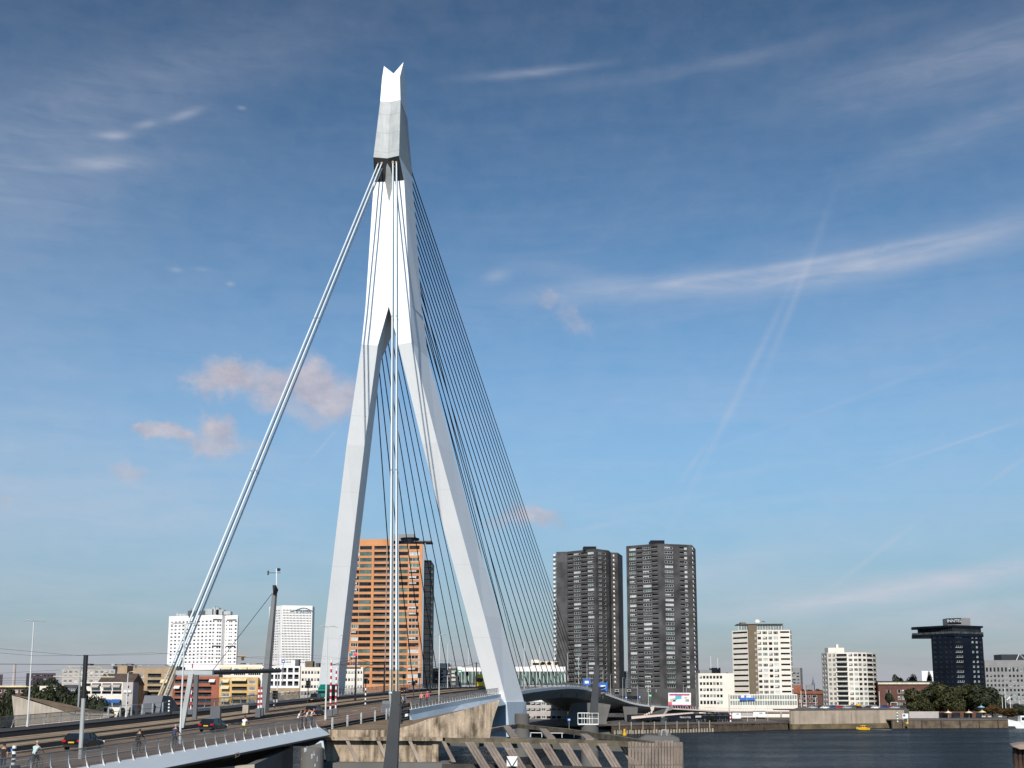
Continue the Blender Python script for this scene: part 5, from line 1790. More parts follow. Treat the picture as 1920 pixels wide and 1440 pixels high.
for i, (x, y0, y1, Y) in enumerate(((1131, 1297, 1257, 520), (1145, 1303, 1265, 528), (1168, 1316, 1271, 540), (1174, 1318, 1273, 545), (1196, 1320, 1284, 560), (1216, 1322, 1284, 565), (1282, 1323, 1283, 560), (1288, 1326, 1287, 556), (1367, 1350, 1299, 520), (1341, 1348, 1322, 515), (1348, 1350, 1332, 515), (1402, 1362, 1299, 500), (1417, 1360, 1300, 505), (1440, 1360, 1316, 505))):
    b_ = at(x, y0, Y)
    lamp(x, 0, y1, ['lamp post on the descending ramp', 'lamp post on the descending ramp, before the dark gap', 'lamp post between the two dark towers', 'thin lamp post beside the gap of the dark towers', 'lamp post in front of the parking podium', 'thick lamp post by the green sign', 'pole in front of the pink billboard', 'second pole in front of the pink billboard', 'pole beside the white office', 'slim post by the terrace parasols', 'shorter slim post by the terrace parasols', 'tall pole before the blue sign board', 'tall pole right of the blue sign board', 'thin pole by the cabins'][i], arms=0 if i > 3 else 1, base=b_, r=.13 if i in (5,) else .08, group='poles on the north bank')


def striped(px, t, y0, y1, label, mt, n, r=.12, base=None, cat='barrier', name='striped_barrier', first=M_WHTP):
    b_ = base or B(s_of(px, t), t, .1)
    T = thing(name, label, cat, b_)
    za, zb_ = zat(y0, b_.y), zat(y1, b_.y)
    for k in range(n):
        MB().tube((b_.x, b_.y, za + (zb_ - za) * k / n), (b_.x, b_.y, za + (zb_ - za) * (k + 1) / n), r, (first, mt)[k % 2] if first is M_WHTP else (mt, M_WHTP)[k % 2], n=8).build('red_band' if (k % 2 == 1 and mt is M_REDW) else 'band', T)
    if za - b_.z > .15:
        MB().box((b_.x - .26, b_.y - .26, b_.z), (b_.x + .26, b_.y + .26, za), M_ANCH if name == 'striped_barrier' else M_BLK).build('base', T)
    return T


striped(619, 5, 1330, 1236, 'upright red and white barrier arm beside the left pylon leg, the taller of two', M_REDW, 15, .10)
striped(629, 6, 1328, 1252, 'upright red and white barrier arm beside the left pylon leg, the shorter of two', M_REDW, 13, .09)
striped(484, 12, 1328, 1288, 'red and white barrier post at the foot of the leaning mast, left one of two', M_REDW, 8, .11)
striped(489, 13, 1327, 1288, 'red and white barrier post at the foot of the leaning mast, right one of two', M_REDW, 8, .11)
striped(357, 22, 1330, 1238, 'upright red and white barrier arm beside the overhead gantry', M_REDW, 13, .07)
for x, t, y0, y1, lb_ in ((316, 24.0, 1334, 1313, 'black and white banded signal post by the far anchor block'), (24, 2.8, 1435, 1398, 'black and white banded post with a blue plate by the near railing'), (514, 22, 1335, 1303, 'black and white banded post right of the leaning mast'), (685, 10, 1322, 1290, 'black and white banded signal post in front of the orange tower')):
    striped(x, t, y0, y1, lb_, M_BLK, 7, .10, cat='signal post', name='banded_post')


def signal(px, t, y0, y1, yh, label, facing=1, group='tram and road signals on the bridge', hw=.32, base=None):
    """thin post with a black signal head"""
    b_ = base or B(s_of(px, t), t, .1)
    T = thing('traffic_signal', label, 'traffic signal', b_, 0, group)
    z1 = zat(y1, b_.y) - b_.z
    put('pole', MB().tube((0, 0, 0), (0, 0, z1), .07, M_DARK, n=7).mesh('pole'), T)
    hh = (yh) / F * b_.y
    hd = MB()
    hd.box((-hw, -.18, z1 - hh), (hw, .18, z1), M_BLK)
    for k in range(3):
        zc = z1 - hh * (k + .5) / 3
        hd.loft([[(hw * .6 * math.cos(a), -.18 - dd, zc + hh * .13 * math.sin(a)) for a in (math.pi * q / 6 for q in range(7))] for dd in (0, .3)], M_BLK, caps=False, closed=False)
    put('signal_head', hd.mesh('signal_head'), T)
    return T


for i, (x, t, y1, yh) in enumerate(((577, 20, 1276, 14), (757 + 0, 18, 1264, 8), (786, 18, 1262, 9), (775, 8.5, 1277, 8), (837, 18, 1257, 9), (855, 18, 1259, 8), (876, 18, 1259, 8), (685, 12, 1272, 9), (515, 18, 1295, 16))):
    signal(x, t, 0, y1, yh, ['dark signal in front of the white office, left of the green truck', 'signal head in front of the green windows of the orange tower', 'signal head at the right edge of the orange tower', 'signal with a pale lamp in front of the orange tower', 'signal head in front of the dark brick flats', 'signal head in front of the glass hall', 'signal head next to the yellow tram', 'dark forked signal left of the near backstay', 'black signal box right of the leaning mast'][i])

# overhead wire gantry, leaning mast and its arm
gan = thing('overhead_gantry', 'dark horizontal gantry beam carried by a concrete post over the tram tracks', 'gantry', B(s_of(345, 11.5), 11.5, 0))
pb = B(s_of(345, 11.5), 11.5, .1)
zt = zat(1263, pb.y)
MB().loft([[(pb.x - .2 + dx, pb.y - .18, z), (pb.x + .2 + dx, pb.y - .18, z), (pb.x + .2 + dx, pb.y + .18, z), (pb.x - .2 + dx, pb.y + .18, z)] for z, dx in ((pb.z, -.2), (zt, .45))], M_GALV).build('post', gan)
q0, q1 = at(330, 1260.5, pb.y), at(525, 1257.5, pb.y + 10)
gm = MB()
gm.hexa([q0 + Vector(v) for v in ((0, 0, -.22), (3.2, 0, -.22), (3.2, .6, -.22), (0, .6, -.22), (0, 0, .14), (3.2, 0, .14), (3.2, .6, .14), (0, .6, .14))], M_GALV)
gm.build('beam_sleeve', gan)
MB().tube(q0 + Vector((2, .3, -.04)), q1, .2, M_DARK, n=8).build('beam', gan)
MB().tube(q0 + Vector((3.5, 1.6, -1.2)), q1 + Vector((-6, 1.5, -1.0)), .09, M_GALV, n=6).build('lower_pipe', gan)
p2 = B(s_of(365, 17), 17, .1)
MB().obox(Vector((p2.x, p2.y, 0)), Vector((1, 0, 0)), Vector((0, 1, 0)), -.2, .2, -.2, .2, p2.z, zat(1265, p2.y), M_ANCH).build('rear_post', gan)
MB().obox(Vector((p2.x + 1.6, p2.y + 2, 0)), Vector((1, 0, 0)), Vector((0, 1, 0)), -.5, .5, -.3, .3, p2.z, p2.z + 1.3, M_ANCH).build('cabinet', gan)

lm_ = thing('leaning_mast', 'tall leaning grey mast with a black hooked head and weather vane', 'mast', B(s_of(494, 15), 15, 0))
mb_ = B(s_of(494, 15), 15, .1)
Ym = mb_.y
a0, a1 = Vector((mb_.x, Ym, mb_.z)), at(515, 1112, Ym)
k_ = (a1 - a0).normalized()
R_ = []
for f, w, dd in ((0, .5, .45), (.15, .46, .4), (.6, .36, .3), (1.0, .25, .22)):
    p = a0.lerp(a1, f)
    R_.append([(p.x - w, Ym - dd, p.z), (p.x + w * .45, Ym - dd * .7, p.z), (p.x + w, Ym + dd, p.z), (p.x - w * .5, Ym + dd, p.z)])
MB().loft(R_, mat('grey_mast_paint', (.17, .175, .17), .5, var=.06, scale=.5)).build('shaft', lm_)
h0, h1 = at(511, 1097, Ym), at(521, 1104, Ym)
MB().add([at(511, 1097, Ym - .5), at(517, 1097, Ym - .5), at(522, 1106, Ym), at(518, 1118, Ym), at(512, 1114, Ym - .4), at(511, 1097, Ym + .5), at(517, 1097, Ym + .5), at(522, 1106, Ym + .8), at(518, 1118, Ym + .8), at(512, 1114, Ym + .5)],
         [(0, 1, 2, 3, 4), (9, 8, 7, 6, 5), (0, 5, 6, 1), (1, 6, 7, 2), (2, 7, 8, 3), (3, 8, 9, 4), (4, 9, 5, 0)], M_BLK).build('hooked_head', lm_)
vn = MB()
v0 = at(518.5, 1097, Ym)
v1 = at(518.5, 1066, Ym)
vn.tube(v0, v1, .06, M_WHTP, n=6)
vn.tube(v1 + Vector((-.9, 0, -.5)), v1 + Vector((.5, 0, -.5)), .03, M_DARK, n=4)
vn.box((v1.x - 1.05, Ym - .03, v1.z - .75), (v1.x - .85, Ym + .03, v1.z - .25), M_DARK)
vn.lathe((v1.x + .25, Ym, v1.z - .3), [(.1, 0), (.22, .1), (.22, .3), (.1, .35)], M_DARK, n=8)
vn.build('weather_vane', lm_)
st = at(511, 1112, Ym)
en = at(395, 1262, Ym - 6)
MB().tube(st, en, .035, M_DARK, n=5).build('guy_wire', lm_)
MB().obox(Vector((mb_.x - 1.9, Ym - .6, 0)), Vector((1, 0, 0)), Vector((0, 1, 0)), -.3, .35, -.3, .3, mb_.z, mb_.z + .9, M_CONC2).build('plinth', lm_)

# catenary: masts, brackets and wires
cat_ = thing('tram_catenary', 'thin overhead tram wires running along the middle of the deck', 'overhead wire', B(-60, 16, 5.5))
for t, z in ((14.3, 5.6), (17.8, 5.6), (14.3, 6.5), (17.8, 6.5)):
    MB().path([B(s, t, z + (.0 if z < 6 else .25 * math.cos(s / 6))) for s in srange(-215, 250, 10)], .009, M_DARK, n=4).build('wire', cat_)
for i, (px, tt, yt, lb_) in enumerate(((666, 16, 1232, 'black catenary mast in front of the office and orange tower'), (807, 16, 1247, 'dark catenary mast between orange tower and street lamp'), (893, 15, 1242, 'catenary mast in front of the yellow tram'), (720, 21, 1240, 'slim dark catenary mast left of the near backstay'))):
    b_ = B(s_of(px, tt), tt, .1)
    T = thing('catenary_mast', lb_, 'mast', b_, 0, 'catenary masts along the tracks')
    h = zat(yt, b_.y) - b_.z
    put('pole', MB().tube((0, 0, 0), (0, 0, h), .16, M_BLK, r1=.12, n=8).mesh('pole'), T)
    br = MB()
    br.tube((-3.6, 0, h * .82), (3.6, 0, h * .82), .05, M_DARK, n=5)
    br.tube((-3.6, 0, h * .82), (-.1, 0, h * .97), .035, M_DARK, n=4)
    br.tube((3.6, 0, h * .82), (.1, 0, h * .97), .035, M_DARK, n=4)
    put('bracket', br.mesh('bracket'), T)
fr = thing('catenary_bracket', 'cream trussed catenary bracket above the far tracks at the left', 'gantry', B(s_of(150, 18), 18, 0))
M_CREAM = mat('cream_steel', (0.50, 0.43, 0.30), .6, var=.05)
q = [at(x, y, 160) for x, y in ((100, 1268.5), (215, 1269.5), (128, 1250), (188, 1251), (150, 1268.5), (165, 1269))]
mbf = MB()
mbf.tube(q[0], q[1], .10, M_CREAM, n=6)
for a_, b2 in ((q[2], q[4]), (q[3], q[4]), (q[2], q[0] + Vector((.8, 0, 0))), (q[3], q[1] - Vector((.8, 0, 0))), (q[2], q[3])):
    mbf.tube(a_, b2, .06, M_CREAM, n=5)
mbf.build('truss', fr)
pz = B(s_of(160, 16), 16, .1)
MB().tube((q[4].x, 160, q[4].z + 1.5), (q[4].x, 160, 12.4), .12, M_GALV, n=6).build('pole', fr)
wl_ = MB()
for y in (1262, 1270, 1275, 1279):
    wl_.tube(at(-30, y + 2, 140), at(112, y - (6 if y < 1265 else 0), 170), .014, M_DARK, n=4)
wl_.build('feeder_wire', fr)

# ------------------------------------------------------------------ nautical signal posts, signs, platform
def nav_light(label, px, y0, y1, Y, wtop, wbot, head_px, head_y, hood, lean=0.0):
    T = thing('navigation_signal', label, 'signal light', at(px, y1, Y))
    a, b_ = at(px + lean, y0, Y), at(px, y1, Y)
    w0, w1 = wtop / F * Y / 2, wbot / F * Y / 2
    MB().loft([[(p.x - w, Y - w, p.z), (p.x + w, Y - w, p.z), (p.x + w, Y + w, p.z), (p.x - w, Y + w, p.z)] for p, w in ((b_, w1), (a, w0))], mat('charcoal_mast_paint', (.022, .024, .027), .5, var=.08, scale=.8)).build('mast', T)
    hw = head_px / F * Y
    za, zb_ = zat(head_y[1], Y), zat(head_y[0], Y)
    x0 = a.x + w0 * .6
    hb = MB()
    hb.box((x0, Y - .25, za), (x0 + hw * .35, Y + .25, zb_), M_BLK)
    ho = hb.build('signal_head', T)
    for k in range(3):
        zc = zb_ - (zb_ - za) * (k + .45) / 3
        hh = (zb_ - za) / 3 * .42
        prof = [[(x0 + hw * .3 + dx, Y - .42 * math.cos(q) * 1.0, zc + dz + hh * math.sin(q)) for q in (math.pi * (-.15 + 1.3 * j / 8) for j in range(9))] for dx, dz in ((0, 0), (hw * .75, hh * .55 * hood))]
        MB().loft(prof, M_BLK, caps=False, closed=False).build('hood', ho)
        MB().lathe((0, 0, 0), [(hh * .7, 0), (hh * .7, .06)], M_GLASS, n=12).build('lens', ho).matrix_basis = Matrix.Translation((x0 + hw * .33, Y, zc)) @ Matrix.Rotation(math.pi / 2, 4, 'Y')
    return T


nav_light('large dark navigation signal mast with three black hooded lamps in the foreground', 731, 1296, 1462, 62, 15, 27, 18, (1320, 1357), 1.0, lean=13)
n2 = nav_light('smaller grey navigation signal mast with black hoods standing on a railed platform', 1113, 1248, 1342, 150, 8, 15, 12, (1288, 1307), 1.0, lean=6)
plat = thing('signal_platform', 'round concrete dolphin with white guard railing carrying the smaller navigation signal', 'platform', at(1106, 1378, 150))
c0 = at(1106, 1378, 150)
rr0 = 1.15
MB().lathe((c0.x, c0.y, 2), [(rr0, 0), (rr0, zat(1359, 150) - 2)], M_CONCD, n=24).build('dolphin', plat)
zd, zt = zat(1357, 150), zat(1337, 150)
gp = [at(x, 1357, Y_) for x, Y_ in ((1083.5, 149), (1122, 149), (1123, 151.5), (1084, 151.5))]
MB().prism(gp, zd - .12, zd, M_WHTP).build('deck', plat)
for i in range(4):
    a, b_ = gp[i], gp[(i + 1) % 4]
    for z in (zt, (zt + zd) / 2):
        MB().tube((a.x, a.y, z), (b_.x, b_.y, z), .035, M_WHTP, n=5).build('rail', plat)
    for f in (0, .2, .45, .7) if i % 2 == 0 else (0,):
        p = a.lerp(b_, f)
        MB().tube((p.x, p.y, zd), (p.x, p.y, zt), .035, M_WHTP, n=5).build('post', plat)
tri = thing('navigation_board', 'white board with a down-pointing triangle mark among the fender planks', 'sign', at(960, 1437, 84))
vpoly([(950.5, 1418.5), (969.5, 1418.5), (969.5, 1436.5), (950.5, 1436.5)], 84, 84.12, mat('dark_board', (0.03, 0.032, 0.035), .6)).build('board', tri)
vpoly([(950, 1418), (970, 1418), (970, 1420), (960, 1436.8)], 83.93, 83.99, M_WHTP).build('triangle', tri)
vpoly([(950, 1436.8), (957.5, 1436.8), (950, 1424)], 83.93, 83.99, M_WHTP).build('corner', tri)
vpoly([(970, 1436.8), (962.5, 1436.8), (970, 1424)], 83.93, 83.99, M_WHTP).build('corner', tri)
p = at(960, 1436, 84.1)
MB().tube((p.x, p.y + .12, 2), (p.x, p.y + .12, p.z), .05, M_BLK, n=6).build('pole', tri)

# blue road signs, small signs, billboard
M_SBLUE = mat('road_sign_blue', (0.02, 0.12, 0.45), .4, var=.05)
M_SGRN = mat('road_sign_green', (0.02, 0.30, 0.13), .4, var=.05)
for x0, x1, y0, y1, Y, mt_, lb_ in ((1093, 1107, 1273, 1285, 452, M_SBLUE, 'blue and white road sign on the crest of the bridge'), (1122, 1139, 1280, 1296, 470, M_SBLUE, 'blue and white road sign beside the navigation signal'), (1216, 1222, 1302, 1306.5, 560, M_SGRN, 'small green sign on the thick lamp post'), (1198, 1201, 1304, 1310, 560, M_SBLUE, 'small blue plate on a lamp post before the podium'), (1172, 1176, 1306, 1310, 545, M_SBLUE, 'tiny round blue sign on the ramp'), (20, 28, 1403, 1412, 63, M_SBLUE, 'blue plate on the banded post by the near railing'), (528, 534, 1237, 1243, 175, M_SBLUE, 'pale blue sign on the lamp post before the faculty tower'), (858, 866, 1256, 1262, 330, M_SGRN, 'green route sign above the tracks in front of the glass hall'), (729, 736, 1297, 1301, 118, mat('light_blue_sign', (.2, .5, .65), .5), 'light blue plate on the slim post by the near anchor block'), (1064, 1070, 1347, 1352, 300, M_SBLUE, 'blue and white notice under the bridge deck')):
    T = thing('road_sign', lb_, 'sign', at((x0 + x1) / 2, y1, Y))
    vpoly([(x0, y0), (x1, y0), (x1, y1), (x0, y1)], Y, Y + .12, mt_).build('panel', T)
    w, h = x1 - x0, y1 - y0
    vpoly([(x0 + w * .25, y0 + h * .30), (x0 + w * .78, y0 + h * .30), (x0 + w * .78, y0 + h * .70), (x0 + w * .25, y0 + h * .70)], Y - .05, Y - .01, M_WHTP).build('symbol', T)
    pq = at((x0 + x1) / 2, y1, Y + .2)
    MB().tube((pq.x, pq.y, pq.z - (3.0 if Y > 100 else 1.2)), (pq.x, pq.y, zat(y0, Y) - .02), .06, M_GALV, n=6).build('pole', T)
bb = thing('billboard', 'large white and pink advertising billboard on the dark podium wall', 'billboard', at(1275, 1325, 630))
Yv = 630
M_MAG = mat('magenta_print', (0.42, 0.06, 0.20), .5)
M_CYA = mat('cyan_print', (0.10, 0.40, 0.52), .5)
M_TAN = mat('tan_print', (0.52, 0.45, 0.40), .5)
vpoly([(1253, 1299), (1295.5, 1299), (1295.5, 1323.5), (1253, 1323.5)], Yv, Yv + .4, M_WHTP).build('panel', bb)
for i, (pg, mt_) in enumerate((([(1255, 1301), (1293, 1301), (1293, 1304.2), (1255, 1304.2)], M_MAG), ([(1253.2, 1321.4), (1295.3, 1321.4), (1295.3, 1323.4), (1253.2, 1323.4)], M_MAG), ([(1266, 1304.4), (1278, 1304.4), (1278, 1311), (1270, 1311), (1266, 1315.5)], M_CYA), ([(1256, 1310), (1266, 1309), (1266, 1315.5), (1256, 1315.5)], M_TAN), ([(1283, 1307), (1289, 1307), (1289, 1309.5), (1283, 1309.5)], M_TAN), ([(1285, 1311), (1292, 1311), (1292, 1315.5), (1285, 1315.5)], mat('grey_print', (.25, .28, .28), .5)), ([(1253.2, 1316), (1260, 1316), (1260, 1321.2), (1253.2, 1321.2)], mat('coral_print', (.6, .12, .12), .5)), ([(1262, 1313), (1266, 1312), (1266, 1315.4), (1262, 1315.4)], M_BLK))):
    vpoly(pg, Yv - .06 - i * .004, Yv - .03, mt_).build('print', bb)
# ------------------------------------------------------------------ timber fender in the foreground
M_TIMB = mat('weathered_timber', (0.27, 0.215, 0.175), .9, var=.13, scale=.9, streak=.35, streak_col=(.08, .06, .05), grain=.3, bump=.4)
M_TIMBM = mat('mossy_timber_beam', (0.15, 0.12, 0.075), .9, var=.25, scale=.7, grain=.3, streak=.3, bump=.4)
M_TIMBD = mat('wet_dark_timber', (0.05, 0.042, 0.036), .9, var=.2, scale=.6)
ZF = 12.0
fen = thing('timber_fender', 'weathered timber guide fender of beams and raking planks in the foreground', 'fender', gnd(1000, 1388, ZF))


def beam(pts, w, h, mt, name, z=ZF):
    P = [gnd(x, y, z) for x, y in pts]
    mb = MB()
    rings = []
    for i, p in enumerate(P):
        a, b_ = P[max(0, i - 1)], P[min(len(P) - 1, i + 1)]
        u = (b_ - a).normalized()
        n = Vector((-u.y, u.x, 0)) * w / 2
        rings.append([tuple(p - n + Vector((0, 0, -h))), tuple(p + n + Vector((0, 0, -h))), tuple(p + n), tuple(p - n)])
    mb.loft(rings, mt)
    return mb.build(name, fen)


beam([(836, 1383.5), (1000, 1385), (1205, 1391)], .55, .42, M_TIMBM, 'front_beam')
beam([(836, 1379.5), (900, 1369), (968, 1357)], .55, .55, M_TIMB, 'rear_beam')
beam([(968, 1356.8), (1060, 1366), (1150, 1378), (1230, 1391.5)], .55, .5, M_TIMBM, 'rear_beam')
beam([(830, 1432), (1000, 1434), (1205, 1441)], .5, .4, M_TIMBD, 'lower_beam', z=10.0)
rgp = random.Random(9)
for i, x in enumerate((874, 909, 942, 978, 1014, 1051, 1087, 1123, 1162)):
    grp = []
    for k in range(3):
        x0 = x - 3 + 6.1 * k
        Yk_ = gnd(x0, 1389, ZF).y - .35
        y0 = 1391 + (x - 870) * .012
        a = [(x0, y0), (x0 + 5.3, y0), (x0 + 5.3 + 36, y0 + 58), (x0 + 36, y0 + 58)]
        vpoly(a, Yk_ - .06 * (k % 2) - .02 * rgp.random(), Yk_ + .12, M_TIMB).build('raking_plank', fen)
for i, (x, y) in enumerate(((828, 1390),)):
    vpoly([(x, y), (x + 7, y), (x + 27, 1429), (x + 19, 1429)], 101, 101.3, M_TIMB).build('raking_plank', fen)
for (x0, y0, x1, y1) in ((885, 1380, 898, 1387), (950, 1364, 965, 1386), (1018, 1369, 1034, 1387), (1094, 1379, 1106, 1388)):
    a, b_ = gnd(x0, y0, ZF - .1), gnd(x1, y1, ZF - .35)
    u = (b_ - a).normalized()
    n = Vector((-u.y, u.x, 0)).normalized() * .38
    MB().hexa([tuple(q + m) for q, m in ((a, -n), (b_, -n), (b_, n), (a, n))] + [tuple(q + m + Vector((0, 0, .18))) for q, m in ((a, -n), (b_, -n), (b_, n), (a, n))], M_TIMB).build('cross_timber', fen)
bolt = MB().lathe((0, 0, 0), [(.035, 0), (.035, .04)], M_BLK, n=6).mesh('bolt')
# upright planks closing the right end
xs = [1178 + 6.3 * i for i in range(9)] + [1235 + 5.6 * i for i in range(8)]
for i, x in enumerate(xs):
    top = 1390.5 + max(0, (x - 1178)) * .07 + rgp.uniform(-.6, .6) if x < 1226 else (1389 + rgp.uniform(-.8, .8) if x < 1262 else 1393.5)
    Yk_ = 92 - (x - 1178) * .06 + (.22 if i % 2 else 0) + rgp.uniform(0, .08)
    w = 5.1 if x < 1230 else 4.6
    pl = vpoly([(x, top), (x + w, top), (x + w - .2, 1465), (x - .2, 1465)], Yk_, Yk_ + .26, M_TIMB).build('upright_plank', fen)
    for yy in (1400.5, 1434):
        pp = at(x + w / 2, yy, Yk_ - .005)
        link('bolt', bolt, pl, Matrix.Translation(pp) @ Matrix.Rotation(math.pi / 2, 4, 'X'))
for x in (1262, 1270):
    c0 = at(x + 5, 1393, 88.6)
    MB().lathe((c0.x, c0.y, 1), [(.24, 0), (.24, c0.z - 1), (.2, c0.z - .95)], M_TIMB, n=10).build('corner_pile', fen)
# dark walkway and pale rail behind the fender
wk = thing('service_walkway', 'dark service walkway with a low white rail behind the timber fender', 'walkway', gnd(1060, 1380, 11.2))
a, b_ = at(835, 1386, 126), at(1215, 1386, 112)
MB().hexa([(a.x, a.y, 10.2), (b_.x, b_.y, 10.2), (b_.x, b_.y + 5, 10.2), (a.x, a.y + 5, 10.2), (a.x, a.y, 11.2), (b_.x, b_.y, 11.0), (b_.x, b_.y + 5, 11.0), (a.x, a.y + 5, 11.2)], M_CONCD).build('slab', wk)
r0, r1 = at(995, 1374, 132), at(1105, 1375.5, 124)
MB().tube(r0, r1, .06, M_WHTP, n=6).build('rail', wk)
for f in (0, .2, .35, .55, .75, .95):
    p = r0.lerp(r1, f)
    MB().tube(p, (p.x, p.y, p.z - .5), .04, M_WHTP, n=5).build('post', wk)
bs2 = thing('concrete_dolphin', 'low concrete dolphin head with bollard behind the end of the fender', 'dolphin', at(1250, 1392, 105))
vpoly([(1212, 1380), (1262, 1381), (1274, 1386), (1274, 1394), (1190, 1392)], 104, 108, M_CONCD).build('block', bs2)
vpoly([(1232, 1375), (1258, 1375.5), (1258, 1381.5), (1236, 1381)], 106, 108, M_CONCD).build('head', bs2)
lad = MB()
for x in (1240, 1250.5):
    lad.tube(at(x, 1381, 105.8), at(x, 1369, 105.8), .05, M_GALV, n=5)
lad.tube(at(1240, 1369, 105.8), at(1250.5, 1369, 105.8), .05, M_GALV, n=5)
lad.build('ladder', bs2)
# rusty dolphin, lower right corner
rd = thing('rusty_dolphin', 'rusty steel mooring dolphin with timber cap at the lower right corner', 'dolphin', at(1915, 1400, 120))
M_RUST = mat('rusty_steel', (0.075, 0.035, 0.02), .85, var=.35, scale=.8, streak=.5)
vpoly([(1898, 1399), (1912, 1396), (1960, 1395), (1960, 1404), (1912, 1405)], 118, 124, mat('dolphin_cap', (.30, .22, .17), .85, var=.15, scale=.6)).build('cap', rd)
for x in (1900, 1908, 1917, 1927):
    p = at(x + 3, 1402, 119)
    MB().tube((p.x, p.y, -1), (p.x, p.y, p.z), .22, M_RUST, n=8).build('pile', rd)
vpoly([(1899, 1405), (1960, 1405), (1960, 1440), (1901, 1434)], 120, 123, M_BLK).build('inner_sheet', rd)
# buoy post, navigation stakes, boats
bu = thing('mooring_pile', 'bright yellow mooring pile in front of the terrace quay', 'mooring pile', gnd(1171, 1378.5, 0))
c0 = gnd(1171, 1379, 0)
MB().lathe((c0.x, c0.y, -1), [(.55, 0), (.75, 1.0), (.75, 1.6), (.42, 2.0), (.42, 3.2), (.3, 3.4)], M_YELP, n=14).build('body', bu, smooth=False)


def stake(px, y0, y1, Y, mt, label, n=7):
    b_ = at(px, y0, Y)
    return striped(px, 0, y0, y1, label, mt, n, .32, base=Vector((b_.x, b_.y, b_.z)), cat='beacon', name='beacon_post')


stake(1370, 1360, 1337, 488, M_REDW, 'red and white banded beacon post on the low quay', 7)
stake(1683, 1354, 1335, 512, mat('green_paint', (.01, .16, .09), .5), 'green and white banded beacon post on the jetty', 7)


def boat(name, label, px0, px1, py_w, py_deck, py_cab, hull, cabm, bow=-1, cab=(.3, .75), stripe=None):
    """small motor boat with bow to the left or right, waterline at row py_w"""
    a, b_ = gnd(px0, py_w, 0), gnd(px1, py_w, 0)
    c0 = (a + b_) / 2
    Lb = (b_ - a).length
    T = thing(name, label, 'boat', (c0.x, c0.y, 0))
    hd = zat(py_deck, c0.y)
    hc = zat(py_cab, c0.y)
    Wb = Lb * .26
    rings = []
    for f, wf, zf, kf in ((-.5, .7, 1.0, .3), (-.3, 1.0, .95, .0), (.1, 1.0, 1.0, .0), (.35, .62, 1.18, .1), (.5, .03, 1.45, .55)):
        x = f * Lb * (-bow if False else 1) * (1 if bow > 0 else -1)
        w = Wb / 2 * wf
        rings.append([(c0.x + x, c0.y - w * .75, -.3 + kf * .6), (c0.x + x, c0.y - w, hd * zf), (c0.x + x, c0.y + w, hd * zf), (c0.x + x, c0.y + w * .75, -.3 + kf * .6)])
    MB().loft(rings, hull).build('hull', T)
    sgn = 1 if bow > 0 else -1
    x0, x1 = sorted((c0.x + sgn * (cab[0] - .5) * Lb, c0.x + sgn * (cab[1] - .5) * Lb))
    cb = MB()
    cb.loft([[(x0, c0.y - Wb * .32, hd * .9), (x1, c0.y - Wb * .32, hd * .9), (x1, c0.y + Wb * .32, hd * .9), (x0, c0.y + Wb * .32, hd * .9)], [(x0 + .1, c0.y - Wb * .26, hc), (x1 - .3, c0.y - Wb * .26, hc), (x1 - .3, c0.y + Wb * .26, hc), (x0 + .1, c0.y + Wb * .26, hc)]], cabm)
    co = cb.build('cabin', T)
    k = 3
    for i in range(k):
        xa, xb = x0 + (x1 - x0) * (i + .15) / k, x0 + (x1 - x0) * (i + .85) / k
        MB().box((xa, c0.y - Wb * .32 - .02, hd * .9 + (hc - hd * .9) * .35), (xb, c0.y - Wb * .25, hd * .9 + (hc - hd * .9) * .8), M_GLASS).build('window', co)
    if stripe:
        MB().loft([[(r[0][0], r[0][1] - .03, -.25), (r[0][0], r[0][1] * 1 - .03, hd * .35), (r[0][0], r[3][1] + .03, hd * .35), (r[0][0], r[3][1] + .03, -.25)] for r in rings], stripe).build('boot_stripe', T)
    return T


boat('water_taxi', 'small yellow and black water taxi speeding past the high quay wall', 1606, 1631, 1368.5, 1364.5, 1360, M_YELP, M_YELP, bow=-1, cab=(.25, .7), stripe=M_BLK)
wk_ = MB()
a = gnd(1632, 1368.5, 0)
wk_.add([(a.x, a.y - .6, .03), (a.x + 9, a.y - 2.2, .03), (a.x + 9, a.y + 2.2, .03), (a.x, a.y + .6, .03)], [(0, 1, 2, 3)], mat('wake_foam', (.5, .52, .55), .7, var=.3, scale=1.2))
tag(wk_.build('wake_foam', None), 'white wake foam behind the yellow water taxi', 'foam', kind='stuff')
wbo = boat('white_boat', 'white motor boat with a raised bow entering at the right edge', 1891, 1975, 1365.5, 1354, 1342, M_WHTP, M_WHTP, bow=-1, cab=(.3, .75), stripe=M_BLK)
fl_ = thing('floating_cabin', 'white and red ticket stand with a yellow buoy on the jetty', 'kiosk', at(1697, 1354, 512))
vpoly([(1692, 1338), (1703, 1338), (1703, 1347), (1692, 1347)], 512, 514, M_WHTP).build('sign_panel', fl_)
vpoly([(1693.5, 1339.5), (1697.5, 1339.5), (1697.5, 1343), (1693.5, 1343)], 511.8, 511.95, M_SBLUE).build('symbol', fl_)
for x in (1693, 1702):
    p, q = at(x, 1355, 512.5), at(x, 1347, 512.5)
    MB().tube(p, q, .14, M_WHTP, n=6).build('leg', fl_)
c0 = at(1701, 1357, 510)
MB().lathe((c0.x, c0.y, c0.z - .3), [(.5, 0), (.75, .4), (.6, .9), (.2, 1.1)], M_YELP, n=12).build('buoy', fl_)
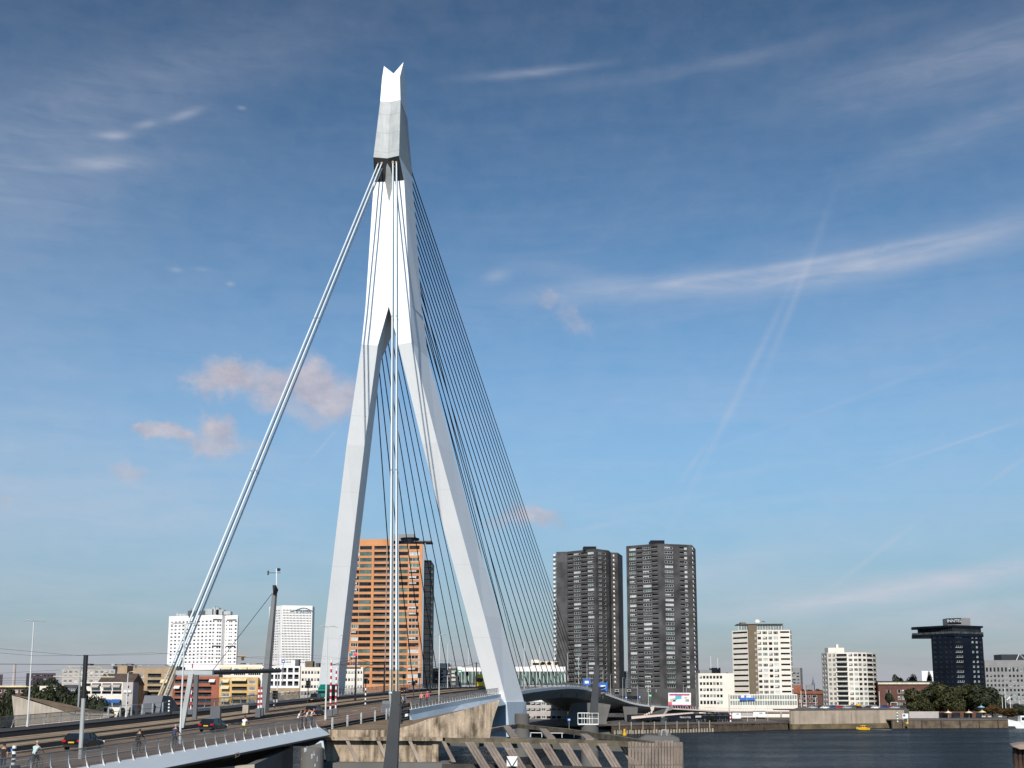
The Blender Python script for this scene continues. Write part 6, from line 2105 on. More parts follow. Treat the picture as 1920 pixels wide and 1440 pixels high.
# ------------------------------------------------------------------ north bank: ramps, terrace, cabins, people's stuff on the quay
M_RAMP = mat('ramp_soffit', (0.20, 0.14, 0.10), .85, var=.1, scale=.2)
M_RAMPE = mat('ramp_edge', (0.62, 0.50, 0.42), .7, var=.05)
ramp = thing('quay_ramp', 'curved pedestrian ramp with white railing posts above the waterside terrace', 'ramp', at(1300, 1330, 520))
RP = [(1238, 1349, 492), (1246, 1342, 500), (1252, 1331, 508), (1262, 1328, 515), (1300, 1330, 522), (1345, 1333, 530), (1400, 1334, 545), (1450, 1334, 560), (1495, 1334, 570)]
top = [at(x, y, Y) for x, y, Y in RP]
MB().loft([[tuple(p), tuple(p + Vector((0, 0, -.35))), tuple(p + Vector((1.5, 9, -1.3))), tuple(p + Vector((1.5, 9, 0)))] for p in top], M_RAMP).build('slab', ramp)
MB().loft([[tuple(p + Vector((0, -.2, .1))), tuple(p + Vector((0, -.2, -.5))), tuple(p + Vector((0, .05, -.5))), tuple(p + Vector((0, .05, .1)))] for p in top], M_RAMPE).build('edge', ramp)
pmr = MB().loft([[(-.07, -.15, -.2), (.07, -.15, -.2), (.07, .05, -.2), (-.07, .05, -.2)], [(-.05 - .25, -.05, 1.3), (.05 - .25, -.05, 1.3), (.05 - .25, .05, 1.3), (-.05 - .25, .05, 1.3)]], M_WHTP).mesh('post')
tot = 0
for a, b_ in zip(top[:-1], top[1:]):
    n = max(2, int((b_ - a).length / 1.5))
    for k in range(n):
        link('post', pmr, ramp, Matrix.Translation(a.lerp(b_, k / n)))
MB().path([p + Vector((-.25, 0, 1.3)) for p in top], .05, M_HAND).build('handrail', ramp)
MB().path([p + Vector((-.12, 0, .65)) for p in top], .025, M_MESH).build('rail', ramp)
for x in (1326, 1370, 1420, 1465):
    p = at(x, 1352, 536)
    MB().tube((p.x, p.y, 3), (p.x, p.y, zat(1336, 536)), .4, M_CONC2, n=10).build('column', ramp)
stair = thing('quay_stair', 'stair flight with pale stringer between deck end and lower terrace', 'stair', at(1222, 1340, 540))
vpoly([(1219, 1326), (1227, 1324), (1226, 1331), (1222, 1336), (1221, 1333)], 520, 521, M_RAMPE).build('parapet', stair)
for k in range(6):
    x, y = 1199 + 4.2 * k, 1343 - 1.9 * k
    a = at(x, y, 505)
    MB().box((a.x, 505, a.z - .9), (a.x + .7, 506.5, a.z), M_RAMPE).build('step', stair)
can = thing('terrace_canopy', 'long thin pale canopy roof sloping over the waterside terrace', 'canopy', at(1240, 1345, 480))
vpoly([(1184, 1344), (1300, 1336.2), (1301, 1337.4), (1250, 1342), (1184, 1348.2)], 478, 492, M_RAMPE).build('roof', can)
for x in (1185, 1212, 1270):
    p = at(x, 1360, 484)
    MB().tube((p.x, p.y, 3.2), (p.x, p.y, zat(1343, 484)), .1, M_GALV, n=6).build('column', can)
rest = thing('terrace_restaurant', 'dark restaurant front with pale lettering behind the terrace tables', 'restaurant', at(1270, 1360, 505))
vpoly([(1176, 1341), (1360, 1338), (1372, 1340), (1372, 1362), (1176, 1362)], 506, 522, M_NAVY).build('wall', rest)
for i in range(9):
    x = 1180 + 21 * i
    vpoly([(x, 1349), (x + 17, 1349), (x + 17, 1361), (x, 1361)], 505.8, 505.95, M_GLASS).build('window', rest)
p = at(1285, 1346.5, 505.5)
link('lettering', text_mesh('PRACHTIG', mat('pale_letters', (.5, .48, .46), .6), 1.0, 0, .04, .02), rest, face_matrix(p, (1, 0, 0)))
vpoly([(1304, 1342), (1315, 1341.5), (1315, 1345), (1304, 1345.5)], 505.5, 505.7, M_TAN).build('signboard', rest)
wsh = thing('banner_sail', 'bright white and cream banner hanging under the terrace canopy', 'banner', at(1245, 1353, 482))
vpoly([(1241, 1345.5), (1252, 1345), (1249.5, 1355), (1238, 1355)], 482, 482.1, M_WHTP).build('cloth', wsh)
vpoly([(1246, 1348), (1251.6, 1347.5), (1249.5, 1353), (1245.5, 1353.5)], 481.93, 481.98, M_AWN).build('print', wsh)
# parasols and terrace furniture
rt_ = random.Random(21)
ptop = MB()
nseg = 8
ring = [(1.7 * math.cos(2 * math.pi * i / nseg), 1.7 * math.sin(2 * math.pi * i / nseg), 2.3) for i in range(nseg)]
ptop.add(ring + [(0, 0, 2.95)], [(i, (i + 1) % nseg, nseg) for i in range(nseg)], mat('dark_parasol', (.05, .045, .05), .8))
PT = ptop.mesh('canopy')
PPO = MB().tube((0, 0, 0), (0, 0, 2.9), .04, M_GALV, n=6).mesh('pole')
for i, x in enumerate((1322, 1336, 1350, 1361)):
    b_ = at(x, 1361, 492 + i)
    T = thing('parasol', ['dark parasol on the terrace nearest the restaurant lettering', 'second dark terrace parasol from the restaurant lettering', 'third dark terrace parasol from the restaurant lettering', 'dark terrace parasol nearest the red and white beacon post'][i], 'parasol', (b_.x, b_.y, 3.65), 0, 'dark parasols on the terrace')
    put('canopy', PT, T)
    put('pole', PPO, T)
mt_t = [mat('table_cream', (.6, .5, .36), .7), mat('table_red', (.4, .07, .06), .7), mat('table_white', (.7, .68, .64), .7), mat('table_blue', (.12, .2, .34), .7)]
tb = MB()
tb.lathe((0, 0, 0), [(.25, 0), (.05, .06), (.05, .7), (.45, .72), (.45, .76)], mt_t[2], n=10)
TBM = [MB().lathe((0, 0, 0), [(.5, .72), (.5, .77)], m_, n=10).mesh('top') for m_ in mt_t]
TBL = MB().lathe((0, 0, 0), [(.28, 0), (.05, .05), (.05, .72)], M_GALV, n=8).mesh('leg')
for i in range(14):
    x = 1258 + 8.1 * i + rt_.uniform(-1, 1)
    b_ = at(x, 1361, 484 + rt_.uniform(0, 9))
    T = thing('terrace_table', 'round terrace table on the waterside quay, number-less row below the parasols', 'table', (b_.x, b_.y, 3.65), 0, 'tables on the waterside terrace')
    T['label'] = '%s round terrace table, %s along the quay from the white banner' % (('cream', 'red', 'white', 'blue')[i % 4], ('first', 'second', 'third', 'fourth', 'fifth', 'sixth', 'seventh', 'eighth', 'ninth', 'tenth', 'eleventh', 'twelfth', 'thirteenth', 'last')[i])
    put('top', TBM[i % 4], T)
    put('leg', TBL, T)
# white cabins and low sheds on the quay
for x0, x1, y0, y1, Y, mt_, lb_ in ((1373, 1389, 1335.5, 1347, 520, M_WHTP, 'white container cabin beside the red and white beacon post'), (1412, 1435, 1334, 1343.5, 525, M_WHTP, 'white cabin with a louvred window on the quay slope'), (1390, 1411, 1335.5, 1343, 527, M_PINKC, 'pinkish shed between the two white cabins')):
    T = thing('container_cabin', lb_, 'cabin', at(x0, y1, Y))
    vpoly([(x0, y0), (x1, y0), (x1, y1), (x0, y1)], Y, Y + 5, mt_).build('body', T)
    vpoly([(x0 - .4, y0 - .8), (x1 + .4, y0 - .8), (x1 + .4, y0), (x0 - .4, y0)], Y - .3, Y + 5.3, M_GREYC).build('roof', T)
    w = x1 - x0
    vpoly([(x0 + w * .5, y0 + 2), (x0 + w * .78, y0 + 2), (x0 + w * .78, y0 + 5), (x0 + w * .5, y0 + 5)], Y - .06, Y - .02, M_GALV).build('window', T)
slope = MB()
a = [at(x, y, Y) for x, y, Y in ((1390, 1358, 506), (1470, 1357, 512), (1480, 1345, 532), (1392, 1345, 532))]
slope.add(a, [(0, 1, 2, 3)], M_QUAYTOP)
struct('ground_slope', slope)
tent = thing('green_tent', 'low dark green tarpaulin tent at the top of the quay wall', 'tent', at(1507, 1337, 545))
T0 = [at(x, y, Y) for x, y, Y in ((1493, 1338.5, 545), (1516, 1337, 545), (1508, 1329.5, 549), (1493, 1338, 553), (1516, 1336.5, 553), (1512, 1329, 549))]
MB().add(T0, [(0, 1, 5, 2), (3, 2, 5, 4), (0, 2, 3), (1, 4, 5)], mat('green_tarpaulin', (.01, .055, .04), .6, var=.15, scale=.8)).build('cover', tent)
# statue, flag row and quay clutter
stt = thing('quay_sculpture', 'yellow-topped dark sculpture on a pale pedestal at the quay edge', 'sculpture', at(1611, 1338, 528))
c0 = at(1611, 1338, 528)
MB().lathe((c0.x, c0.y, c0.z - .3), [(.85, 0), (.8, 1.2), (.75, 1.9)], mat('pale_pedestal', (.45, .5, .42), .7), n=14).build('pedestal', stt)
MB().lathe((c0.x, c0.y, c0.z + 1.5), [(.7, 0), (1.1, .6), (1.25, 1.4), (.9, 2.0)], M_BLK, n=14).build('figure', stt)
MB().lathe((c0.x - .2, c0.y, c0.z + 3.4), [(.9, 0), (1.3, .3), (1.15, .8), (.5, 1.1)], M_YELP, n=14).build('cap', stt)
for i, (x, y0, y1, mt_) in enumerate(((1650, 1334, 1296, M_WHTP), (1671, 1334, 1317, M_WHTP), (1683, 1334, 1317, M_WHTP), (1486, 1333, 1288, M_WHTP), (1503, 1333, 1296, M_WHTP), (1512, 1333, 1296, M_WHTP), (1530, 1333, 1307, M_WHTP), (1886, 1328, 1290, M_WHTP), (1880, 1328, 1306, M_WHTP), (1895, 1330, 1305, M_WHTP), (1912, 1330, 1305, M_WHTP))):
    p = at(x, y0, 600)
    T = thing('flagpole', ['tall white flagpole in front of the red brick building', 'white portal post by the red brick building', 'white portal post by the green and white beacon', 'white pole before the red gable roof', 'white pole before the dark terraced house', 'white pole at the corner of the dark terraced house', 'white pole before the red-eaved terraced house', 'tall banded pole in front of the grey office', 'short white pole among the autumn shrubs', 'white flagpole with a drooping flag before the grey office', 'white flagpole with a green flag at the right edge'][i], 'flagpole', p)
    zt = zat(y1, 600)
    MB().tube(p, (p.x, p.y, zt), .13, mt_, n=6).build('pole', T)
    if i in (9, 10):
        mb = MB()
        top_ = [(p.x - 1.6 * k / 4, 600 + .15 * math.sin(k * 2), zt - .2 - .35 * k) for k in range(5)]
        mb.loft([top_, [(q[0], q[1], q[2] - .7) for q in top_]], M_WHTP if i == 9 else mat('green_flag', (.02, .2, .1), .7), caps=False, closed=False)
        mb.build('cloth', T)
port = MB()
a, b_ = at(1671, 1317, 600), at(1683, 1317, 600)
port.tube(a, b_, .13, M_WHTP, n=6)
po = port.build('entrance_bar', None)
tag(po, 'white crossbar over the two portal posts by the red brick building', 'barrier')
for i, (x, y, Y, mt_) in enumerate(((1778, 1332, 560, M_AWN), (1817, 1332, 562, M_AWN), (1842, 1331, 564, M_AWN), (1840, 1322, 575, mat('pale_blue_canvas', (.2, .4, .5), .7)))):
    p = at(x, y + 8, Y)
    T = thing('pavilion', ['cream market parasol under the waterfront trees, nearest the jetty kiosk', 'cream market parasol in the middle of the waterfront trees', 'cream market parasol below the pale blue awning', 'pale blue peaked awning under the last waterfront trees'][i], 'parasol', (p.x, p.y, 3.4))
    h = zat(y, Y) - 3.4
    w = 1.5
    mb = MB()
    mb.add([(p.x - w, p.y - w, h + 2.2), (p.x + w, p.y - w, h + 2.2), (p.x + w, p.y + w, h + 2.2), (p.x - w, p.y + w, h + 2.2), (p.x, p.y, h + 3.2)], [(0, 1, 4), (1, 2, 4), (2, 3, 4), (3, 0, 4)], mt_)
    mb.build('cover', T)
    MB().tube((p.x, p.y, 3.4), (p.x, p.y, h + 4), .07, M_GALV, n=6).build('pole', T)
tw = thing('terrace_wall', 'brown garden wall and dark pavilion fronts below the waterfront trees', 'wall', at(1780, 1345, 575))
vpoly([(1703, 1334), (1760, 1334), (1760, 1350), (1703, 1350)], 580, 581, M_PINKC).build('pale_panel', tw)
vpoly([(1735, 1334), (1850, 1334), (1850, 1350), (1735, 1350)], 590, 592, M_REDB).build('brick_front', tw)
for i in range(5):
    x = 1738 + 23 * i
    vpoly([(x, 1336.5), (x + 16, 1336.5), (x + 16, 1347), (x, 1347)], 589.8, 589.95, M_GLASS).build('window', tw)
hd = thing('low_hedge', 'low clipped reddish-green hedge along the jetty', 'hedge', at(1790, 1350, 560))
hr = random.Random(4)
hv, hf = [], []
for k in range(2600):
    p = at(hr.uniform(1745, 1860), 1349, 560) + Vector((0, hr.uniform(-.6, .6), hr.uniform(-1.2, .35)))
    x, y = Vector((hr.uniform(-1, 1), hr.uniform(-1, 1), hr.uniform(-.6, .6))).normalized() * .22, Vector((hr.uniform(-1, 1), hr.uniform(-1, 1), hr.uniform(-1, 1))).normalized() * .2
    o = len(hv)
    hv += [tuple(p - x), tuple(p + y), tuple(p + x), tuple(p - y)]
    hf.append((o, o + 1, o + 2, o + 3))
MB().add(hv, hf, M_LEAF2).build('leaves', hd, stuff=True)
for i, x in enumerate((1845, 1856, 1876)):
    p = at(x, 1348, 548)
    T = thing('bench', ['pale bench on the jetty nearest the trees', 'middle pale bench on the jetty', 'pale bench on the jetty nearest the white boat'][i], 'bench', (p.x, p.y, 3.87))
    MB().box((p.x - .9, p.y - .25, 4.2), (p.x + .9, p.y + .25, 4.3), M_PINKC).build('seat', T)
    MB().box((p.x - .9, p.y + .2, 4.3), (p.x + .9, p.y + .28, 4.85), M_PINKC).build('backrest', T)
    for s_ in (-.75, .75):
        MB().box((p.x + s_ - .05, p.y - .2, 3.85), (p.x + s_ + .05, p.y + .2, 4.2), M_DARK).build('leg', T)
# ------------------------------------------------------------------ vehicles
M_TYRE = mat('tyre_rubber', (0.014, 0.014, 0.014), .8)
M_RIM = mat('wheel_rim', (0.35, 0.35, 0.36), .3, metal=.8)
M_TAIL = mat('tail_lamp', (0.42, 0.01, 0.012), .25)
M_HEADL = mat('head_lamp', (0.7, 0.7, 0.66), .15)
M_PLATE = mat('yellow_plate', (0.72, 0.40, 0.02), .5)
M_CGL = mat('car_glass', (0.012, 0.016, 0.022), .08, spec=.4)


def wheel_meshes(r, w):
    ty = MB()
    n = 20
    prof = [(r * .62, -w / 2), (r * .95, -w / 2), (r, -w * .3), (r, w * .3), (r * .95, w / 2), (r * .62, w / 2)]
    ty.loft([[(x, q * math.cos(2 * math.pi * i / n), q * math.sin(2 * math.pi * i / n)) for i in range(n)] for q, x in prof], M_TYRE, caps=False)
    rm = MB()
    rm.loft([[(x, q * math.cos(2 * math.pi * i / n), q * math.sin(2 * math.pi * i / n)) for i in range(n)] for q, x in ((.01, -w * .35), (r * .6, -w * .30), (r * .64, -w * .48), (r * .64, w * .48), (r * .6, w * .30), (.01, w * .35))], M_RIM)
    return ty.mesh('tyre', True), rm.mesh('rim')


def car(base, heading, paint, label, L=4.35, Wd=1.78, Ht=1.46, kind='hatch', cat='car', name='car', tall=1.0, sc=.76):
    """car pointing along local +y; body lofted through cross sections along its length"""
    T = thing(name, label, cat, base, heading)
    T.scale = (sc, sc, sc)
    h2 = L / 2
    if kind == 'hatch':
        sec = [(-h2, .52, .60, .80, .98), (-h2 + .12, .36, .80, .93, 1.0), (-h2 + .5, .26, .92, .98, 1.0), (-.9, .22, .95, 1.0, 1.0), (.5, .22, .95, 1.0, 1.0), (1.1, .24, .90, .98, 1.0), (h2 - .35, .28, .74, .96, .98), (h2, .40, .60, .80, .92)]
        cabin = [(-h2 + .16, .98, .80), (-h2 + .62, Ht - .05, .70), (-.55, Ht, .70), (.25, Ht - .03, .69), (1.15, .92, .80)]
    else:
        sec = [(-h2, .55, .9, .86, .98), (-h2 + .15, .38, 1.02, .95, 1.0), (-.8, .30, 1.04, 1.0, 1.0), (.6, .30, 1.04, 1.0, 1.0), (h2 - .25, .34, .98, .97, 1.0), (h2, .45, .80, .88, .95)]
        cabin = [(-h2 + .1, 1.02, .84), (-h2 + .3, Ht - .03, .76), (.2, Ht, .76), (1.0, 1.02, .84)]
    body = MB()
    rings = []
    for y, zb_, zt, wf, wb in sec:
        w = Wd / 2 * wf
        rings.append([(-w * .93, y, zb_), (-w, y, zb_ + .18), (-w * .98, y, zt * .82), (-w * .86, y, zt), (w * .86, y, zt), (w * .98, y, zt * .82), (w, y, zb_ + .18), (w * .93, y, zb_)])
    body.loft(rings, paint)
    put('body', body.mesh('body', False), T)
    cb = MB()
    rings = []
    for y, z, wf in cabin:
        w = Wd / 2 * wf
        rings.append([(-w - .1, y, .84), (-w, y, z), (w, y, z), (w + .1, y, .84)])
    cb.loft(rings, M_CGL)
    put('window_glass', cb.mesh('window_glass'), T)
    rf = MB()
    mid = [c for c in cabin if c[1] > Ht - .08]
    rf.loft([[(-Wd / 2 * wf - .015, y, z - .05), (-Wd / 2 * wf * .9, y, z + .025), (Wd / 2 * wf * .9, y, z + .025), (Wd / 2 * wf + .015, y, z - .05)] for y, z, wf in mid], paint)
    for sx in (-1, 1):
        for (a, b_) in ((0, 1), (2 if len(cabin) > 4 else 1, 2 if len(cabin) > 4 else 1), (-2, -1)):
            if a == b_:
                continue
            (y0, z0, w0), (y1, z1, w1) = cabin[a], cabin[b_]
            rf.tube((sx * (Wd / 2 * w0 + .03), y0, z0), (sx * (Wd / 2 * w1 + .01), y1, z1), .045, paint, n=5)
        rf.tube((sx * (Wd / 2 * .75 + .06), -.2, .86), (sx * (Wd / 2 * .70 + .02), -.25, Ht - .03), .04, paint, n=5)
    put('roof', rf.mesh('roof'), T)
    ty, rm = wheel_meshes(.32 * tall, .21)
    for sx in (-1, 1):
        for y in (-h2 + .78, h2 - .82):
            wob = put('wheel', ty, T, Matrix.Translation((sx * (Wd / 2 - .11), y, .32 * tall)))
            put('rim', rm, wob)
        put('tail_light', MB().box((-.17, -.03, -.09), (.17, .05, .09), M_TAIL).mesh('tail_light'), T, Matrix.Translation((sx * (Wd / 2 * .76), -h2 + .03, .82)))
        put('headlight', MB().box((-.18, -.06, -.07), (.18, .04, .07), M_HEADL).mesh('headlight'), T, Matrix.Translation((sx * (Wd / 2 * .68), h2 - .05, .62)))
        mm = MB()
        mm.loft([[(0, 0, 0), (0, .12, 0), (0, .12, .12), (0, 0, .12)], [(sx * .17, .02, .02), (sx * .17, .1, .02), (sx * .17, .1, .11), (sx * .17, .02, .11)]], paint)
        put('mirror', mm.mesh('mirror'), T, Matrix.Translation((sx * Wd / 2 * .95, .62, .92)))
    put('number_plate', MB().box((-.26, -.015, -.06), (.26, .01, .06), M_PLATE).mesh('number_plate'), T, Matrix.Translation((0, -h2 - .005, .70)))
    put('front_plate', MB().box((-.26, -.015, -.06), (.26, .01, .06), M_PLATE).mesh('front_plate'), T, Matrix.Translation((0, h2 + .01, .48)))
    put('bumper', MB().box((-Wd / 2 * .8, -.05, -.1), (Wd / 2 * .8, .05, .1), M_BLK).mesh('bumper'), T, Matrix.Translation((0, -h2 + .03, .42)))
    return T


ALONG = -TH                      # heading of traffic driving away from the camera
P_NAVY = mat('navy_car_paint', (0.010, 0.013, 0.022), .22, var=.05, spec=.7)
P_BLACK = mat('black_car_paint', (0.008, 0.008, 0.010), .2, var=.05, spec=.7)
P_RED = mat('dark_red_car_paint', (0.12, 0.025, 0.02), .25, var=.05)
P_GREY = mat('dark_grey_car_paint', (0.045, 0.04, 0.042), .25, var=.05)
car(B(s_of(157, 7.4), 7.4, .012), ALONG, P_BLACK, 'black hatchback driving away, leftmost car on the near lane')
car(B(s_of(400, 7.2), 7.2, .012), ALONG, P_NAVY, 'dark blue car driving away in the middle of the lifting leaf')
car(B(s_of(590, 7.6), 7.6, .012), ALONG, P_NAVY, 'dark blue car driving away behind the four people at the railing')
car(B(s_of(757, 21.3), 21.3, .012), ALONG + math.pi, P_RED, 'dark red car approaching on the far lane right of the near backstay', Ht=1.5)
car(B(s_of(590, 21.6), 21.6, .012), ALONG + math.pi, P_GREY, 'dark grey off-road car approaching in front of the green truck', kind='suv', Ht=1.85, L=4.6, Wd=1.9, tall=1.15, sc=.64)
# green truck
b_ = B(s_of(608, 22.0), 22.0, .012)
trk_ = thing('truck', 'green-cabbed truck with dark box body on the far lane beside the pylon leg', 'truck', b_, ALONG + math.pi)
trk_.scale = (.62, .62, .62)
M_TGR = mat('green_truck_paint', (0.0, 0.17, 0.12), .35)
cbm = MB()
cbm.loft([[(-1.2, y, .6), (-1.2, y, z), (1.2, y, z), (1.2, y, .6)] for y, z in ((0, 2.9), (1.5, 2.9), (1.9, 2.2), (2.05, 1.5))], M_TGR)
put('cab', cbm.mesh('cab'), trk_)
put('air_deflector', MB().loft([[(-1.2, y, 2.9), (-1.1, y, z), (1.1, y, z), (1.2, y, 2.9)] for y, z in ((0, 3.9), (1.2, 3.3), (1.7, 2.95))], M_TGR).mesh('air_deflector'), trk_)
put('windscreen', MB().add([(-1.1, 1.56, 2.78), (1.1, 1.56, 2.78), (1.1, 1.95, 2.12), (-1.1, 1.95, 2.12), (1.1, 2.1, 1.7), (-1.1, 2.1, 1.7)], [(0, 1, 2, 3), (3, 2, 4, 5)], M_CGL).mesh('windscreen'), trk_)
put('box_body', MB().box((-1.25, -7.5, 1.0), (1.25, -.25, 3.95), mat('dark_truck_box', (.03, .035, .04), .6)).mesh('box_body'), trk_)
put('chassis', MB().box((-.9, -7.4, .6), (.9, 1.9, .98), M_BLK).mesh('chassis'), trk_)
put('bumper', MB().box((-1.2, 1.9, .35), (1.2, 2.2, .9), M_BLK).mesh('bumper'), trk_)
ty, rm = wheel_meshes(.5, .32)
for sx in (-1, 1):
    for y in (1.1, -4.6, -5.8):
        wob = put('wheel', ty, trk_, Matrix.Translation((sx * 1.05, y, .5)))
        put('rim', rm, wob)
    put('headlight', MB().box((-.2, 0, -.1), (.2, .06, .1), M_HEADL).mesh('headlight'), trk_, Matrix.Translation((sx * .85, 2.19, .65)))
    put('mirror', MB().box((-.12, -.05, -.3), (.12, .05, .3), M_BLK).mesh('mirror'), trk_, Matrix.Translation((sx * 1.4, 1.75, 2.2)))
# yellow tram
M_TRAM = mat('yellow_tram_paint', (0.85, 0.50, 0.0), .35, var=.04)
ts = s_of(901, 14.2)
tram = thing('tram', 'yellow tram with rounded dark windscreen coming towards us beside the near pylon leg', 'tram', B(ts, 14.2, .13), ALONG + math.pi)
rings = []
for y, wf, zt, zb_ in ((1.6, .55, 2.1, .55), (1.45, .72, 2.7, .42), (1.05, .9, 3.2, .35), (.3, 1.0, 3.42, .32), (-26, 1.0, 3.42, .32)):
    w = 1.2 * wf
    rings.append([(-w, y, zb_), (-w, y, zt * .75), (-w * .82, y, zt), (w * .82, y, zt), (w, y, zt * .75), (w, y, zb_)])
put('body', MB().loft(rings, M_TRAM).mesh('body', False), tram)
ws = []
for y, w, z in ((1.66, .62, 1.55), (1.68, .86, 1.9), (1.52, .92, 2.4), (1.22, .86, 2.92)):
    ws.append([(-w, y - .10, z), (-w * .5, y + .05, z), (w * .5, y + .05, z), (w, y - .10, z)])
put('windscreen', MB().loft(ws, M_CGL, caps=False, closed=False).mesh('windscreen'), tram)
for sx in (-1, 1):
    for k in range(7):
        put('side_window', MB().box((-.02, -1.3, 0), (.02, 1.3, 1.0), M_CGL).mesh('side_window'), tram, Matrix.Translation((sx * 1.2, -1.8 - 3.3 * k, 1.55)))
    put('headlight', MB().lathe((0, 0, 0), [(.12, 0), (.12, .05)], M_HEADL, n=10).mesh('headlight'), tram, Matrix.Translation((sx * .68, 1.5, .95)) @ Matrix.Rotation(-math.pi / 2, 4, 'X'))
pg = MB()
pg.path([(0, -6, 3.4), (0, -7.2, 4.3), (0, -6, 5.3)], .05, M_BLK)
pg.tube((-.8, -6, 5.3), (.8, -6, 5.3), .05, M_BLK, n=5)
put('pantograph', pg.mesh('pantograph'), tram)
put('bumper', MB().box((-.7, 1.4, .3), (.7, 1.75, .55), M_BLK).mesh('bumper'), tram)

# ------------------------------------------------------------------ people
M_SKIN = mat('skin', (0.45, 0.25, 0.17), .6, var=.04)


def person_mesh(pose, shirt, trousers, hair, shoes=M_BLK, sleeves='short'):
    """continuous skinned body facing local +y, plus head features and fingered hands; one mesh"""
    if pose == 'cycle':
        J = dict(pel=(0, -.16, 1.0), wai=(0, -.06, 1.16), che=(0, .09, 1.37), nec=(0, .16, 1.50), hea=(0, .20, 1.60), sl=(-.18, .10, 1.40), sr=(.18, .10, 1.40), el=(-.25, .30, 1.22), er=(.25, .30, 1.22), wl=(-.24, .50, 1.10), wr=(.24, .50, 1.10),
                 hl=(-.10, -.12, .97), hr=(.10, -.12, .97), kl=(-.12, .26, .80), kr=(.12, .22, .62), al=(-.12, .10, .46), ar=(.12, -.02, .24), tl=(-.12, .24, .40), tr=(.12, .12, .19))
    elif pose == 'lean':
        J = dict(pel=(0, -.12, .94), wai=(0, -.05, 1.12), che=(0, .06, 1.34), nec=(0, .12, 1.49), hea=(0, .15, 1.59), sl=(-.19, .07, 1.40), sr=(.19, .07, 1.40), el=(-.26, .12, 1.16), er=(.26, .12, 1.16), wl=(-.14, .34, 1.17), wr=(.14, .34, 1.17),
                 hl=(-.10, -.10, .91), hr=(.10, -.10, .91), kl=(-.11, -.06, .50), kr=(.12, -.02, .50), al=(-.11, -.16, .09), ar=(.13, -.06, .09), tl=(-.12, .02, .04), tr=(.15, .12, .04))
    else:
        J = dict(pel=(0, 0, .95), wai=(0, .01, 1.13), che=(0, .02, 1.36), nec=(0, .03, 1.51), hea=(0, .05, 1.61), sl=(-.19, .01, 1.43), sr=(.19, .01, 1.43), el=(-.25, -.05, 1.15), er=(.25, -.03, 1.15), wl=(-.25, .08, .90), wr=(.26, .12, .92),
                 hl=(-.10, .02, .92), hr=(.10, .02, .92), kl=(-.11, .12, .50), kr=(.11, -.02, .50), al=(-.11, .10, .09), ar=(.11, -.22, .12), tl=(-.12, .26, .04), tr=(.12, -.08, .04))
    rad = dict(pel=.155, wai=.135, che=.165, nec=.062, hea=.06, sl=.075, sr=.075, el=.046, er=.046, wl=.033, wr=.033, hl=.10, hr=.10, kl=.066, kr=.066, al=.045, ar=.045, tl=.04, tr=.04)
    keys = list(J)
    E_ = [('pel', 'wai'), ('wai', 'che'), ('che', 'nec'), ('nec', 'hea'), ('che', 'sl'), ('che', 'sr'), ('sl', 'el'), ('sr', 'er'), ('el', 'wl'), ('er', 'wr'), ('pel', 'hl'), ('pel', 'hr'), ('hl', 'kl'), ('hr', 'kr'), ('kl', 'al'), ('kr', 'ar'), ('al', 'tl'), ('ar', 'tr')]
    me = bpy.data.meshes.new('person')
    me.from_pydata([J[k] for k in keys], [(keys.index(a), keys.index(b_)) for a, b_ in E_], [])
    o = bpy.data.objects.new('person_skeleton', me)
    COL.objects.link(o)
    md = o.modifiers.new('skin', 'SKIN')
    for i, k in enumerate(keys):
        sv = me.skin_vertices[0].data[i]
        r = rad[k]
        sv.radius = (r, r * (.72 if k in ('che', 'wai', 'pel') else 1))
        sv.use_root = k == 'pel'
    o.modifiers.new('sub', 'SUBSURF').levels = 1
    o.modifiers['sub'].render_levels = 1
    dg = bpy.context.evaluated_depsgraph_get()
    bm_ = bpy.data.meshes.new_from_object(o.evaluated_get(dg))
    bpy.data.objects.remove(o)
    mb = MB()
    vs_ = [tuple(v.co) for v in bm_.vertices]
    for p in bm_.polygons:
        c = p.center
        dl = lambda k: (Vector(J[k]) - c).length
        near = min(keys, key=dl)
        m_ = shirt
        if near in ('hl', 'hr', 'kl', 'kr', 'al', 'ar') or (near == 'pel' and c.z < J['pel'][2] + .03):
            m_ = trousers
        if near in ('tl', 'tr'):
            m_ = shoes
        if near in ('hea', 'nec') or near in ('wl', 'wr') or (near in ('el', 'er') and sleeves == 'short'):
            m_ = M_SKIN
        mb.add([vs_[i] for i in p.vertices], [tuple(range(len(p.vertices)))], m_)
    # head: egg shape with nose, ears, eyes, mouth and hair
    hx = Vector(J['hea']) + Vector((0, .015, .07))
    n = 12
    for prof, m_, off in (([(.03, -.13), (.062, -.10), (.074, -.03), (.078, .03), (.068, .085), (.035, .115), (.005, .122)], M_SKIN, (0, 0)), ([(.078, -.02), (.088, .03), (.078, .09), (.04, .125), (.005, .133)], hair, (0, -.018))):
        mb.loft([[(hx.x + off[0] + r * math.cos(2 * math.pi * i / n), hx.y + off[1] + 1.2 * r * math.sin(2 * math.pi * i / n), hx.z + z) for i in range(n)] for r, z in prof], m_)
    mb.loft([[(hx.x - .012, hx.y + .088, hx.z + .01), (hx.x + .012, hx.y + .088, hx.z + .01), (hx.x, hx.y + .09, hx.z + .02)], [(hx.x - .016, hx.y + .092, hx.z - .03), (hx.x + .016, hx.y + .092, hx.z - .03), (hx.x, hx.y + .115, hx.z - .025)]], M_SKIN)
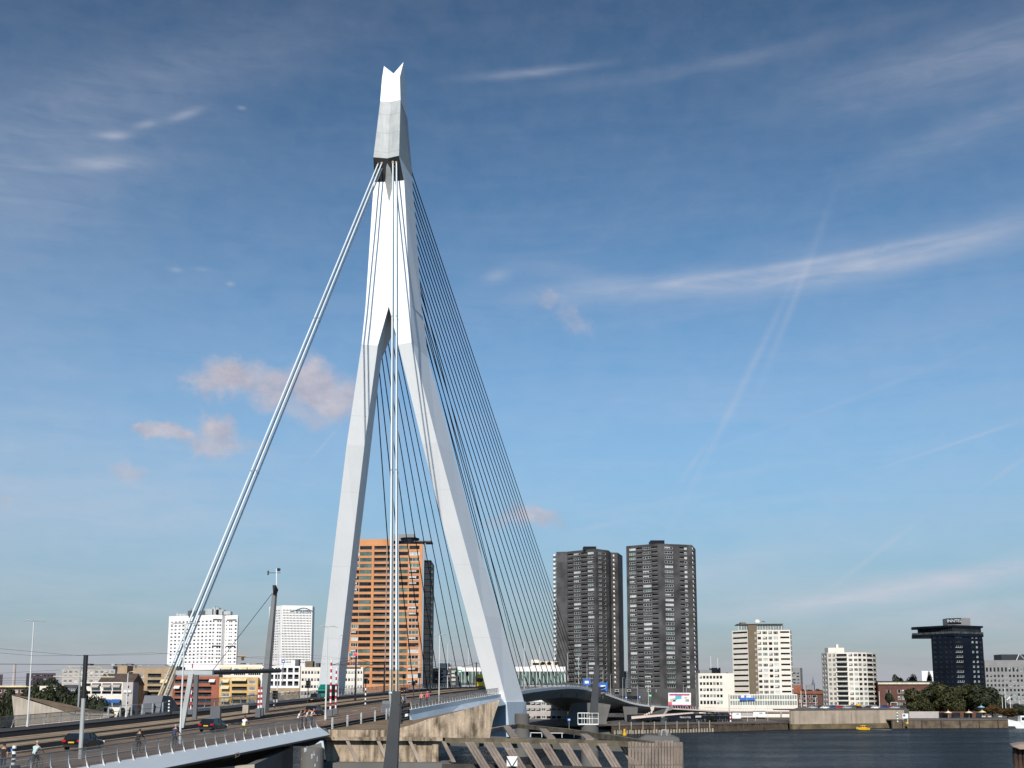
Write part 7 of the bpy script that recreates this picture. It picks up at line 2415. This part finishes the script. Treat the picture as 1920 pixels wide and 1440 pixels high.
    for sx in (-1, 1):
        mb.box((hx.x + sx * .03 - .012, hx.y + .084, hx.z + .008), (hx.x + sx * .03 + .012, hx.y + .094, hx.z + .02), M_BLK)
        mb.lathe((hx.x + sx * .08, hx.y, hx.z - .03), [(.008, 0), (.016, .02), (.016, .045), (.008, .06)], M_SKIN, n=6)
    mb.box((hx.x - .025, hx.y + .080, hx.z - .062), (hx.x + .025, hx.y + .090, hx.z - .054), mat('lips', (.35, .12, .1), .6))
    # hands: palm and five curled fingers of unequal length
    for w_, e_, sx in (('wl', 'el', -1), ('wr', 'er', 1)):
        w0 = Vector(J[w_])
        ax = (w0 - Vector(J[e_])).normalized()
        side = ax.cross(Vector((0, 0, 1)))
        side = side.normalized() if side.length > .05 else Vector((1, 0, 0))
        up = side.cross(ax).normalized()
        a0, a1 = w0 - ax * .01, w0 + ax * .085
        mb.loft([[tuple(q + side * w * s1 + up * .014 * s2) for s1, s2 in ((-1, -1), (1, -1), (1, 1), (-1, 1))] for q, w in ((a0, .026), (a1, .042))], M_SKIN)
        for k, ln in enumerate((.066, .075, .070, .055)):
            f0 = a1 + side * (.033 - .022 * k)
            f1 = f0 + ax * ln * .55 - up * .008
            f2 = f1 + ax * ln * .30 - up * ln * .45
            mb.tube(f0 - ax * .01, f1, .0095, M_SKIN, n=5)
            mb.tube(f1, f2, .0085, M_SKIN, r1=.006, n=5)
        t0 = w0 + ax * .03 + side * .03 * -sx
        t1 = t0 + side * .035 * -sx + ax * .03
        mb.tube(t0, t1, .011, M_SKIN, n=5)
        mb.tube(t1, t1 + ax * .03 - up * .01, .0095, M_SKIN, r1=.007, n=5)
    return mb.mesh('person', True)


def cloth(n_, c):
    return mat(n_, c, .85, var=.08, scale=3)


M_MINT, M_CBLK, M_CBLUE, M_CWHT, M_CPINK, M_CSAL, M_JEAN, M_KHAKI = cloth('mint_shirt', (.42, .56, .52)), cloth('black_jacket', (.015, .014, .014)), cloth('navy_sweater', (.03, .04, .09)), cloth('white_shirt', (.70, .68, .66)), cloth('pink_top', (.70, .06, .16)), cloth('salmon_top', (.55, .25, .2)), cloth('jeans', (.035, .045, .07)), cloth('khaki_trousers', (.14, .11, .08))
M_HDK, M_HLT, M_HBR = mat('dark_hair', (.02, .015, .012), .6), mat('grey_hair', (.35, .32, .28), .6), mat('brown_hair', (.09, .05, .03), .6)
M_YVEST = cloth('yellow_shorts', (.62, .52, .05))


def person(px, t, pose, shirt, trousers, hair, label, heading, dz=.11, sleeves='short', s=None):
    s = s_of(px, t) if s is None else s
    sc = float(np.interp(px, (0, 300, 600, 800), (.8, .82, .9, 1.0)))
    me = person_mesh(pose, shirt, trousers, hair, sleeves=sleeves)
    return tag(link('person', me, None, Matrix.Translation(B(s, t, dz)) @ Matrix.Rotation(heading, 4, 'Z') @ Matrix.Scale(sc, 4)), label, 'person'), s


def bike_parts():
    n = 24
    wh = MB()
    for i in range(n):
        a, b2 = 2 * math.pi * i / n, 2 * math.pi * (i + 1) / n
        wh.tube((0, .34 * math.cos(a), .34 * math.sin(a)), (0, .34 * math.cos(b2), .34 * math.sin(b2)), .018, M_TYRE, n=5)
    for i in range(10):
        a = 2 * math.pi * i / 10
        wh.tube((0, 0, 0), (0, .33 * math.cos(a), .33 * math.sin(a)), .003, M_GALV, n=3)
    fm = MB()
    bb, st, hd, rw, fw = (0, 0, .30), (0, -.18, .82), (0, .40, .84), (0, -.48, .34), (0, .58, .34)
    for a, b2 in ((bb, st), (bb, hd), (st, hd), (st, rw), (bb, rw), ((0, .43, .92), fw)):
        fm.tube(a, b2, .018, M_CBLK, n=6)
    hb = MB().path([(-.26, .34, 1.08), (-.2, .44, 1.07), (0, .46, 1.04), (.2, .44, 1.07), (.26, .34, 1.08)], .014, M_GALV)
    hb.tube((0, .43, .90), (0, .46, 1.04), .015, M_GALV, n=6)
    sd = MB().loft([[(-.08, -.34, .93), (.08, -.34, .93), (.07, -.34, .97), (-.07, -.34, .97)], [(-.025, -.06, .93), (.025, -.06, .93), (.02, -.06, .96), (-.02, -.06, .96)]], M_BLK)
    sd.tube(st, (0, -.21, .94), .015, M_GALV, n=6)
    pd = MB()
    pd.tube((-.06, 0, .30), (-.06, .08, .44), .012, M_GALV, n=5)
    pd.tube((.06, 0, .30), (.06, -.06, .17), .012, M_GALV, n=5)
    pd.box((-.17, .03, .42), (-.06, .13, .44), M_BLK)
    pd.box((.06, -.11, .15), (.17, -.01, .17), M_BLK)
    return wh.mesh('wheel'), fm.mesh('frame'), hb.mesh('handlebar'), sd.mesh('saddle'), pd.mesh('pedals')


BIKE = bike_parts()


def bicycle(s, t, label, heading):
    T = thing('bicycle', label, 'bicycle', B(s, t, .11), heading, 'bicycles on the cycle path')
    T.scale = (.82, .82, .82)
    for y in (-.48, .58):
        put('wheel', BIKE[0], T, Matrix.Translation((0, y, .36)))
    for n_, m_ in zip(('frame', 'handlebar', 'saddle', 'pedals'), BIKE[1:]):
        put(n_, m_, T)
    return T


for px, sh, tr_, hr_, lb_, bl_, sl_ in ((64, M_MINT, M_CBLK, M_HLT, 'cyclist in a mint green shirt seen from behind at the near railing', 'bicycle ridden by the person in the mint green shirt', 'short'),
                                        (258, M_CBLK, M_CBLK, M_HDK, 'cyclist all in black riding away along the near railing', 'bicycle ridden by the person dressed in black', 'long'),
                                        (326, M_CBLUE, M_CBLK, M_HLT, 'cyclist in a navy sweater riding beside the two-armed lamp post', 'bicycle ridden by the person in the navy sweater', 'long'),
                                        (457, M_CWHT, M_YVEST, M_HDK, 'bent-over cyclist in white top and yellow shorts', 'bicycle ridden by the person in yellow shorts', 'short')):
    _, s_ = person(px, 1.7, 'cycle', sh, tr_, hr_, lb_, ALONG, sleeves=sl_)
    bicycle(s_, 1.7, bl_, ALONG)
EAST = math.atan2(-C.y, -C.x) - math.pi / 2
for px, t, pose, sh, tr_, hr_, lb_, hd_ in ((560, .75, 'lean', M_CWHT, M_KHAKI, M_HBR, 'person in a cream top leaning on the railing, first of the four from the left', EAST), (567.5, .75, 'lean', M_CBLK, M_CBLK, M_HBR, 'person in black leaning on the railing, second of the four', EAST + .4),
                                            (575, .75, 'lean', M_CWHT, M_JEAN, M_HDK, 'person in a white shirt leaning on the railing, third of the four', EAST), (585, .75, 'lean', M_CWHT, M_JEAN, M_HBR, 'person in a white vest leaning on the railing, nearest the lamp post', EAST - .3),
                                            (757.5, 1.2, 'stand', cloth('pale_blue_top', (.4, .45, .55)), M_CBLK, M_HLT, 'person in a pale top walking right beside the near anchor block', ALONG),
                                            (790, 1.3, 'stand', M_CSAL, M_CBLK, M_HBR, 'person in a salmon top walking behind the near railing', ALONG + math.pi), (801, 1.3, 'stand', M_CPINK, M_CBLK, M_HLT, 'person in a bright pink top walking behind the near railing', ALONG + math.pi),
                                            (4, 2.2, 'stand', M_CBLK, M_JEAN, M_HDK, 'person in dark clothes walking at the left edge of the picture', ALONG + .3)):
    person(px, t, pose, sh, tr_, hr_, lb_, hd_)

# parked cars along the street behind the high quay wall: copies of one small car
P_SIL = [mat('silver_car_paint', (.45, .46, .47), .3, metal=.3), mat('white_car_paint', (.7, .7, .69), .3), mat('red_car_paint', (.3, .02, .02), .3), P_GREY, mat('blue_car_paint', (.03, .07, .2), .3)]
rowx = [1524, 1534, 1546, 1560, 1573, 1588, 1627, 1641, 1656, 1664, 1678, 1690]
for i, x in enumerate(rowx):
    p_ = pt(x, 548 + 3 * math.sin(i * 2.3), 8.2)
    car((p_.x, p_.y, 8.21), math.pi / 2 + .05 * math.sin(i), P_SIL[(i * 3) % 5], '%s car parked on the quay street, %s from the green tent' % (('silver', 'white', 'red', 'dark grey', 'blue')[(i * 3) % 5], ('first', 'second', 'third', 'fourth', 'fifth', 'sixth', 'seventh', 'eighth', 'ninth', 'tenth', 'eleventh', 'twelfth')[i]), name='parked_car', sc=1.0)['group'] = 'cars parked on the quay street'
